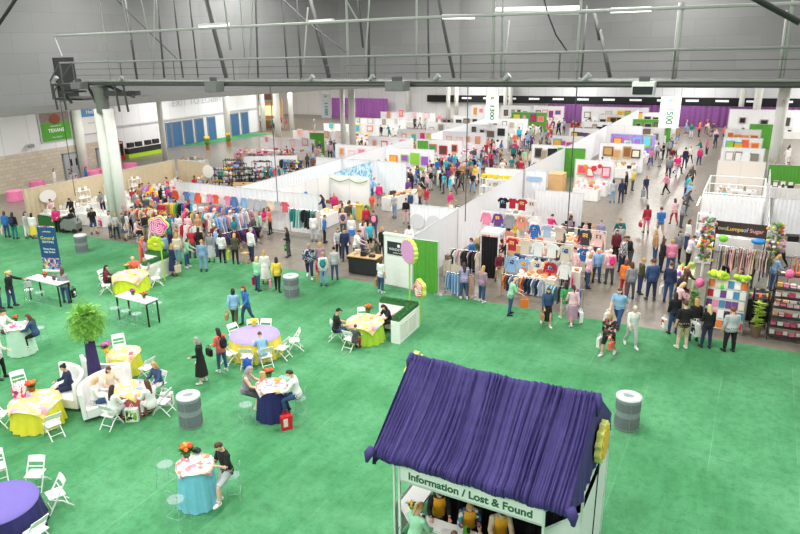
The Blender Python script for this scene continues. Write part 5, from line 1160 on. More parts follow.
MB().prism([(-.55, .18), (.5, .18), (.62, .62), (.45, .85), (-.25, .9), (-.55, .6)], -.3, .3).build('cover', M('#7d8280', .7, .15), t); MB().box(-.35, -.22, .905, .15, .22, 1.02).build('seat', BLACK, t); MB().tube([(.5, 0, .6), (.62, 0, 1.1)], .03, 6).build('tiller', BLACK, t)
for sx in (-.38, .4):
    for sy in (-.28, .28): MB().tube([(sx, sy-.04, .15), (sx, sy+.04, .15)], .15, 14).build('wheel', BLACK, t)
MB().ell((.1, 0, 1.13), (.2, .18, .1), 10).build('bundle', BLACK, t)
# boxes, brown table and balloons in front of the twin columns
q = G(170, 224); 
for i, (dx, dy, z, s, c, l) in enumerate(((0, 0, 0, .72, '#c98a4a', 'orange-brown crate under the cardboard boxes'), (0, 0, .74, .62, '#c29a6c', 'cardboard box on top of the orange-brown crate'), (-.75, .1, 0, .6, '#b98f60', 'tall cardboard box left of the orange-brown crate'))):
    tag(put(MB().box(-s/2, -s/2, 0, s/2, s/2, s).box(-s/2, -.03, s, s/2, .03, s+.003, 1).build('cardboard_box', [M(c, .85, .1), M('#d8c49a', .6, .05)]), (q.x+dx, q.y+dy, z), .2), l, 'box')
disp_table(-29.4, 31.2, 2.6, .8, .0, 'dark display stand of blue boxes beside the cardboard boxes', .95, '#2b2c31', n=12, pal='denim', seed=21, kinds=('box', 'stack'))
q = G(152, 224)
for i, (px, py, c, l) in enumerate(((149, 195, '#f2b820', 'yellow balloon in the upper bunch'), (152.5, 191, '#f2b820', 'yellow balloon at the top of the bunch'), (145, 190.5, '#a25cb8', 'violet balloon in the bunch'), (152, 198, '#8a6fc0', 'lavender balloon low in the bunch'), (155, 195, '#f4c62c', 'yellow balloon nearest the aisle in the bunch'), (150, 212.5, '#f0ae18', 'large yellow balloon above the rose cut-out'))):
    p = GY(px, py, 33 if py < 205 else 29.5); balloon(p.x, p.y, p.z, c, l, .24 if py < 205 else .3)
disp_table(-32.4, 33.3, 1.8, .7, .2, 'small table of craft kits under the balloons', n=6, pal='bright', seed=23); disp_table(-30.6, 28.9, 1.6, .7, .0, 'low table crowded by shoppers behind the rose cut-out', n=6, pal='mix', seed=24)
disp_table(-33.0, 37.5, 2.4, .8, .0, 'white table in front of the round white sign', n=7, pal='white', seed=25); disp_table(-31.2, 35.2, 2.2, .8, 1.57, 'white table against the aisle behind the shoppers', n=6, pal='mix', seed=26)
# ------------------------------------------------------------------ clothing booth left of the middle aisle
drape(-33.4, 32.2, -21.9, 32.2, 'white', 'white drape wall behind the big clothing booth', group=None)
RK = lambda a, b, *r, **k: rack((G(*a).x, G(*a).y), (G(*b).x, G(*b).y), *r, **k)
rack((-25.0, 26.6), (-24.1, 29.3), 1.05, DARKC, ('long', 'tee'), 'dark tops low at the aisle corner', .17, seed=3)
rack((-25.9, 27.0), (-25.0, 30.0), 1.75, SOFTC, ('long', 'dress'), 'pastel tops at the aisle side of the clothing booth', .18, seed=4)
rack((-23.3, 31.2), (-21.2, 31.3), 1.75, ['#2d8f8c', '#9fc8c0', '#191a1d', '#20302d', '#57a39a', '#e0d5c6'], ('dress', 'long'), 'teal and black dresses beside the white drape', .19, tops=True, seed=5)
rack((-29.2, 28.4), (-26.6, 29.0), 1.6, BRIGHT, ('long', 'tee'), 'mixed tops in the middle of the clothing booth', .19, seed=6)
rack((-28.8, 30.0), (-25.6, 30.3), 1.7, ['#e87a2d', '#c99aa8', '#e58aa8', '#8f9298', '#2f6fb5', '#e9e8e6', '#d95f6a'], ('long', 'dress'), 'orange and pink tops in the clothing booth', .2, seed=7)
gridwall((-33.0, 31.6), (-27.5, 31.6), 2.05, ['#e87a2d', '#e58aa8', '#c06a86', '#5d7fb0', '#e9e8e6', '#f0d64c', '#e2603c', '#8fb8de'], ('long', 'tee'), 'back wall of the clothing booth', 1, .5, 8)
gridwall((-27.2, 31.6), (-23.6, 31.6), 2.05, ['#b9bcc0', '#2f6fb5', '#8fb8de', '#e9e8e6', '#d95f6a', '#e3d8c0'], ('tee', 'long'), 'white drape end of the clothing booth', 1, .5, 9)
rack((-32.6, 27.6), (-30.2, 28.0), 1.65, ['#e87a2d', '#b58e63', '#e3d8c0', '#c9573c', '#8d6138'], ('long', 'tee'), 'rust and cream tops at the column side', .2, seed=61)
rack((-27.6, 26.5), (-26.2, 26.5), 1.5, ['#d95f6a', '#e9e8e6', '#e3b9b0', '#b3243a'], ('dress', 'long'), 'red and white dresses at the carpet edge', .19, seed=62)
rack((-31.4, 29.6), (-29.4, 30.0), 1.7, BRIGHT, ('long', 'dress'), 'bright dresses under the back wall', .2, seed=63)
for i, (x, y) in enumerate(((-27.7, 27.3), (-26.8, 31.0), (-30.8, 30.6))): disp_table(x, y, 1.6, .7, .1, ['wooden folding table of caps in the clothing booth', 'small table under the back wall of the clothing booth', 'table of accessories in the clothing booth'][i], .8, '#d8b98c', n=7, pal='amber', seed=30+i, kinds=('bowl', 'stack', 'box'))
q = G(246, 264); t = thing('wooden_stool', 'small wooden stool at the carpet edge by the clothing booth', 'stool', (q.x, q.y, 0)); MB().box(-.16, -.16, .58, .16, .16, .62).build('seat', WOOD, t)
for sx in (-1, 1):
    for sy in (-1, 1): MB().tube([(sx*.17, sy*.17, 0), (sx*.12, sy*.12, .58)], .018, 6).build('leg', WOOD, t)
# ------------------------------------------------------------------ white hard walled booth and drapes behind
drape(-27.9, 32.4, -27.9, 44.5, 'white', 'long white drape wall running back beside the white food booth'); drape(-30.4, 44.6, -22.3, 44.6, 'white', 'white drape wall crossing behind the food booth')
drape(-25.05, 39.0, -25.05, 44.3, 'blueprint', 'pale blue patterned drape behind the white food booth')
hardwall(-25.0, 38.3, -21.9, 38.3, 'white panel wall at the back of the food booth'); hardwall(-25.0, 32.6, -25.0, 38.2, 'white panel wall along the side of the food booth', n=4)
g = MB().tube([(-24.9+.0, 38.22, 2.2)]+[(-24.9+2.9*k/12, 38.2, 2.25-.22*abs(sin(k/12*pi*2))) for k in range(1, 13)], .03, 6).build('garland', M('#5f9a55', .8, .3, 30)); tag(g, 'green leaf garland swagged on the white panel wall', 'garland')
disp_table(-22.9, 34.3, 2.6, .8, radians(90), 'gourmet jar table in the food booth', n=9, pal='amber', seed=40, kinds=('jar', 'box', 'bowl')); disp_table(-23.3, 37.2, 2.6, .8, 0, 'white cloth table at the back of the food booth', n=8, pal='wood', seed=41, kinds=('jar', 'box', 'bowl')); disp_table(-22.5, 36.2, .9, .6, 0, 'small turquoise fronted table in the food booth', .78, '#9fd8d6', n=4, pal='amber', seed=42, kinds=('jar', 'box'))
tag(put(MB().lathe([(.01, 0), (.24, .0), (.25, .02), (.24, .04), (.01, .04)], 24).build('round_plaque', M('#4f86c9', .6, .1)), (-24.93, 35.2, 1.6)), 'round blue plaque on the side wall of the food booth', 'plaque').rotation_euler = (0, radians(90), 0)
disp_table(-20.9, 40.9, 3.2, .8, radians(78), 'long white draped counter where the shoppers in pink stand', .92, n=10, pal='wood', seed=43, kinds=('jar', 'box', 'bowl', 'stack'))
t = thing('potted_plant', 'small green plant on the corner of the white food booth', 'plant', (-21.75, 37.6, 0)); MB().lathe([(.10, 0), (.14, .25)], 12).build('pot', M('#3d6b35', .7, .1), t); MB().ell((0, 0, .5), (.2, .2, .3), 10).build('foliage', M('#5fae3f', .8, .3, 20), t, True)
tag(put(MB().box(-.2, -.2, 0, .2, .2, .95).box(-.22, -.22, .95, .22, .22, 1.0).build('pedestal_stand', M('#d9b84a', .7, .08)), (-21.7, 36.6, 0), .2), 'yellow pedestal stand at the corner of the food booth', 'stand')
# ------------------------------------------------------------------ centre block: white shop front, green drape, clothing
t = hardwall(-14.25, 26.15, -12.75, 26.0, 'white boarded shop front with a black sign', 2.5, n=1)
MB().box(-.03, -.05, 2.44, 1.56, .12, 2.52).build('cornice', WHITE, t)
for k in range(14): MB().box(.02, -.012, .12+k*.165, 1.49, -.001, .275+k*.165).build('board', WHITE, t)
s = MB().box(.2, -.05, 1.55, 1.45, -.013, 2.15).build('sign_board', M('#2d3135', .6, .08), t, label='black shop sign'); text('WINDEY HILL', .17, WT, s, (.82, -.056, 1.80), (radians(90), 0, 0)); text('SOAPS & CANDLES', .07, WT, s, (.82, -.056, 1.65), (radians(90), 0, 0))
MB().ell((.82, -.055, 1.99), (.08, .005, .08), 12).build('emblem', WT, s)
drape(-12.7, 25.95, -11.45, 25.95, 'green', 'green drape panel at the carpet edge next to the white shop front')
drape(-12.85, 26.2, -13.05, 32.0, 'mesh', 'white mesh drape running back from the green panel'); drape(-15.9, 32.15, -13.1, 32.15, 'white', 'white drape wall hung with round cloths behind the shop front')
for k in range(3): tag(put(MB().prism([(.42*cos(2*pi*i/28), .42*sin(2*pi*i/28)) for i in range(28)], -.012, .012).build('round_cloth', M('#d3d3d6', .8, .08)), (-15.4+k*.95, 32.05, 1.55)), 'pale round cloth hung on the white drape behind the shop front', 'cloth', 'round cloths on the drape')
q = G(361, 262); t = thing('black_counter', 'black wheeled counter with wooden top at the carpet edge', 'counter', (-15.9, 27.2, 0), .05); MB().box(-.75, -.35, .05, .75, .35, .88).build('body', M('#24272a', .6, .1), t); MB().box(-.8, -.4, .88, .8, .4, .93).build('worktop', WOOD, t)
for dz in (.35, .62): MB().box(.752, -.3, dz, .77, .3, dz+.2).build('shelf_front', DGREY, t)
goods(-15.9, 27.2, 1.4, .6, .05, .933, 'black wheeled counter', 'dark', 5, 44, ('box', 'jar'))
shelf_unit(-14.55, 27.7, .6, .4, 0, 1.3, 3, 'small wooden tiered rack behind the white shop front', 'dark', 3, 45, WOOD); disp_table(-15.0, 30.2, 1.9, .7, 0, 'table inside the white walled soap booth', n=6, pal='wood', seed=46)
shelf_unit(-15.2, 33.5, 2.0, .45, 0, 1.5, 3, 'wooden shelves behind the drape with round cloths', 'dark', 5, 47, M('#8d6138', .6, .2)); 
# clothing booth right of the green drape
rack((-11.3, 26.35), (-9.9, 26.3), 1.0, ['#7fa0c4', '#8fb8de', '#b9c7d9', '#d8c6b4', '#c9a08a'], ('pants', 'long'), 'light denim beside the green drape', .14, tops=True, seed=11)
rack((-11.3, 27.0), (-9.9, 26.95), 1.9, ['#191a1d', '#e9e8e6', '#c99aa8', '#2b2c33', '#d8c6b4', '#e58aa8'], ('long', 'tee'), 'black and blush tops beside the green drape', .13, seed=12)
rack((-8.9, 27.0), (-7.0, 26.85), 1.05, ['#e87a2d', '#232f52', '#e87a2d', '#e9e8e6', '#232f52', '#b9c7d9'], ('tee',), 'orange and navy team tops at the carpet edge', .16, seed=13)
rack((-6.9, 26.6), (-5.3, 26.55), 1.0, ['#8fb8de', '#35b9cf', '#4b4e55', '#d97a9a', '#2f6fb5', '#9fd0d8'], ('long', 'tee'), 'blue and pink tops at the aisle corner', .15, seed=14)
PRN = [Mpat('shirt_print_warm', ['#e87a2d', '#f4ead8', '#b3243a', '#e6c94c'], 22), Mpat('shirt_print_cool', ['#e9e8e6', '#2f6fb5', '#232f52'], 22), Mpat('shirt_print_dark', ['#3a3330', '#e9dcc8', '#8d6138'], 22)]
SH = ['#e8c4bd', '#d9cbbb', '#b9bcc0', '#e9e8e6', '#9fb7cf', '#c8b3a6', '#8f9298', '#2f6fb5', '#e3b9b0', '#3d3b40', '#d88f7a']
gridwall((-9.2, 28.4), (-6.2, 28.2), 2.35, ['#b3243a', '#e9e8e6', '#e9e8e6', '#8fb8de', '#e3d8c0', '#d9cbbb'], ('tee', 'long'), 'front shirt wall beside the black doorway', 2, .62, 15, PRN)
gridwall((-9.0, 31.2), (-5.4, 31.0), 2.35, SH, ('tee', 'long'), 'second shirt wall of the centre clothing booth', 2, .6, 16, PRN)
gridwall((-12.2, 33.2), (-9.0, 33.1), 2.2, SH+['#6a3f86', '#e58aa8'], ('tee', 'long'), 'third shirt wall of the centre clothing booth', 2, .6, 17, PRN)
gridwall((-12.4, 36.6), (-10.2, 36.6), 2.3, ['#b3243a', '#e9e8e6', '#b3243a', '#191a1d', '#8fb8de'], ('long', 'tee'), 'red raglan wall of the centre booth', 1, .6, 18, PRN)
t = thing('changing_booth', 'tall black curtained changing booth in the centre clothing booth', 'changing booth', (-10.2, 29.4, 0)); drapemesh(.78, 2.05, M('#131417', .9, .2), .03, .16, parent=t, name='curtain').location = (-.39, -.4, 0)
for sx in (-.42, .42):
    for sy in (-.42, .42): MB().tube([(sx, sy, 0), (sx, sy, 2.15)], .025, 6).build('post', WHITE, t)
MB().box(-.46, -.46, 2.15, .46, .46, 2.3).build('header', WHITE, t)
disp_table(-9.6, 32.1, 2.2, .9, .1, 'wood topped table of copper print pillows behind the changing booth', 1.0, '#d9b083', n=8, pal='amber', seed=48, kinds=('pillow', 'stack')); disp_table(-7.0, 29.6, 1.8, .8, .1, 'round sale table of caps and mugs', .8, '#efeae2', n=9, pal='amber', seed=49, kinds=('bowl', 'jar', 'stack'))
disp_table(-11.4, 35.0, 2.2, .8, radians(90), 'folded shirt table against the spine wall', .8, n=8, pal='denim', seed=50, kinds=('stack', 'box')); disp_table(-9.0, 35.2, 2.6, .8, 0, 'accessory table before the grey-white drape', .8, n=10, pal='amber', seed=51, kinds=('stack', 'bowl', 'box'))
drape(-10.9, 38.5, -8.1, 38.5, 'white', 'grey-white drape behind the black chairs'); drape(-13.1, 32.2, -13.45, 44.5, 'white', 'white spine drape running up the centre block'); drape(-16.2, 44.6, -13.5, 44.7, 'white', 'white drape behind the yellow topped shelf booth'); drape(-13.4, 44.7, -11.9, 44.7, 'white', 'short white drape with a pale blue sign')
tag(put(MB().box(-.5, -.015, -.14, .5, .015, .14).build('hanging_sign', M('#9fc0e0', .6, .05)), (-12.7, 44.55, 1.9)), 'pale blue sign on the short white drape', 'sign')
t = shelf_unit(-15.0, 43.9, 2.4, .4, 0, 1.9, 4, 'white shelf unit with yellow boxes on top', 'white', 6, 52, WHITE)
for k in range(6): tag(put(MB().box(-.15, -.14, 0, .15, .14, .2).build('gift_box', M('#f2d21c', .6, .06)), (-16.0+k*.4, 43.9, 1.925)), 'bright yellow box on top of the white shelf unit', 'box', 'yellow boxes on the white shelf unit')
disp_table(-12.4, 40.5, 3.2, .8, radians(90), 'long white table inside the white walled centre booth', n=9, pal='white', seed=53, kinds=('frame', 'box', 'stack')); disp_table(-15.2, 38.2, 2.4, .8, .0, 'white table along the aisle side of the spine drape', n=8, pal='dark', seed=54); disp_table(-15.6, 35.5, 1.6, .7, 0, 'table of black lanterns behind the wooden shelves', .8, '#5a4634', n=6, pal='dark', seed=55)
for i, (dx, dy) in enumerate(((0, 0), (1.0, .05), (.1, -.95), (1.05, -.9))):
    t = thing('folding_camp_chair', ['black printed chair in the back row by the grey-white drape, inner', 'black printed chair in the back row by the grey-white drape, aisle side', 'black printed chair in the front row, inner', 'black printed chair in the front row, aisle side'][i], 'chair', (-8.55+dx*.9, 37.4+dy, 0), .1)
    MB().box(-.27, -.25, .42, .27, .25, .46).build('seat', BLACK, t); MB().box(-.27, .22, .5, .27, .26, .98).build('backrest', BLACK, t); MB().box(-.15, .21, .6, .15, .219, .84).build('print', PRN[2], t)
    for sx in (-1, 1):
        for sy in (-1, 1): MB().tube([(sx*.26, sy*.24, 0), (sx*.26, sy*.24, .42 if sy < 0 else .98)], .018, 6).build('leg', BLACK, t)
for i, (x, y, rz_) in enumerate(((-7.6, 28.0, 0), (-8.6, 30.2, .05), (-6.2, 32.2, .1), (-7.0, 34.2, .0), (-10.6, 30.9, 1.57), (-11.9, 29.2, 1.57))): disp_table(x, y, 1.7, .7, rz_, '%s table of the centre booth' % ORD[i+1], .85, '#e8dccb', n=10, pal=['amber', 'denim', 'pink', 'amber', 'mix', 'dark'][i], seed=320+i, kinds=('stack', 'pillow', 'bowl', 'box'))
for i, (x, y, rz_) in enumerate(((-35.2, 41.6, .1), (-37.6, 43.4, .3), (-36.8, 40.6, .2), (-30.6, 42.0, 0), (-33.2, 40.9, .1), (-36.2, 45.0, .3), (-39.2, 44.8, .3), (-33.4, 45.4, .1), (-39.0, 47.6, .2), (-36.6, 49.0, .2))): shelf_unit(x, y, 1.6, .5, rz_, 1.7, 4, '%s rack of the leather booth' % ORD[i+1], ['dark', 'mix', 'bright', 'dark', 'mix'][i % 5], 6, 330+i, BLACK, ('box', 'jar', 'stack', 'pillow'))
# ------------------------------------------------------------------ right block
drape(-2.25, 40.8, .75, 40.9, 'white', 'white drape with a string of warm bulbs behind the apron booth'); drape(1.0, 34.4, 1.0, 52.0, 'white', 'white spine drape of the side block', 2.2); drape(1.15, 41.0, 5.2, 41.2, 'white', 'white drape wall beyond the side spine')
BULB = M('#fff1d0', .4, 0, emit=3.0)
for k in range(14): tag(put(MB().ell((0, 0, 0), (.035, .035, .045), 8).build('string_bulb', BULB, smooth=True), (-2.15+k*.22, 40.74, 2.36)), 'small warm bulb on the string along the white drape', 'bulb', 'string bulbs over the apron booth')
for k in range(8): tag(put(MB().ell((0, 0, 0), (.035, .035, .045), 8).build('string_bulb', BULB, smooth=True), (-2.3, 40.5-k*.28, 2.3)), 'small warm bulb on the post string at the aisle', 'bulb', 'string bulbs at the aisle post')
t = thing('booth_banner', 'dark brown shop banner with pastel lettering above the hanging aprons', 'banner', (-1.15, 33.95, 0), -.06)
MB().box(0, -.02, 2.0, 2.05, .02, 2.62).build('panel', M('#4a3a35', .7, .1), t)
for s, c, x in (('two', '#cfc6c0', .30), ('Lumps', '#e9cf7a', .80), ('of', '#b9c6e0', 1.22), ('Sugar', '#e9a7a0', 1.66)): text(s, .25, M(c, .6, .05), t, (x, -.024, 2.3), (radians(90), 0, 0), bold=.006)
for x in (0.02, 2.03): MB().tube([(x, .05, 0), (x, .05, 2.62)], .03, 6).build('post', M('#4a3a35', .7, .1), t)
def flowerpillar(x, y, label, seed):
    t = thing('flower_pillar', label, 'flowers', (x, y, 0)); R = random.Random(seed); MB().tube([(0, 0, 0), (0, 0, 2.5)], .05, 8).build('post', WHITE, t)
    lm = MB()
    for k in range(160): z = .9+1.9*R.random(); a = R.random()*6.28; r = .1+.28*R.random(); e = Vector((cos(a), sin(a), .3)); c = Vector((0, 0, z)); s_ = Vector((-sin(a), cos(a), 0))*.05; lm.add([c, c+e*r*.6+s_, c+e*r*1.2, c+e*r*.6-s_], [(0, 1, 2, 3)])
    lm.build('leaves', M('#5d8f3f', .8, .3, 10), t)
    for k in range(84):
        z = .8+2.0*R.random(); a = R.random()*6.28; r = .08+.28*R.random(); MB().ell((r*cos(a), r*sin(a), z), (.085, .085, .07), 7).build('bloom', M(R.choice(['#f0b23c', '#e58a9a', '#f4e34c', '#f2f0ec', '#e86a3c', '#6f9a3f', '#4f8a35', '#8a5a9e', '#5d8f3f']), .6, .15, 30), t, True)
flowerpillar(-1.45, 33.5, 'pillar of mixed flowers at the aisle end of the dark banner', 1); flowerpillar(1.25, 33.4, 'pillar of mixed flowers at the inner end of the dark banner', 2)
rack((-.85, 32.5), (1.25, 32.35), 1.85, ['#8a6f66', '#c99aa8', '#4b4742', '#d8c6b4', '#a9837a', '#2b2a2c', '#e0a59c', '#9a8f86', '#c9b39a'], ('apron', 'dress'), 'printed aprons under the dark banner', .085, seed=21)
rack((1.9, 32.4), (3.6, 32.3), 1.75, ['#c9a08a', '#d97b45', '#8a6f66', '#e9bfc6', '#4b4742', '#e3b9b0'], ('apron', 'dress'), 'printed dresses at the far side of the apron booth', .16, seed=22)
tag(put(MB().ell((0, 0, 0), (.3, .16, .14), 12).build('foil_balloon', M('#2f8fe0', .3, .05), smooth=True), (.62, 33.2, 2.02)), 'blue foil balloon under the dark banner', 'balloon'); tag(put(MB().ell((0, 0, 0), (.2, .14, .17), 12).build('foil_balloon', M('#7be03c', .3, .05), smooth=True), (-.75, 33.2, 2.0)), 'bright green foil balloon under the dark banner', 'balloon')
for i, (px, py, Y, c, l) in enumerate(((722.5, 286.5, 27.4, '#57d84a', 'green balloon above the greeting card stand'), (700, 283, 27.4, '#f06aa0', 'pink balloon above the greeting card stand'), (790, 274, 29, '#f06aa0', 'pink balloon over the wire shelves'))):
    p = GY(px, py, Y); balloon(p.x, p.y, p.z, c, l, .16)
t = thing('card_stand', 'white tiered greeting card stand with lime top at the carpet edge', 'display stand', (-.25, 27.2, 0), .02)
for k in range(5): MB().add([(-.65, -.38+.11*k, .15+.36*k), (.65, -.38+.11*k, .15+.36*k), (.65, -.26+.11*k, .48+.36*k), (-.65, -.26+.11*k, .48+.36*k), (-.65, -.30+.11*k, .15+.36*k), (.65, -.30+.11*k, .15+.36*k), (.65, -.22+.11*k, .48+.36*k), (-.65, -.22+.11*k, .48+.36*k)], [(0, 1, 2, 3), (4, 7, 6, 5), (0, 4, 5, 1), (3, 2, 6, 7), (0, 3, 7, 4), (1, 5, 6, 2)]).build('card_tier', M('#e4e2dc', .6, .05), t)
for sx in (-.68, .68): MB().box(sx-.02, -.42, 0, sx+.02, .35, 1.98).build('side_frame', STEEL, t)
RR = random.Random(4)
for q in range(26): MB().ell((-.62+1.24*RR.random(), .1+.3*RR.random()-.1, 2.02+.16*RR.random()), (.13, .12, .10), 8).build('tissue_puff', M(RR.choice(['#b9dd35', '#cfe85a', '#a3c930', '#e3d53c']), .8, .2, 12), t, True)
for i, (x, y) in enumerate(((-1.3, 27.3), (.86, 26.95))):
    t = thing('potted_foliage', ['leafy green plant at the aisle end of the card stand', 'yellow-green plant at the lane end of the card stand'][i], 'plant', (x, y, 0)); MB().lathe([(.14, 0), (.18, .4)], 10).build('pot', M('#6b5a48', .7, .1), t); lm = MB(); RR = random.Random(i)
    for q in range(110): z = .4+.95*RR.random(); a = RR.random()*6.28; r = .10+.16*RR.random(); e = Vector((cos(a), sin(a), .2)); c = Vector((0, 0, z)); s_ = Vector((-sin(a), cos(a), 0))*.05; lm.add([c, c+e*r*.6+s_, c+e*r*1.2, c+e*r*.6-s_], [(0, 1, 2, 3)])
    lm.tube([(0, 0, .3), (0, 0, 1.3)], .02, 5); lm.build('foliage', M(['#4f8a35', '#a9c43a'][i], .8, .3, 10), t)
R = random.Random(9)
for k in range(5):
    for j in range(6):
        c = R.choice(['#c8202c', '#f2f0ec', '#6a3f86', '#e8d8c0', '#e87a2d', '#2b2a2c', '#3f86b0', '#e58aa8']); o = MB().box(-.1, -.004, 0, .1, .004, .28).build('greeting_card', M(c, .6, .1, 20))
        o.location = (-.25-.54+.216*j, 27.2-.385+.11*k-.0, .19+.36*k); o.rotation_euler = (-.34, 0, .02); tag(o, '%s card in the %s row of the card stand' % (hexname(c), ['bottom', 'second', 'middle', 'fourth', 'top'][k]), 'card', 'greeting cards on the tiered stand')
shelf_unit(2.1, 27.1, 1.75, .55, .02, 2.05, 6, 'tall black wire shelves at the carpet edge', 'pink', 8, 60, BLACK, ('box', 'frame', 'stack')); shelf_unit(2.15, 29.2, 1.6, .5, .02, 1.9, 4, 'second row of black wire shelves', 'amber', 6, 70, BLACK, ('box', 'bowl'))
tag(put(MB().box(-.4, -.35, 0, .4, .35, .55).build('patterned_crate', Mpat('crate_print', ['#c98a9a', '#e3c7c0', '#7d5a5a', '#d9a59a'], 12)), (2.75, 26.15, .0), .05), 'pink patterned crate in front of the wire shelves', 'crate')
disp_table(.75, 28.9, 1.1, .7, .1, 'black table of beads beside the card stand', .9, '#1e1f22', n=8, pal='bright', seed=61, kinds=('jar', 'bowl')); shelf_unit(.9, 28.0, .5, .4, .05, 1.5, 4, 'narrow black rack at the end of the card stand', 'dark', 3, 75, BLACK)
disp_table(-1.6, 36.8, 2.4, .7, radians(90), 'aisle side table of flowers in the apron booth', n=7, pal='bright', seed=62); disp_table(-.4, 38.6, 1.8, .7, 0, 'white table under the string of bulbs', n=6, pal='white', seed=63)
disp_table(-2.0, 31.3, 1.8, .7, radians(90), 'aisle side table of lime gifts next to the card stand', .8, '#e9f0d0', n=8, pal='bright', seed=64); shelf_unit(-1.9, 39.4, .7, .4, 0, 1.7, 4, 'white rack of cards at the aisle post', 'white', 3, 65, WHITE)
# white pipe frame booth
t = thing('frame_booth', 'white open pipe frame hung with clothes beyond the string of bulbs', 'frame', (-2.25, 41.6, 0))
for x in (0, 3.0):
    for y in (0, 2.9, 5.6): MB().tube([(x, y, 0), (x, y, 2.4)], .04, 8).build('post', WHITE, t)
for y in (0, 2.9, 5.6): MB().tube([(0, y, 2.38), (3.0, y, 2.38)], .035, 8).build('cross_pipe', WHITE, t)
for x in (0, 3.0): MB().tube([(x, 0, 2.38), (x, 5.6, 2.38)], .035, 8).build('side_pipe', WHITE, t)
rack((-1.9, 44.3), (.5, 44.3), 1.9, ['#d9573c', '#e58aa8', '#4b4742', '#e9e8e6', '#191a1d', '#b9bcc0'], ('long', 'tee'), 'tops inside the white pipe frame', .26, seed=23); rack((1.2, 43.6), (3.2, 43.4), 1.6, ['#e9e8e6', '#b9bcc0', '#8f9298', '#4b4e55', '#d9cbbb'], ('long',), 'grey and white tops beyond the side spine', .24, seed=24)
disp_table(-.9, 42.6, 2.0, .8, 0, 'dark table inside the white pipe frame', .8, '#3a3430', n=8, pal='dark', seed=66); disp_table(-1.7, 46.2, 1.6, .7, 0, 'table at the back of the white pipe frame', .8, n=6, pal='amber', seed=67)
disp_table(2.6, 39.0, 2.0, .8, 0, 'white table beyond the side spine', n=6, pal='white', seed=68); tag(put(MB().box(-.4, -.25, 0, .4, .25, .28).build('suitcase', BLACK), (2.3, 39.0, .765), .2), 'black case lying on the white table beyond the side spine', 'case')
# ------------------------------------------------------------------ further rows, booth by booth
PL = ['mix', 'pink', 'white', 'dark', 'bright', 'amber', 'wood', 'denim']
def booth(x0, x1, y, col, tag_, seed, n=(6, 6), side=None, wallh=2.44, tabcol='#efeeec', pal=None, kinds=('box', 'frame', 'jar', 'pillow', 'stack')):
    R = random.Random(seed); drape(x0, y, x1, y, col, '%s drape behind the %s' % (col, tag_), wallh); L = x1-x0; pal = pal or R.choice(PL)
    disp_table((x0+x1)/2, y-.6, L*.8, .7, 0, 'back table of the '+tag_, .8, tabcol, n=n[0], pal=pal, seed=seed, kinds=kinds)
    wallgoods(x0+.3, x1-.3, y, pal, tag_, seed)
    if n[1]: disp_table((x0+x1)/2+R.uniform(-.3, .3), y-2.3, L*.62, .75, R.uniform(-.1, .1), 'front table of the '+tag_, .8, tabcol, n=n[1], pal=pal, seed=seed+1, kinds=kinds)
def wallgoods(x0, x1, y, pal, where, seed, n=4):
    R = random.Random(seed); L = x1-x0
    for i in range(n):
        w, h = R.uniform(.22, .42), R.uniform(.3, .5); c = R.choice(MP[pal]); o = MB().box(-w, -.02, -h, w, .015, h).box(-w*.75, -.026, -h*.7, w*.75, -.0205, h*.75, 1).build('wall_hanging', [M(c, .7, .1), M(R.choice(MP[pal]), .7, .25, 9)])
        put(o, (x0+L*(i+.5)/n+R.uniform(-.1, .1), y-.13, R.uniform(1.5, 1.85))); tag(o, '%s hanging on the drape of the %s' % (CNM.get(c, 'coloured'), where), 'wall hanging', 'hangings of the '+where)
def spine(x, y0, y1, label): drape(x, y0, x, y1, 'white', label)
# centre block beyond y 45
spine(-13.5, 45.0, 56.0, 'white spine drape of the centre block toward the green booth'); spine(-13.5, 56.2, 74.0, 'white spine drape of the centre block beyond the green booth'); spine(-13.4, 74.3, 92, 'far white spine drape of the centre block')
drape(-14.1, 55.8, -11.85, 55.9, 'green', 'tall green drape at the middle of the centre block')
booth(-11.4, -8.6, 50.4, 'white', 'booth with red paper flowers', 101, (8, 6), pal='pink'); booth(-11.6, -8.0, 59.9, 'white', 'booth with two vendors in white', 103, (6, 6), pal='wood'); booth(-11.9, -8.0, 66.2, 'purple', 'purple draped booth', 105, (6, 4), pal='bright'); booth(-12.0, -8.0, 72.5, 'white', 'long white far booth', 107, (6, 4)); booth(-12.2, -8.2, 80, 'green', 'far green draped booth', 109, (5, 4), pal='dark'); booth(-12.4, -8.5, 88, 'white', 'last centre booth', 111, (5, 4), pal='dark')
hardwall(-12.8, 69.0, -9.6, 69.0, 'tall white panel wall beyond the purple booth', 2.9)
for i, (x, z, r) in enumerate(((-10.6, 1.95, .16), (-10.0, 1.85, .2), (-9.6, 2.05, .15))):
    t = thing('paper_flower', ['orange paper flower on the white drape', 'large red paper flower on the white drape', 'red paper flower at the aisle end of the white drape'][i], 'decoration', (x, 50.25, z)); 
    for k in range(6): MB().ell((r*.6*cos(k*1.047), 0, r*.6*sin(k*1.047)), (r*.55, .04, r*.55), 8).build('petal', M(['#e8902c', '#d8342b', '#cf2f36'][i], .7, .1), t, True)
tag(MB().box(-12.9, 48.9, 0, -11.9, 50.2, 1.5).build('wood_cabin', M('#dcb27c', .6, .2, 4)), 'pale wood cabin wall beside the red paper flowers', 'cabin')
for i, y in enumerate((50.6, 57.0, 63.4, 69.8, 76.2, 84)):
    if i: booth(-16.6, -13.7, y, 'white', '%s inner centre booth' % ORD[i], 120+2*i, (6, 5))
for i, x in enumerate((-36, -31.5, -27, -20.5, -16.5)): booth(x, x+4.2, 92.5, 'white', '%s last-row booth' % ORD[i+1], 260+2*i, (6, 0), wallh=2.6, pal=['pink', 'dark', 'mix', 'white', 'bright'][i])
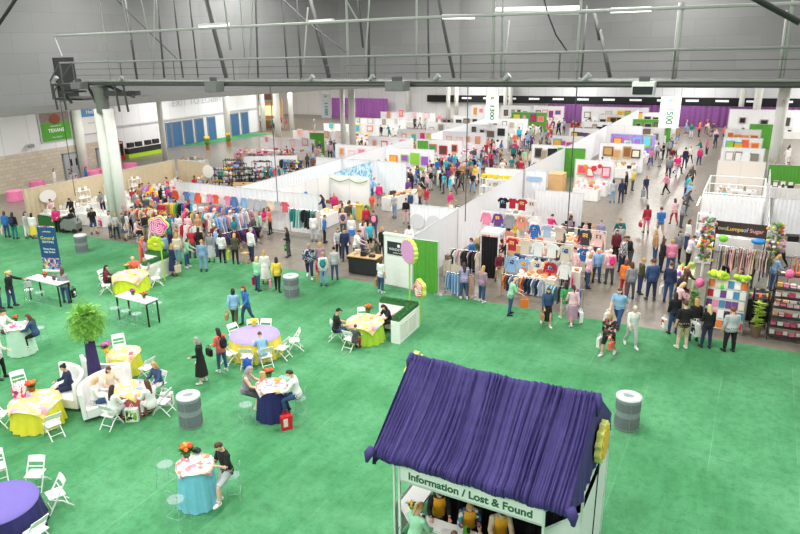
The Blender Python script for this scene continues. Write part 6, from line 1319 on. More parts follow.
# left block beyond
spine(-28.0, 45.2, 57.5, 'white spine drape of the middle-left block'); spine(-27.8, 61, 78, 'far white spine drape of the middle-left block')
for i, (y, c) in enumerate(((51.2, 'white'), (57.3, 'white'), (63.4, 'white'), (70, 'white'), (77, 'white'), (85, 'green'))):
    booth(-27.6, -23.0, y, c, '%s mid-left aisle booth' % ORD[i+1], 140+2*i, (7, 6), pal=['bright', 'mix', 'pink', 'dark', 'white', 'mix'][i])
for i, (y, c) in enumerate(((51.6, 'white'), (57.7, 'white'), (64, 'white'), (71, 'white'), (79, 'white'))):
    booth(-33.0, -28.3, y, c, '%s mid-left outer booth' % ORD[i+1], 160+2*i, (7, 6), pal=['pink', 'pink', 'bright', 'white', 'dark'][i])
# pine fenced booth and dark racks behind the left block
for i, (x0_, x1_) in enumerate(((-33.6, -31.9), (-31.7, -30.0), (-29.8, -28.3))):
    t = thing('pine_panel', ['pine framed panel at the outer end of the fenced booth', 'middle pine framed panel of the fenced booth', 'pine framed panel next to the white spine drape'][i], 'panel', (x0_, 38.2+i*1.0, 0), .35); L = x1_-x0_
    MB().box(0, 0, 0, L, .08, .2).box(0, 0, .2, .12, .08, 1.1).box(L-.12, 0, .2, L, .08, 1.1).box(0, 0, 1.1, L, .08, 1.3).build('frame', M('#d9b57e', .6, .15), t); MB().box(.12, .03, .2, L-.12, .05, 1.1).build('infill', M('#a9a9ab', .6, .1), t)
for i, (x, y) in enumerate(((-34.5, 42.5), (-32.0, 43.4), (-35.5, 46.5), (-33.0, 47.6), (-31.0, 46.6))):
    rack((x, y), (x+1.7, y+.15), 1.7, ['#191a1d', '#3a2f2a', '#8d6138', '#35b9cf', '#e9e8e6', '#8f9298', '#d95f6a', '#57534e'], ('long', 'dress', 'tee'), ['dark clothes at the front of the leather booth', 'dark clothes beside the pine panels', 'mixed clothes at the outer side of the leather booth', 'brown clothes deep in the leather booth', 'black clothes by the spine of the leather booth'][i], .28, seed=30+i)
drape(-38.6, 45.5, -34.4, 47.7, 'white', 'white drape wall slanting behind the leather booth', 1.9)
for i, (y, c) in enumerate(((52.5, 'white'), (59, 'white'), (66, 'white'), (73, 'white'), (82, 'white'))): booth(-45.5-i*.4, -38.5, y+4, c, '%s far concourse booth' % ORD[i+1], 200+2*i, (8, 0), wallh=2.0, pal=['pink', 'pink', 'bright', 'white', 'pink'][i])
# far left rows toward the concourse
for i, (x, y, L, c, p) in enumerate(((-41, 50, 4, '#efeeec', 'pink'), (-44.5, 54, 4, '#e9b9cf', 'pink'), (-40.5, 56, 4, '#efeeec', 'mix'), (-46, 60.5, 4, '#e9b9cf', 'bright'), (-41.5, 62.5, 4, '#efeeec', 'dark'), (-45, 68, 4, '#efeeec', 'mix'), (-40.5, 70, 4, '#f2d9e0', 'pink'), (-43, 76, 4, '#efeeec', 'bright'), (-39.5, 66, 4, '#efeeec', 'amber'), (-47, 48, 3, '#efeeec', 'white'))):
    disp_table(x, y, L, .8, .15, '%s long cloth table of the concourse rows' % ORD[i+1], .78, c, n=7, pal=p, seed=180+i, kinds=('box', 'frame', 'pillow', 'stack'))
t = drape(-40.3, 58.2, -38.6, 58.4, 'green', 'narrow green drape by the far column'); 
# right side beyond
hardwall(-2.2, 53.0, .7, 53.0, 'cream panel wall of the lamp lit booth', 2.5, M('#efe6dc', .6, .04)); disp_table(-.8, 51.6, 2.4, .7, 0, 'white table of lamps in the cream walled booth', n=7, pal='white', seed=220, kinds=('jar', 'tree', 'bowl')); disp_table(-1.4, 48.9, 1.6, .7, 0, 'front table of the cream walled booth', n=6, pal='amber', seed=221)
drape(.9, 55.5, 3.3, 55.6, 'green', 'low green drape beside the tall side column', 2.0); drape(-.9, 78, 1.6, 78, 'green', 'far green drape behind the side block'); drape(-27.0, 56.2, -25.9, 56.3, 'green', 'narrow green drape in the middle-left block'); disp_table(1.9, 53.8, 2.2, .8, 0, 'table of red goods before the low green drape', n=7, pal='dark', seed=222)
booth(-2.4, .6, 60.2, 'white', 'side shelf booth', 223, (7, 5), pal='white'); booth(-2.6, .4, 66.6, 'white', 'booth beyond the side column', 225, (6, 4), pal='bright'); booth(-2.8, .2, 73, 'white', 'third side booth', 227, (6, 4), pal='amber'); booth(-3.2, 6.0, 88, 'white', 'lit white far booth', 229, (7, 0), pal='dark', wallh=3.0)
for i, (x, y) in enumerate(((4.2, 46), (4.0, 52), (5.2, 59), (5.6, 66), (6.2, 73), (4.6, 34.5), (5.8, 80))): booth(x, x+3.0, y, 'white', '%s outer side booth' % ORD[i+1], 240+2*i, (6, 4), pal=['white', 'denim', 'mix', 'bright', 'pink', 'dark', 'amber'][i])
for i, (x, y, w, c) in enumerate(((4.2, 76, .9, '#2b2523'), (5.4, 76, .9, '#3a2f2c'))): tag(put(MB().box(-w/2, -.02, 0, w/2, .02, 1.2).ell((0, -.03, .6), (.25, .02, .36), 12, 1).build('portrait_poster', [M('#d9c9bd', .6, .05), M(c, .6, .1)]), (x, 72.7, 1.6), 0), ['portrait poster nearer the tall side column', 'portrait poster at the outer end'][i], 'poster')
# ------------------------------------------------------------------ hanging aisle banners
def aisle_banner(px, py0, py1, w, num, col, label, Y):
    a, b = GY(px, py0, Y), GY(px, py1, Y); t = thing('aisle_banner', label, 'banner', (a.x, Y, b.z)); h = a.z-b.z
    MB().box(-w/2, -.01, 0, w/2, .01, h).build('panel', M(col, .7, .03), t)
    for x in (-w/2, w/2): MB().tube([(x*.95, 0, h), (x*.95, 0, 7.28-b.z)], .012, 4).build('wire', DGREY, t)
    MB().box(-.13*w, -.016, h*.86, .13*w, -.0115, h*.95).build('emblem', Mpat('banner_emblem', ['#2f7f5a', '#e0c23c', '#3f7fb5', '#8fb84a'], 9), t); MB().box(-.26*w, -.016, h*.775, .26*w, -.0115, h*.79).build('name_line', M('#e0b3c4', .7, .03), t)
    text(num, w*.46, M('#2f7a4b', .6, .04), t, (0, -.014, h*.40), (radians(90), radians(90), 0), bold=.02, sx=h*.66/(w*.46*2.3))
aisle_banner(492.5, 95.5, 123, 1.35, '1300', '#f4f5f5', 'white hanging aisle banner over the crowded middle aisle', 68.0); aisle_banner(671.5, 97, 128, 1.65, '1500', '#f4f5f5', 'white hanging aisle banner over the open aisle near the purple drapes', 66.5)
aisle_banner(325.5, 94, 118, 1.3, '1100', '#aeb2ba', 'grey hanging aisle banner beside the thick column', 66); aisle_banner(188.5, 96, 114.5, 1.2, '1000', '#c3c6cc', 'grey hanging aisle banner in front of the blue doors', 64)
# ------------------------------------------------------------------ wall posters and concourse things
def poster(y0, y1, z0, z1, label, parts):
    t = thing('wall_poster', label, 'poster', (-52.97, y0, z0)); L, h = y1-y0, z1-z0
    MB().box(0, 0, 0, .06, L, h).build('frame', M('#b9bcbf', .4, .05), t)
    for nm, a, b, c, d, m_ in parts: MB().box(.061, L*a, h*b, .068, L*c, h*d).build(nm, m_, t)
    return t, L, h
t, L, h = poster(36.4, 39.6, 3.55, 6.2, 'green framed sports poster on the concourse wall', (('grass', .05, .04, .95, .62, M('#4f9e2c', .6, .25, 5)), ('crowd', .05, .62, .95, .96, M('#8a7a72', .6, .3, 4))))
MB().ell((.07, L*.5, h*.72), (.04, L*.17, h*.17), 12).build('ball', M('#8a4a2f', .6, .1), t, True); text('TEXANS', .42, WT, t, (.072, L*.5, h*.36), (radians(90), 0, radians(90)), bold=.01); text('WELCOME TO', .16, WT, t, (.072, L*.5, h*.5), (radians(90), 0, radians(90))); text('NRG CENTER', .16, WT, t, (.072, L*.5, h*.14), (radians(90), 0, radians(90)))
t, L, h = poster(40.4, 43.6, 3.75, 6.3, 'blue and white framed advert beside the green sports poster', (('blue_panel', .04, .62, .96, .96, M('#5f9cc9', .6, .1)), ('white_panel', .04, .04, .96, .62, WHITE)))
text('Holler', .5, WT, t, (.072, L*.48, h*.78), (radians(90), 0, radians(90)), bold=.01); text('welcome', .2, M('#6fae5a', .6, .05), t, (.072, L*.4, h*.4), (radians(90), 0, radians(90)))
t = thing('wall_lamp', 'grey wall lamp on the block wall of the concourse', 'lamp', (-52.95, 35.2, 3.35)); MB().box(0, -.08, 0, .12, .08, .2).build('bracket', STEEL, t); MB().box(.12, -.2, .05, .5, .2, .32).build('lamp_head', GREYP, t)
for i, (px, py) in enumerate(((14, 200), (36, 190), (86, 178), (99, 176), (120, 170))):
    q = G(px, py); q.x = max(q.x+.3, -51.6); t = thing('pink_table', 'round pink clothed table in the concourse, %s from the wall end' % ORD[i+1], 'table', (q.x, q.y, 0)); MB().lathe([(.6, .76), (.01, .765)], 24, cap=False).build('cloth_top', M('#e884ae', .8, .06), t); MB().lathe([(.6, .76), (.63, .4), (.68, .02)], 48, fold=12, amp=.04, cap=False).build('skirt', M('#e27aa6', .8, .08), t)
q = Vector((-58.6, 52.6, 0)); t = thing('food_kiosk', 'dark food kiosk with lime green base in the concourse', 'kiosk', (q.x, q.y, 0), radians(88))
MB().box(-2.5, -.4, 0, 2.5, .4, .4).build('lime_base', M('#b4e01f', .5, .05), t); MB().box(-2.4, -.35, .4, 2.4, .35, 1.0).build('counter', M('#26282b', .6, .15), t); MB().box(-2.45, -.42, 1.0, 2.45, .42, 1.06).build('worktop', M('#d8d2c8', .5, .08), t)
for x in (-1.8, -.7, .6, 1.7): MB().box(x-.35, -.2, 1.06, x+.35, .2, 1.55).build('equipment', M('#1e1f22', .5, .2), t)
q = Vector((-58.4, 48.9, 0)); t = thing('drinks_machine', 'red and black drinks machine beside the lime kiosk', 'vending machine', (q.x, q.y, 0), 1.2); MB().box(-.45, -.4, 0, .45, .4, 1.95).build('cabinet', M('#c22a2e', .5, .08), t); MB().box(-.36, -.42, .5, .36, -.401, 1.7).build('glass_front', BLACK, t); MB().box(-.36, -.42, 1.74, .36, -.401, 1.9).build('header', M('#f0d9d6', .5, .05), t)
t = thing('food_stall', 'brown food stall front with orange sign at the end of the concourse', 'stall', (-60.4, 75.9, 0)); MB().box(-11.5, 2.5, 4.0, -.2, 2.7, 7.2).build('fascia', M('#7a4a34', .6, .1), t); MB().box(-4.2, 2.44, 5.1, -1.4, 2.49, 6.6).build('orange_sign', M('#e0642c', .5, .05, emit=.3), t); MB().box(-3.9, 2.41, 5.5, -1.7, 2.435, 6.2).build('sign_lettering', Mpat('stall_sign', ['#f4ece0', '#e0642c', '#f4ece0'], 3), t)
MB().box(-11.5, 5.0, 0, -.2, 5.2, 4.0).build('back_wall', M('#d8b27a', .7, .15, 2), t); MB().box(-11.2, 2.6, 0, -.6, 3.1, 1.1).build('counter', M('#8f6a4a', .6, .12), t); MB().box(-10.5, 4.6, 1.6, -1, 4.7, 3.0).build('menu_board', M('#f6e3b4', .5, .1, emit=.8), t)
MB().box(-11.5, 2.4, 3.9, -.2, 2.72, 4.0).build('beam', M('#5fb8d8', .5, .05), t)
q = G(258, 122); tag(put(MB().tube([(0, 0, 0), (0, 0, 2.6)], .16, 10).build('yellow_post', M('#f2c81c', .5, .05)), (-62.5, 77.0, 0)), 'yellow post in front of the food stall', 'post')
for i, (px, py) in enumerate(((208, 150), (229, 146))):
    q = G(px, py); t = thing('sunflower_pot', ['sunflower pot on the white rail nearer the wall', 'sunflower pot on the white rail nearer the column'][i], 'flowers', (q.x, q.y, 0)); MB().lathe([(.2, 0), (.28, .5)], 10).build('pot', M('#b5793f', .7, .1), t); MB().ell((0, 0, .9), (.3, .3, .45), 8).build('leaves', M('#4f8a35', .8, .3), t); 
    for k in range(5): MB().ell((.22*cos(k*1.26), .22*sin(k*1.26), 1.35+.08*(k % 2)), (.15, .12, .14), 8).build('bloom', M('#f2c21c', .6, .1), t, True)
# ================================================================== PEOPLE IN THE PHOTO
# px, py (feet), pose, facing, top, bottom, hair, options, label
def P(px, py, pose, f, top, bot, hair, label, z=0.0, near=None, b=None, bp=None, **k):
    q = G(px, py, z); n = near if near is not None else py > 228
    if q.y > 25.6 and not pose.startswith('sit'):     # step clear of tables, rails and walls
        for d in range(0, 12):
            ok = [(q.x+.09*d*cos(a), q.y+.09*d*sin(a)) for a in [k*pi/6 for k in range(12)] if free(q.x+.09*d*cos(a), q.y+.09*d*sin(a), .38)]
            if ok: q = Vector((ok[0][0], ok[0][1], z)); break
    occ.append((q.x, q.y))
    o = person((q.x, q.y, z), pose, f, top, bot, hair, label=label, near=n, **k)
    if b:
        for bb in (b if isinstance(b, list) else [b]): bag(o, pose, *bb[:3], **(bb[3] if len(bb) > 3 else {}))
    if bp: backpack(o, pose, bp[0], bp[1])
    return o
W, Mn = 1.63, 1.76
bpy.context.view_layer.update()
occ = []
SH_ = [(o.location.x, o.location.y, o.rotation_euler.z, max((c.dimensions.x for c in o.children), default=1), .5) for o in ALL if o.get('category') in ('shelves', 'counter', 'display stand', 'box', 'scooter', 'plant') and o.location.y > 25]
walls = [(o.location.x, o.location.y, o.rotation_euler.z, max((c.dimensions.x for c in o.children), default=1)) for o in ALL if o.get('category') in ('drape wall', 'panel wall', 'clothes rail', 'display panel', 'panel')]
cols = [(o.location.x, o.location.y) for o in SC.objects if o.name.startswith('column')]+[(o.location.x, o.location.y) for o in ALL if o.get('label', '').startswith('pillar of')]
def free(x, y, gap=.46):
    if any((x-a)**2+(y-b)**2 < gap**2 for a, b in occ) or any((x-a)**2+(y-b)**2 < .36 for a, b in cols): return False
    for a, b, r, l_, d_ in TABS+SH_:
        dx, dy = (x-a)*cos(r)+(y-b)*sin(r), -(x-a)*sin(r)+(y-b)*cos(r)
        if abs(dx) < l_/2+.27 and abs(dy) < d_/2+.27: return False
    for a, b, r, L_ in walls:
        dx, dy = (x-a)*cos(r)+(y-b)*sin(r), -(x-a)*sin(r)+(y-b)*cos(r)
        if -.3 < dx < L_+.3 and abs(dy) < .36: return False
    return True
# --- walkers and sitters on the carpet
P(203, 383, 'hold', 'w', 'black', 'black', 'grey bob', 'grey-haired person in a long black dress walking by the lilac table', cut='dress', hgt=1.66, shoe='w', b=(1, 'lpink', 'pale pink tote bag on the arm of the walker in black', dict(kind='tote')))
P(223, 372, 'hold', 'nw', 'coral', 'denim', 'dark long', 'dark-haired person in a coral top with a black backpack', hgt=1.62, shoe='w', bp=('black', 'black backpack worn over the coral top'), b=(-1, 'black', 'black handbag at the side of the coral top', dict(kind='hand')))
P(235.5, 326, 'walk', 'n', 'lblue', 'olive', 'black bob', 'person in a pale blue shirt and olive trousers walking away', hgt=1.60, b=(-1, 'tan', 'tan handbag of the walker in pale blue', dict(kind='hand')))
P(248, 324, 'walk2', 'sw', 'blue', 'denim', 'red long', 'red-haired person in a bright blue top walking toward the lilac table', hgt=1.68)
P(67, 303, 'hold', 'n', 'grey', 'denim', 'brown long', 'person in a grey sweater standing at the bar table below the banner', hgt=1.62, wide=1.08, b=(1, 'black', 'black picture bag held by the person in grey', dict(kind='tote', mark='bw')))
P(13, 307, 'reach', 'e', 'black', 'denim', 'pale tail', 'blond person in black reaching toward the bar table', hgt=1.68, wide=1.12, b=(-1, 'lgrey', 'grey bag on the shoulder of the blond person in black', dict(kind='hand')))
P(0, 310, 'stand', 'e', 'black', 'denim', 'dark short', 'dark-haired person in black at the photo edge by the bar table', hgt=1.66)
P(3, 379, 'hold', 'e', 'white', 'black', 'dark bob', 'person in a white top and black trousers at the photo edge', hgt=1.66)
P(8, 237.5, 'stand', 'n', 'blue', 'denim', 'brown bob', 'person in a blue jacket with a pink bag at the far carpet corner', hgt=1.62, b=(-1, 'lpink', 'pink bag of the person in the blue jacket', dict(kind='shopping')))
P(16, 239, 'stand', 'n', 'black', 'teal', 'dark long', 'person in black with teal trousers at the far carpet corner', hgt=1.64, bp=('navy', 'navy backpack over the black top'))
P(28, 238, 'hold', 'e', 'lgrey', 'white', 'brown long', 'person in a pale top and white trousers behind the navy banner', hgt=1.64)
P(35, 239, 'stand', 'n', 'white', 'yellow', 'dark bob', 'person in a white top and yellow skirt behind the navy banner', cut='dress', hgt=1.6)
P(63, 232, 'hold', 's', 'hotpink', 'black', 'brown bob', 'person in a bright pink top beside the mobility scooter', hgt=1.6, wide=1.1)
P(94.5, 234, 'hold', 'se', 'black', 'denim', 'dark bob', 'person in black carrying a picture bag near the twin columns', cut='shorts', sleeve='short', hgt=1.66, wide=1.15, b=(-1, 'hotpink', 'black and white picture bag with pink edge near the twin columns', dict(kind='tote', mark='bw')))
for px, py, t_, l in ((57, 221, 'lpink', 'vendor in pink behind the white counter table'), (71, 221, 'black', 'vendor in black behind the white counter table'), (97, 213, 'grey', 'vendor in grey among the white print tables')): P(px, py, 'browse', 's', t_, 'black', 'dark long', l, near=True, hgt=W)
# the man on the clear stool
q = Vector((HT2[0]+.74, HT2[1]+.30, 0)); person((q.x, q.y, .10), 'stoolguy', 'sw', 'black', 'lgrey', 'brown short', 'short', 'shorts', 'man in a black T-shirt and pale shorts perched at the turquoise table', hgt=1.76, shoe='w')
# navy clothed table
person((HT3[0]-.78, HT3[1]-.28, .21), 'stool', 'e', 'grey', 'dgrey', 'grey bob', 'none', 'shorts', 'grey-haired person in a grey sleeveless top at the navy clothed table', hgt=1.66, shoe='w', wide=1.12)
person((HT3[0]+.76, HT3[1]+.25, .21), 'stool', 'w', 'white', 'denim', 'dark short', 'long', 'trousers', 'dark-haired person in white over pink at the navy clothed table', hgt=1.66, wide=1.1)
# floral high table far left
person((HT1[0]-.72, HT1[1]-.2, .21), 'stool', 'e', 'white', 'dgrey', 'dark short', 'long', 'trousers', 'man in a white shirt at the mint clothed table', hgt=1.74)
person((HT1[0]+.66, HT1[1]+.22, .21), 'stool', 'w', 'denim', 'black', 'brown long', 'long', 'trousers', 'person in a denim jacket at the mint clothed table', hgt=1.63, shoe='w')
# seated: pelvis height .10 above pose zero
def sitter(tx, ty, ang, r, top, bot, hair, label, pose='sit', z=.025, **k):
    x, y = tx+r*cos(ang), ty+r*sin(ang); return person((x, y, z), pose, 0, top, bot, hair, rz=atan2(ty-y, tx-x)-pi/2, label=label, **k)
def at_ang(px, py, T): q = G(px, py, .5); return atan2(q.y-T[1], q.x-T[0])
sitter(*SR, radians(226), .92, 'white', 'denim', 'pale long', 'blond person in white on the curved sofa at the coral table', hgt=1.64)
sitter(*SR, radians(172), .92, 'cream', 'white', 'brown bob', 'brown-haired person in cream on the curved sofa at the coral table', hgt=1.62, sleeve='short')
sitter(WX, WY, at_ang(116, 409, (WX, WY)), 1.0, 'white', 'lgrey', 'dark long', 'dark-haired person in white with back to the camera at the coral table', hgt=1.64)
sitter(WX, WY, at_ang(155, 385, (WX, WY)), 1.0, 'denim', 'white', 'blond long', 'blond person in a denim jacket at the coral table', hgt=1.62)
sitter(WX, WY, at_ang(152, 405, (WX, WY)), 1.0, 'white', 'white', 'brown long', 'brown-haired person all in white at the coral table', hgt=1.64)
sitter(*SL, radians(62), .92, 'navy', 'navy', 'black bun', 'person in navy sitting alone on the curved sofa', hgt=1.66, pose='sit')
sitter(PT[0], PT[1], at_ang(265, 357, PT), 1.2, 'lblue', 'white', 'brown short', 'person in pale blue leaning on the lilac table', pose='sitlean', hgt=1.60, shoe='w')
sitter(BT[0], BT[1], at_ang(336, 331, BT), 1.14, 'black', 'denim', 'black cap', 'man in a black cap and T-shirt at the lime green table', sleeve='short', hgt=1.76)
sitter(BT[0], BT[1], at_ang(352, 342, BT), 1.12, 'dgrey', 'red', 'brown short', 'small child in grey at the lime green table', sleeve='short', hgt=1.28)
sitter(BT[0], BT[1], at_ang(385, 322, BT), 1.12, 'black', 'black', 'black bob', 'person in black leaning on the lime green table from the bench', pose='sitlean', hgt=1.64, sleeve='short')
tag(put(MB().box(-.2, -.02, 0, .2, .02, .36).build('gift_bag', M('#d23f78', .5, .08)), (-11.05, 21.2, .49), .5), 'hot pink bag standing on the white bench cushion', 'bag')
sitter(LT[0], LT[1], at_ang(108, 281, LT), 1.14, 'maroon', 'black', 'dark long', 'dark-haired person in dark red at the yellow-green table', hgt=1.62)
sitter(LT[0], LT[1], at_ang(137, 268, LT), 1.18, 'coral', 'beige', 'pale short', 'person in coral on the far side of the yellow-green table', sleeve='short', hgt=1.66, wide=1.15)
sitter(LT[0], LT[1], at_ang(148, 272, LT), 1.16, 'grey', 'dgrey', 'grey bob', 'grey-haired person in grey beside the planter bench', hgt=1.6)
# bags by the coral table
for px, py, c, l, mk in ((133, 421, 'white', 'lime printed shopping bag on the carpet under the coral table', 'lime'), (168, 405, 'white', 'white and red bag on the carpet beside the coral table', 'red')):
    q = G(px, py); t = thing('shopping_bag', l, 'bag', (q.x, q.y, .008), .6); MB().box(-.19, -.08, 0, .19, .08, .42).build('bag_body', CM(c), t); MB().box(-.16, -.086, .05, .16, -.081, .38).build('print', Mpat('bag_print_'+mk, ['#79b43c', '#f2f2ea', '#3b3b3b', '#a8d35a'] if mk == 'lime' else ['#f4efe9', '#c8202c'], 11), t)
    for s in (-1, 1): MB().tube([(-.08, s*.07, .41), (0, s*.05, .56), (.08, s*.07, .41)], .01, 5).build('handle', CM(c), t)
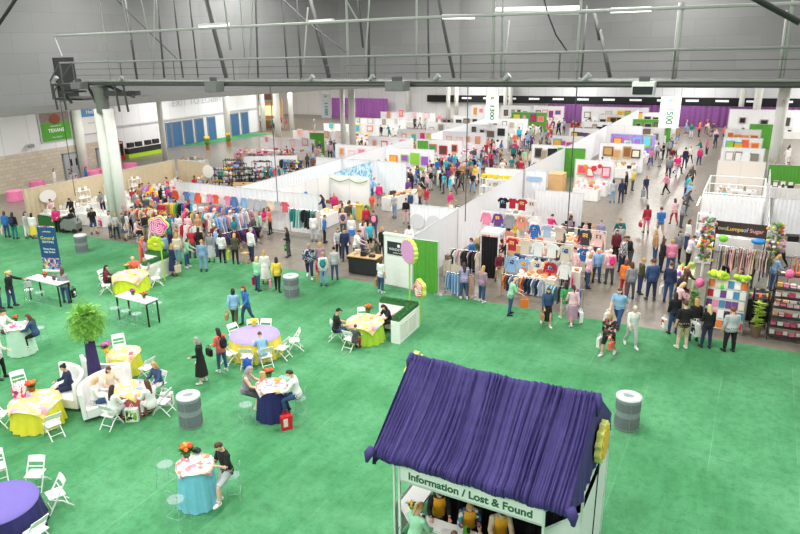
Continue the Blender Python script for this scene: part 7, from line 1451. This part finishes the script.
# --- along the carpet edge, left crowd
L = [
 (136.5, 216, 'stand', 'n', 'grey', 'denim', 'dark short', 'man in a grey shirt standing by the twin columns', dict(hgt=1.78)),
 (132, 232, 'browse', 'e', 'navy', 'black', 'dark bob', 'person in navy at the craft table by the twin columns', {}),
 (137, 240, 'sit', 'e', 'lpink', 'black', 'dark short', 'person in pink seated low by the twin columns', {}),
 (148, 238, 'browse', 'w', 'beige', 'khaki', 'tan hat', 'person in beige with a tan hat near the rose cut-out', {}),
 (163, 209, 'stand', 'n', 'black', 'black', 'dark long', 'person in black with a pink bag under the balloons', dict(b=(1, 'hotpink', 'pink bag of the person under the balloons', dict(kind='tote')))),
 (169, 206, 'stand', 'n', 'blue', 'navy', 'blond bob', 'person in blue beside the balloons', {}),
 (150, 268, 'stand', 'n', 'mauve', 'mauve', 'brown long', 'person in a long mauve dress behind the planter bench', dict(cut='dress')),
 (143, 266, 'browse', 'e', 'coral', 'coral', 'blond bob', 'person in salmon by the daisy cut-out', {}),
 (165.5, 263, 'stand', 'n', 'lblue', 'denim', 'brown long', 'person in a pale denim shirt and white shoes by the rose cut-out', dict(shoe='w')),
 (171, 247, 'reach', 'w', 'teal', 'navy', 'brown bob', 'person in dark teal reaching toward the rose cut-out', {}),
 (163, 250, 'stand', 'w', 'orange', 'dgrey', 'dark bob', 'person in orange behind the rose cut-out stick', {}),
 (179, 264, 'stand', 'n', 'cream', 'ldenim', 'blond long', 'blond person in cream and light jeans at the carpet edge', {}),
 (174, 276, 'stand', 'ne', 'navy', 'navy', 'blond long', 'blond person in a navy dress standing on the carpet', dict(cut='dress', b=(1, 'beige', 'beige bag of the blond person in navy', dict(kind='tote')))),
 (188, 268, 'browse', 'e', 'mint', 'denim', 'brown bob', 'person in mint and blue jeans at the carpet edge', dict(shoe='w')),
 (193, 258, 'browse', 'n', 'red', 'dgrey', 'grey bob', 'person in a red shirt in the edge crowd', dict(wide=1.1)),
 (204, 271.5, 'stand', 'n', 'ldenim', 'ldenim', 'blond short', 'blond person in a denim jacket and light jeans', dict(wide=1.12)),
 (200.5, 257, 'stand', 'n', 'black', 'dgrey', 'dark long', 'dark-haired person in black in the edge crowd', {}),
 (212, 262, 'stand', 's', 'grey', 'lgrey', 'brown bob', 'person in a long grey coat by the clothing booth', dict(cut='dress')),
 (216, 256, 'stand', 'e', 'lblue', 'denim', 'dark short', 'person in a light blue coat at the clothing booth', {}),
 (223, 263, 'hold', 'n', 'white', 'black', 'dark bob', 'person in white with a bright yellow bag', dict(b=(1, 'lime', 'bright yellow-green bag at the clothing booth', dict(kind='tote', big=1.2)))),
 (236, 264, 'browse', 'n', 'olive', 'black', 'blond bob', 'person in olive with a small tan bag at the clothing booth', dict(b=(1, 'tan', 'tan handbag of the person in olive', dict(kind='hand')))),
 (252, 261, 'stand', 'ne', 'white', 'navy', 'grey short', 'man in a white shirt at the clothing booth corner', dict(hgt=1.78, wide=1.12)),
 (258, 291, 'stand', 'ne', 'mint', 'denim', 'pale long', 'blond person in a pale mint cardigan with a red bag', dict(b=(-1, 'red', 'red bag of the blond person in pale mint', dict(kind='shopping')))),
 (266, 284, 'stand', 'n', 'white', 'white', 'blond long', 'person in a white dress beside the pale mint cardigan', dict(cut='dress')),
 (278, 291, 'walk', 'n', 'yellow', 'black', 'dark long', 'dark-haired person in yellow and black leggings', dict(b=(-1, 'pink', 'pink bag of the person in yellow', dict(kind='shopping')))),
 (289, 257, 'hold', 'w', 'black', 'dgrey', 'brown bob', 'person in black with a green bag beside the dark tops rail', dict(b=(1, 'green', 'white and green bag beside the dark tops rail', dict(kind='shopping', mark='lime')))),
 (310, 278, 'walk', 's', 'plaid', 'navy', 'grey short', 'man in a navy plaid shirt walking onto the carpet', dict(hgt=1.78, wide=1.1, shoe='w', b=(-1, 'red', 'red bag carried by the man in plaid', dict(kind='shopping')))),
 (321, 275, 'stand', 'n', 'mauve', 'dgrey', 'blond bob', 'person in mauve behind the teal backpack', {}),
 (324, 286, 'stand', 'n', 'white', 'ldenim', 'blond short', 'person in white wearing a teal backpack', dict(bp=('teal', 'teal backpack on the white top'), b=(-1, 'tan', 'brown paper bag by the teal backpack', dict(kind='paper')))),
 (335, 280, 'stand', 'n', 'lgrey', 'denim', 'black cap', 'person in a pale grey tunic with a dark cap', {}),
 (325, 243, 'stand', 'e', 'blue', 'black', 'brown short', 'person in a blue shirt and black trousers in the middle aisle', {}),
 (318.5, 241, 'stand', 'n', 'white', 'lgrey', 'brown bob', 'person in white near the teal dresses', {}),
 (339, 257, 'walk', 's', 'lgrey', 'black', 'brown long', 'person in a pale patterned top walking down the middle aisle', {}),
 (345.5, 260, 'walk2', 's', 'navy', 'navy', 'dark short', 'man in navy walking down the middle aisle', dict(hgt=1.76)),
 (352, 244, 'stand', 'n', 'white', 'blue', 'blond bob', 'person in white with a blue skirt in the middle aisle', dict(cut='skirt')),
 (343.5, 236, 'stand', 'n', 'lpink', 'dgrey', 'blond bob', 'person in pink with a dark bag in the middle aisle', dict(bp=('dgrey', 'dark backpack over the pink top'))),
 (349, 228, 'stand', 'n', 'olive', 'khaki', 'brown short', 'person in olive deeper in the middle aisle', {}),
 (356, 263, 'browse', 'e', 'white', 'black', 'dark short', 'man in a white T-shirt at the black wheeled counter', dict(hgt=1.76, wide=1.12, sleeve='short')),
 (363, 251, 'stand', 'e', 'lpink', 'denim', 'brown bob', 'person in pink behind the black wheeled counter', {}),
 (368.5, 251, 'stand', 'se', 'turq', 'black', 'brown short', 'person in a turquoise T-shirt and black shorts', dict(cut='shorts', sleeve='short')),
 (374.5, 272, 'browse', 'w', 'olive', 'black', 'dark long', 'vendor in olive behind the black wheeled counter', {}),
 (381, 293, 'stand', 'ne', 'white', 'denim', 'brown bob', 'person in a loose white shirt with a paper bag by the shop front', dict(shoe='w', sleeve='short', b=(-1, 'tan', 'brown paper bag held by the shop front', dict(kind='paper')))),
 (366.5, 232, 'walk', 'n', 'red', 'black', 'brown short', 'person in red walking up the middle aisle', {}),
 (374, 238, 'stand', 'n', 'dgrey', 'denim', 'brown short', 'person in dark grey wearing a pink backpack', dict(bp=('pink', 'pink backpack over the dark grey top'))),
 (391, 258, 'stand', 'se', 'black', 'black', 'blond long', 'blond person in black inside the soap booth', {}),
 (399, 260, 'browse', 'n', 'turq', 'denim', 'blond short', 'person in turquoise inside the soap booth', {}),
 (409, 254, 'browse', 's', 'white', 'denim', 'dark cap', 'person in white with a dark cap inside the soap booth', {}),
 (406, 224, 'stand', 's', 'black', 'lpink', 'black bun', 'person in black standing alone in the middle aisle', {}),
 (337.5, 217, 'stand', 's', 'hotpink', 'navy', 'blond long', 'vendor in a bright pink shirt at the food booth', dict(near=True)),
 (324.5, 219, 'browse', 'w', 'navy', 'black', 'dark long', 'dark-haired person in navy at the food booth tables', dict(near=True)),
 (379.5, 206, 'stand', 'n', 'hotpink', 'grey', 'grey short', 'person in hot pink and grey shorts at the long white counter', dict(near=True, cut='shorts')),
 (372.5, 199, 'browse', 'e', 'lblue', 'denim', 'grey short', 'person in pale blue at the long white counter', dict(near=True)),
 (377.5, 190, 'browse', 's', 'white', 'black', 'dark short', 'dark-haired vendor in white behind the long white counter', {}), (385.5, 188, 'browse', 's', 'white', 'black', 'blond bob', 'blond vendor in white behind the long white counter', {}), (393.5, 187, 'stand', 'w', 'white', 'black', 'dark bob', 'vendor in white at the far end of the long white counter', {}),
 # right of the green drape
 (466, 299, 'browse', 'n', 'lav', 'denim', 'dark long', 'dark-haired person in lavender with a rainbow bag', dict(shoe='w', b=(1, 'hotpink', 'rainbow striped pink bag on the lavender top', dict(kind='tote', mark='pinkw')))),
 (481.5, 302.5, 'hold', 'ne', 'mauve', 'denim', 'blond long', 'long-haired person in a mauve sweater at the team tops rail', dict(shoe='w')),
 (510, 315, 'browse', 'e', 'mint', 'denim', 'pale short', 'short-haired person in a mint T-shirt holding orange cloth', dict(wide=1.1, sleeve='short', b=(1, 'orange', 'orange and white garment bag on the mint shirt arm', dict(kind='tote')))),
 (546, 326, 'walk', 's', 'denim', 'black', 'brown long', 'person in a denim jacket and black dress walking onto the carpet', dict(cut='dress', shoe='w', b=(1, 'tan', 'tan handbag on the denim jacket arm', dict(kind='hand')))),
 (551.5, 295, 'stand', 'n', 'lgrey', 'ldenim', 'brown bob', 'person in a grey top and light jeans by the sale table', dict(hgt=1.68)),
 (562, 291, 'stand', 'n', 'white', 'black', 'blond bob', 'person in white with a pink bag at the aisle corner', dict(b=(1, 'hotpink', 'pink shopping bag at the aisle corner', dict(kind='tote')))),
 (566, 255, 'stand', 'w', 'dgrey', 'dgrey', 'brown long', 'long-haired person in dark grey beside the black chairs', {}),
 (564.5, 320.5, 'walk', 'n', 'green', 'white', 'black long', 'black-haired person in green and white shorts at the carpet edge', dict(cut='shorts', sleeve='short', hgt=1.6, shoe='w')),
 (571.5, 325, 'walk2', 'n', 'lpink', 'mauve', 'black tail', 'black-haired person in a pink dress with a lime bag', dict(cut='dress', hgt=1.64, shoe='w', b=(1, 'white', 'white bag with lime and black print at the carpet edge', dict(kind='shopping', mark='bw', big=1.15)))),
 (579, 287, 'stand', 'e', 'lpink', 'denim', 'blond bob', 'blond person in pale pink and jeans in the open aisle group', {}),
 (586.5, 281, 'stand', 'e', 'white', 'black', 'white short', 'white-haired person in white and black in the open aisle group', {}),
 (597.5, 280, 'stand', 's', 'lblue', 'denim', 'white bob', 'white-haired person in a pale blue and yellow top', dict(wide=1.12, b=(1, 'yellow', 'yellow bag in the open aisle group', dict(kind='tote')))),
 (608.5, 284, 'stand', 'n', 'lpink', 'dgrey', 'white short', 'person in pink wearing a magenta backpack', dict(wide=1.1, bp=('hotpink', 'magenta backpack on the pink shirt'))),
 (595, 266, 'stand', 'e', 'maroon', 'denim', 'dark short', 'person in maroon in the open aisle group', dict(hgt=1.72)),
 (599, 252, 'stand', 'n', 'lav', 'denim', 'grey short', 'man in a lavender shirt at the back of the open aisle group', dict(hgt=1.76)),
 (583, 262, 'browse', 'w', 'hotpink', 'white', 'brown bob', 'person in magenta beside the black chairs', {}),
 (591, 256, 'stand', 'w', 'beige', 'khaki', 'blond bob', 'person in beige behind the open aisle group', {}),
 (612.5, 261, 'stand', 's', 'maroon', 'black', 'dark long', 'dark-haired person in burgundy near the striped shirt', {}),
 (617.5, 255, 'stand', 's', 'lgrey', 'dgrey', 'black bob', 'person in pale grey near the burgundy top', {}),
 (621, 272, 'stand', 'se', 'striped', 'navy', 'brown short', 'man in a navy striped shirt in the open aisle', dict(hgt=1.78, wide=1.1)),
 (629, 268, 'browse', 'w', 'black', 'dgrey', 'dark short', 'person in a black T-shirt beside the striped shirt', dict(wide=1.12)),
 (623, 296, 'stand', 'ne', 'orange', 'red', 'red bob', 'person in orange and patterned trousers in the open aisle', {}),
 (629.5, 299, 'stand', 'n', 'grey', 'dgrey', 'brown long', 'long-haired person in grey behind the orange top', {}),
 (639, 294, 'stand', 'e', 'olive', 'denim', 'blond short', 'person in an olive vest and jeans in the open aisle', {}),
 (650, 300, 'stand', 'n', 'denim', 'navy', 'brown short', 'man in a blue blazer seen from behind', dict(hgt=1.8, wide=1.1, shoe='b')),
 (654, 262, 'stand', 'w', 'tan', 'denim', 'blond long', 'blond person in tan deeper in the open aisle', {}),
 (660, 272, 'stand', 'e', 'black', 'black', 'brown bob', 'person in black beside the pink shirt', {}),
 (669.5, 273, 'stand', 'n', 'pink', 'denim', 'blond short', 'person in a pink shirt seen from behind in the open aisle', dict(wide=1.15)),
 (676, 263, 'stand', 's', 'grey', 'black', 'dark bob', 'person in grey behind the pink shirt', {}),
 (667, 303, 'stand', 'ne', 'navy', 'denim', 'brown short', 'man in a navy shirt with a white bag near the card stand', dict(hgt=1.78, b=(-1, 'white', 'white bag held near the navy shirt', dict(kind='tote')))),
 (675.5, 312, 'browse', 'e', 'black', 'navy', 'brown bob', 'curly-haired person in black near the card stand', dict(b=(-1, 'red', 'red and white bag behind the curly-haired person', dict(kind='shopping', mark='red')))),
 (682, 300, 'browse', 'e', 'brown', 'dgrey', 'blond bob', 'person in brown at the lime gift table', {}),
 (687, 268, 'browse', 'e', 'white', 'black', 'dark short', 'person in white at the apron booth corner', {}),
 (685.5, 250, 'stand', 'e', 'white', 'denim', 'brown bob', 'person in white with a pink bag by the bulb string post', dict(b=(1, 'hotpink', 'pink printed bag by the bulb string post', dict(kind='tote', mark='pinkw')))),
 (617.5, 327, 'walk', 'sw', 'lblue', 'denim', 'brown bob', 'person in a pale blue T-shirt with a white bag stepping on the carpet', dict(wide=1.22, sleeve='short', b=(1, 'white', 'white and blue bag of the person in pale blue', dict(kind='shopping')))),
 (630.5, 347, 'walk', 's', 'white', 'lgrey', 'white short', 'white-haired person in white and grey trousers on the carpet', dict(shoe='w', hgt=1.64)),
 (607.5, 355, 'walk2', 'sw', 'floral', 'black', 'blond bob', 'person in a dark floral blouse on the carpet', dict(wide=1.18, shoe='w', cut='shorts', b=[(1, 'white', 'white plastic bag of the person in floral', dict(kind='shopping')), (-1, 'coral', 'coral bag of the person in floral', dict(kind='hand'))])),
 (672, 334, 'stand', 'n', 'black', 'denim', 'dark bob', 'person in black and jeans behind the man in khaki shorts', dict(b=(-1, 'white', 'red edged white bag behind the man in khaki shorts', dict(kind='shopping', mark='red')))),
 (681, 348.5, 'stand', 'n', 'black', 'khaki', 'brown short', 'man in a black T-shirt and khaki shorts on the carpet', dict(hgt=1.78, wide=1.08, cut='shorts', sleeve='short', shoe='w')),
 (677, 322, 'browse', 'e', 'lpink', 'dgrey', 'pale bob', 'person in pale pink in front of the card stand foliage', {}),
 (692.5, 341, 'stand', 'n', 'black', 'denim', 'blond long', 'long-haired blond person in black at the card stand', dict(b=(-1, 'brown', 'brown bag of the long-haired blond person', dict(kind='hand')))),
 (705, 348, 'hold', 'n', 'black', 'navy', 'pale long', 'blond person in black with a picture bag at the card stand', dict(b=(-1, 'white', 'black and white picture bag at the card stand', dict(kind='shopping', mark='bw', big=1.35)))),
 (728, 351.5, 'stand', 'n', 'lgrey', 'black', 'red short', 'short-haired person in a pale jacket and black trousers at the card stand', dict(wide=1.2)),
 (738, 306, 'stand', 'w', 'dgrey', 'denim', 'brown long', 'long-haired person in dark grey in the narrow shop lane', {}),
 (749, 290, 'browse', 'w', 'navy', 'dgrey', 'dark bob', 'person in navy with a green bag deep in the shop lane', {}),
 (770, 290, 'browse', 'e', 'lblue', 'denim', 'blond long', 'person in pale blue at the wire shelves', {}), (724, 283, 'browse', 's', 'maroon', 'black', 'dark long', 'vendor in maroon behind the card stand', {}),
 # aisle
 (645.5, 233, 'stand', 'n', 'red', 'pink', 'dark long', 'dark-haired person in red with a red bag in the open aisle', dict(near=True, cut='shorts', b=(-1, 'red', 'red bag of the person in the open aisle', dict(kind='hand')))),
 (659, 238.5, 'walk', 'n', 'blue', 'khaki', 'brown short', 'man in a royal blue shirt and khaki shorts in the open aisle', dict(near=True, cut='shorts', hgt=1.8, sleeve='short', b=(-1, 'white', 'pale green bag beside the royal blue shirt', dict(kind='shopping')))),
 (644.5, 198, 'walk', 's', 'navy', 'denim', 'blond bob', 'person with a large grey bag walking alone down the open aisle', dict(b=(1, 'grey', 'large grey bag in the open aisle', dict(kind='tote', big=1.3)))),
 (684, 168.5, 'stand', 'n', 'navy', 'navy', 'dark short', 'man in dark navy standing at the far aisle side', dict(hgt=1.78)),
 (673, 225, 'walk', 'n', 'lpink', 'red', 'brown bob', 'person in pink and red trousers at the aisle side', {}), (680.5, 228, 'stand', 'e', 'grey', 'dgrey', 'brown bob', 'person in grey at the aisle side', {}), (685, 196, 'stand', 'e', 'dgrey', 'black', 'dark long', 'dark-haired person by the white pipe frame', {}), (687, 206, 'stand', 'e', 'lblue', 'denim', 'blond bob', 'blond person in light blue by the white pipe frame', {}), (685, 216, 'browse', 'e', 'dgrey', 'dgrey', 'brown bob', 'person bending by the white pipe frame', {}),
 (612, 203, 'stand', 'n', 'lgrey', 'ldenim', 'brown bob', 'person in pale grey by the paper flower booth', {}), (620.5, 203, 'stand', 'n', 'navy', 'navy', 'brown bob', 'person in navy by the paper flower booth', {}), (625.5, 194, 'stand', 'w', 'black', 'black', 'brown long', 'person in black at the aisle side of the paper flower booth', {}), (601, 179, 'stand', 'n', 'dgrey', 'dgrey', 'dark short', 'man in dark grey at the two-vendor booth', {}), (606, 164, 'stand', 's', 'white', 'white', 'dark short', 'dark-haired vendor in white, inner one', {}), (613, 162, 'stand', 's', 'white', 'white', 'dark short', 'dark-haired vendor in white, aisle one', {}),
 (650, 166, 'walk', 's', 'pink', 'denim', 'brown bob', 'person in pink with a green bag far up the open aisle', {}), (657, 160, 'stand', 'n', 'lgrey', 'dgrey', 'brown bob', 'person in grey far up the open aisle', {}), (668, 158, 'stand', 'n', 'lgrey', 'denim', 'dark short', 'man in pale grey and jeans far up the open aisle', {}), (674, 159, 'walk', 's', 'white', 'navy', 'blond bob', 'person in white with a green bag far up the open aisle', {}), (643, 155, 'walk', 's', 'lpink', 'denim', 'brown bob', 'person in pale pink and jeans far up the open aisle', {}),
 (442, 191, 'stand', 'n', 'black', 'black', 'dark bob', 'person in a black coat by the long drape end', dict(wide=1.1)), (411, 194, 'stand', 'n', 'black', 'black', 'dark long', 'person all in black at the end of the crossing drape', {}), (449, 188, 'stand', 'n', 'purple', 'black', 'dark bob', 'person in purple at the far tables', {}), (437.5, 178, 'stand', 'n', 'blue', 'navy', 'dark short', 'person in bright blue by the green drape', {}), (450, 182, 'stand', 'n', 'dgrey', 'navy', 'dark short', 'man in dark grey in the middle aisle crowd', {}), (475, 171, 'stand', 'n', 'lblue', 'denim', 'brown bob', 'person in pale blue denim in the middle aisle crowd', {}), (514, 158, 'stand', 'n', 'hotpink', 'black', 'dark short', 'person in a hot pink shirt in the dense middle crowd', dict(wide=1.2)),
 (56, 188, 'stand', 'e', 'white', 'white', 'brown long', 'person in black and white walking past the grey doors', {}), (309, 196, 'stand', 'w', 'red', 'navy', 'brown bob', 'person in red at the end of the pine panels', {}),
]
for px, py, pose, f, t_, b_, h_, lab, kw in L:
    kw = dict(kw); kw.setdefault('hgt', 1.63 if not lab.startswith('man') else 1.77)
    if 'b' in kw: kw['b'] = kw['b']
    P(px, py, pose, f, t_, b_, h_, lab, skin=rnd.choice([0, 0, 1, 3, 5, 2]), **kw)
# --- the crowd further back: one person each
occ += [(o.location.x, o.location.y) for o in ALL if o.get('category') == 'person']
TOPS = ['black', 'black', 'white', 'white', 'grey', 'navy', 'lblue', 'pink', 'lpink', 'red', 'teal', 'hotpink', 'denim', 'dgrey', 'cream', 'coral', 'maroon', 'purple', 'blue', 'olive', 'lgrey', 'tan', 'mint', 'yellow', 'turq', 'lav']
BOTS = ['denim', 'denim', 'navy', 'black', 'black', 'ldenim', 'khaki', 'dgrey', 'white', 'lgrey']
HAIRS = ['brown', 'brown', 'dark', 'dark', 'blond', 'blond', 'grey', 'black', 'red', 'pale', 'white']
HP = {'brown': 'brown-haired', 'dark': 'dark-haired', 'blond': 'blond', 'grey': 'grey-haired', 'black': 'black-haired', 'red': 'red-haired', 'pale': 'fair-haired', 'white': 'white-haired'}
R = random.Random(77)
SPEC = []
def crowd(n, x0, x1, y0, y1, where, group, near=False):
    k = tries = 0
    while k < n and tries < n*60:
        tries += 1; x, y = R.uniform(x0, x1), R.uniform(y0, y1)
        if not free(x, y): continue
        pxy = PR((x, y, 1))
        if not (-5 < pxy[0] < 805): continue
        occ.append((x, y)); k += 1; t_, b_, h_ = R.choice(TOPS), R.choice(BOTS), R.choice(HAIRS); man = R.random() < .25
        st = 'short' if man or h_ in ('grey', 'white') else R.choice(['bob', 'long', 'short'])
        SPEC.append((hypot(x, y), ((x, y, 0), R.choice(['stand', 'stand', 'hold', 'browse', 'walk', 'walk2']), R.choice(list(FACE)), t_, b_, h_+' '+st, R.choice(['long', 'long', 'short']), 'trousers' if R.random() < .85 else R.choice(['skirt', 'shorts']),
               '%s person in %s and %s %s' % (HP[h_], cn(t_), cn(b_), where), group, 1.76 if man else R.uniform(1.56, 1.7), R.uniform(.95, 1.15), R.choice([0, 0, 1, 3, 5, 2, 4]), R.choice('wkkb'), near)))
crowd(48, -33.5, -24.5, 26.4, 31.3, 'in the big clothing booth', 'shoppers in the big clothing booth')
crowd(30, -38.5, -30.5, 30, 38, 'behind the twin columns', 'shoppers behind the twin columns')
crowd(14, -11.5, -5.5, 27.2, 37, 'in the centre clothing booth', 'shoppers in the centre clothing booth')
crowd(10, -21.5, -16.5, 31, 44, 'in the middle aisle', 'shoppers in the middle aisle')
crowd(60, -23.5, -16.3, 44.5, 60, 'in the crowded middle aisle', 'shoppers in the crowded middle aisle')
crowd(80, -24.5, -14.0, 60, 90, 'far up the middle aisle', 'shoppers far up the middle aisle')
crowd(26, -7.6, -3.2, 50, 90, 'far up the open aisle', 'shoppers far up the open aisle')
crowd(30, -33, -22.5, 45, 62, 'in the middle-left booths', 'shoppers in the middle-left booths')
crowd(44, -42, -33.2, 41, 60, 'by the leather booth', 'shoppers by the leather booth')
crowd(50, -47, -26, 60, 88, 'in the concourse rows', 'shoppers in the concourse rows')
crowd(12, -66, -50, 76.4, 78.0, 'in front of the food stall', 'customers of the food stall')
crowd(8, -50.5, -43, 31, 40, 'at the pink concourse tables', 'people at the pink concourse tables')
crowd(12, -1.8, 6.5, 35, 70, 'in the side block booths', 'shoppers in the side block booths')
SPEC.sort(key=lambda q: q[0]); n0 = len([o for o in ALL if o.get('category') == 'person']); keep = 298-n0
for _, a in SPEC[:keep]: person(*a)
import numpy as np
mats, V, Fc, MI, LT, nv = {}, [], [], [], [], 0
for _, a in SPEC[keep:]:                 # the rest of the throng, beyond the three hundred nearest people
    o = person(*a); ALL.remove(o); me = o.data; n = len(me.vertices); co = np.empty(n*3, np.float32); me.vertices.foreach_get('co', co); Mx = np.array(Matrix.LocRotScale(o.location, o.rotation_euler, o.scale))
    V.append(co.reshape(-1, 3) @ Mx[:3, :3].T + Mx[:3, 3]); lv = np.empty(len(me.loops), np.int32); me.loops.foreach_get('vertex_index', lv); lt = np.empty(len(me.polygons), np.int32); me.polygons.foreach_get('loop_total', lt)
    mi = np.empty(len(me.polygons), np.int32); me.polygons.foreach_get('material_index', mi); mp = np.array([mats.setdefault(sl.material, len(mats)) for sl in o.material_slots], np.int32)
    Fc.append(lv+nv); LT.append(lt); MI.append(mp[mi]); nv += n; bpy.data.objects.remove(o)
if V:
    V, Fc, LT, MI = np.concatenate(V), np.concatenate(Fc), np.concatenate(LT), np.concatenate(MI); me = bpy.data.meshes.new('distant_crowd')
    me.vertices.add(len(V)); me.vertices.foreach_set('co', V.astype(np.float32).ravel()); me.loops.add(len(Fc)); me.loops.foreach_set('vertex_index', Fc.astype(np.int32)); me.polygons.add(len(LT))
    me.polygons.foreach_set('loop_start', (np.cumsum(LT)-LT).astype(np.int32)); me.polygons.foreach_set('material_index', MI.astype(np.int32)); me.polygons.foreach_set('use_smooth', np.ones(len(LT), bool))
    for m_ in mats: me.materials.append(m_)
    me.update(calc_edges=True); tag(link('distant_crowd', me), 'distant throng of shoppers filling the far aisles', 'crowd', kind='stuff')
print('PEOPLE', len([o for o in ALL if o.get('category') == 'person']), 'GARMENTS', NG[0], 'ALL', len(ALL))
# ================================================================== LIGHT, VIEW
EK = .70
def area(x, y, z, sx, sy, e, c=(1, .98, .95), spread=180):
    l = bpy.data.lights.new('hall_light', 'AREA'); l.shape = 'RECTANGLE'; l.size = sx; l.size_y = sy; l.energy = e; l.color = c; l.spread = radians(spread)
    o = bpy.data.objects.new('hall_light', l); COL.objects.link(o); o.location = (x, y, z); return o
for x in (-34, -20, -6, 8, 24):
    for y in (-6, 6, 18, 30, 42, 54):
        if x < -30 and y > 45: continue
        area(x, y, 16.4, 3, 3, (1900 if x < 0 else 1100)*EK)
for x in (-36, -22, -8, 6, 24):
    for y in (64, 74, 84, 93):
        area(x, y, 7.2, 3, 3, 900*EK)
for y in (0, 14, 28, 40):
    area(-47, y, 7.2, 3, 3, 760*EK)
for x in (-47, -56, -68):
    for y in (56, 66, 76, 88):
        if x < -60 and y < 76: continue
        area(x, y, 7.2, 3, 3, 760*EK)
w = bpy.data.worlds.new('world'); SC.world = w; w.use_nodes = True; w.node_tree.nodes['Background'].inputs[0].default_value = (.8, .85, .9, 1); w.node_tree.nodes['Background'].inputs[1].default_value = .3
SC.view_settings.view_transform = 'Standard'; SC.view_settings.look = 'None'; SC.view_settings.exposure = 0.10; SC.view_settings.gamma = 1; SC.view_settings.use_curve_mapping = False
# ---- labels: things that would still share one get told apart by their place in the row
bpy.context.view_layer.update()
by = {}
for o in ALL:
    if o.get('label') and o.get('kind') not in ('structure',): by.setdefault(o['label'], []).append(o)
for lab, v in by.items():
    if len(v) < 2: continue
    v.sort(key=lambda o: PR(o.matrix_world.translation if o.type == 'EMPTY' else o.matrix_world @ (sum((Vector(c) for c in o.bound_box), Vector())/8))[0])
    n = len(v); W = len(lab.split())
    for i, o in enumerate(v):
        if W > 13: continue
        if n <= 40:
            k, side = (i+1, 'left') if i < (n+1)//2 else (n-i, 'right')
            o['label'] = lab+', '+('%smost' % side if k == 1 else '%s from %s' % (ORD[k], side))
for o in list(SC.objects):
    if o.type == 'FONT':
        dg = bpy.context.evaluated_depsgraph_get(); me = bpy.data.meshes.new_from_object(o.evaluated_get(dg)); n = link(o.name, me, o.parent); n.matrix_local = o.matrix_local.copy()
        if o.get('kind'): n['kind'] = o['kind']
        nm = o.name; bpy.data.objects.remove(o); n.name = nm
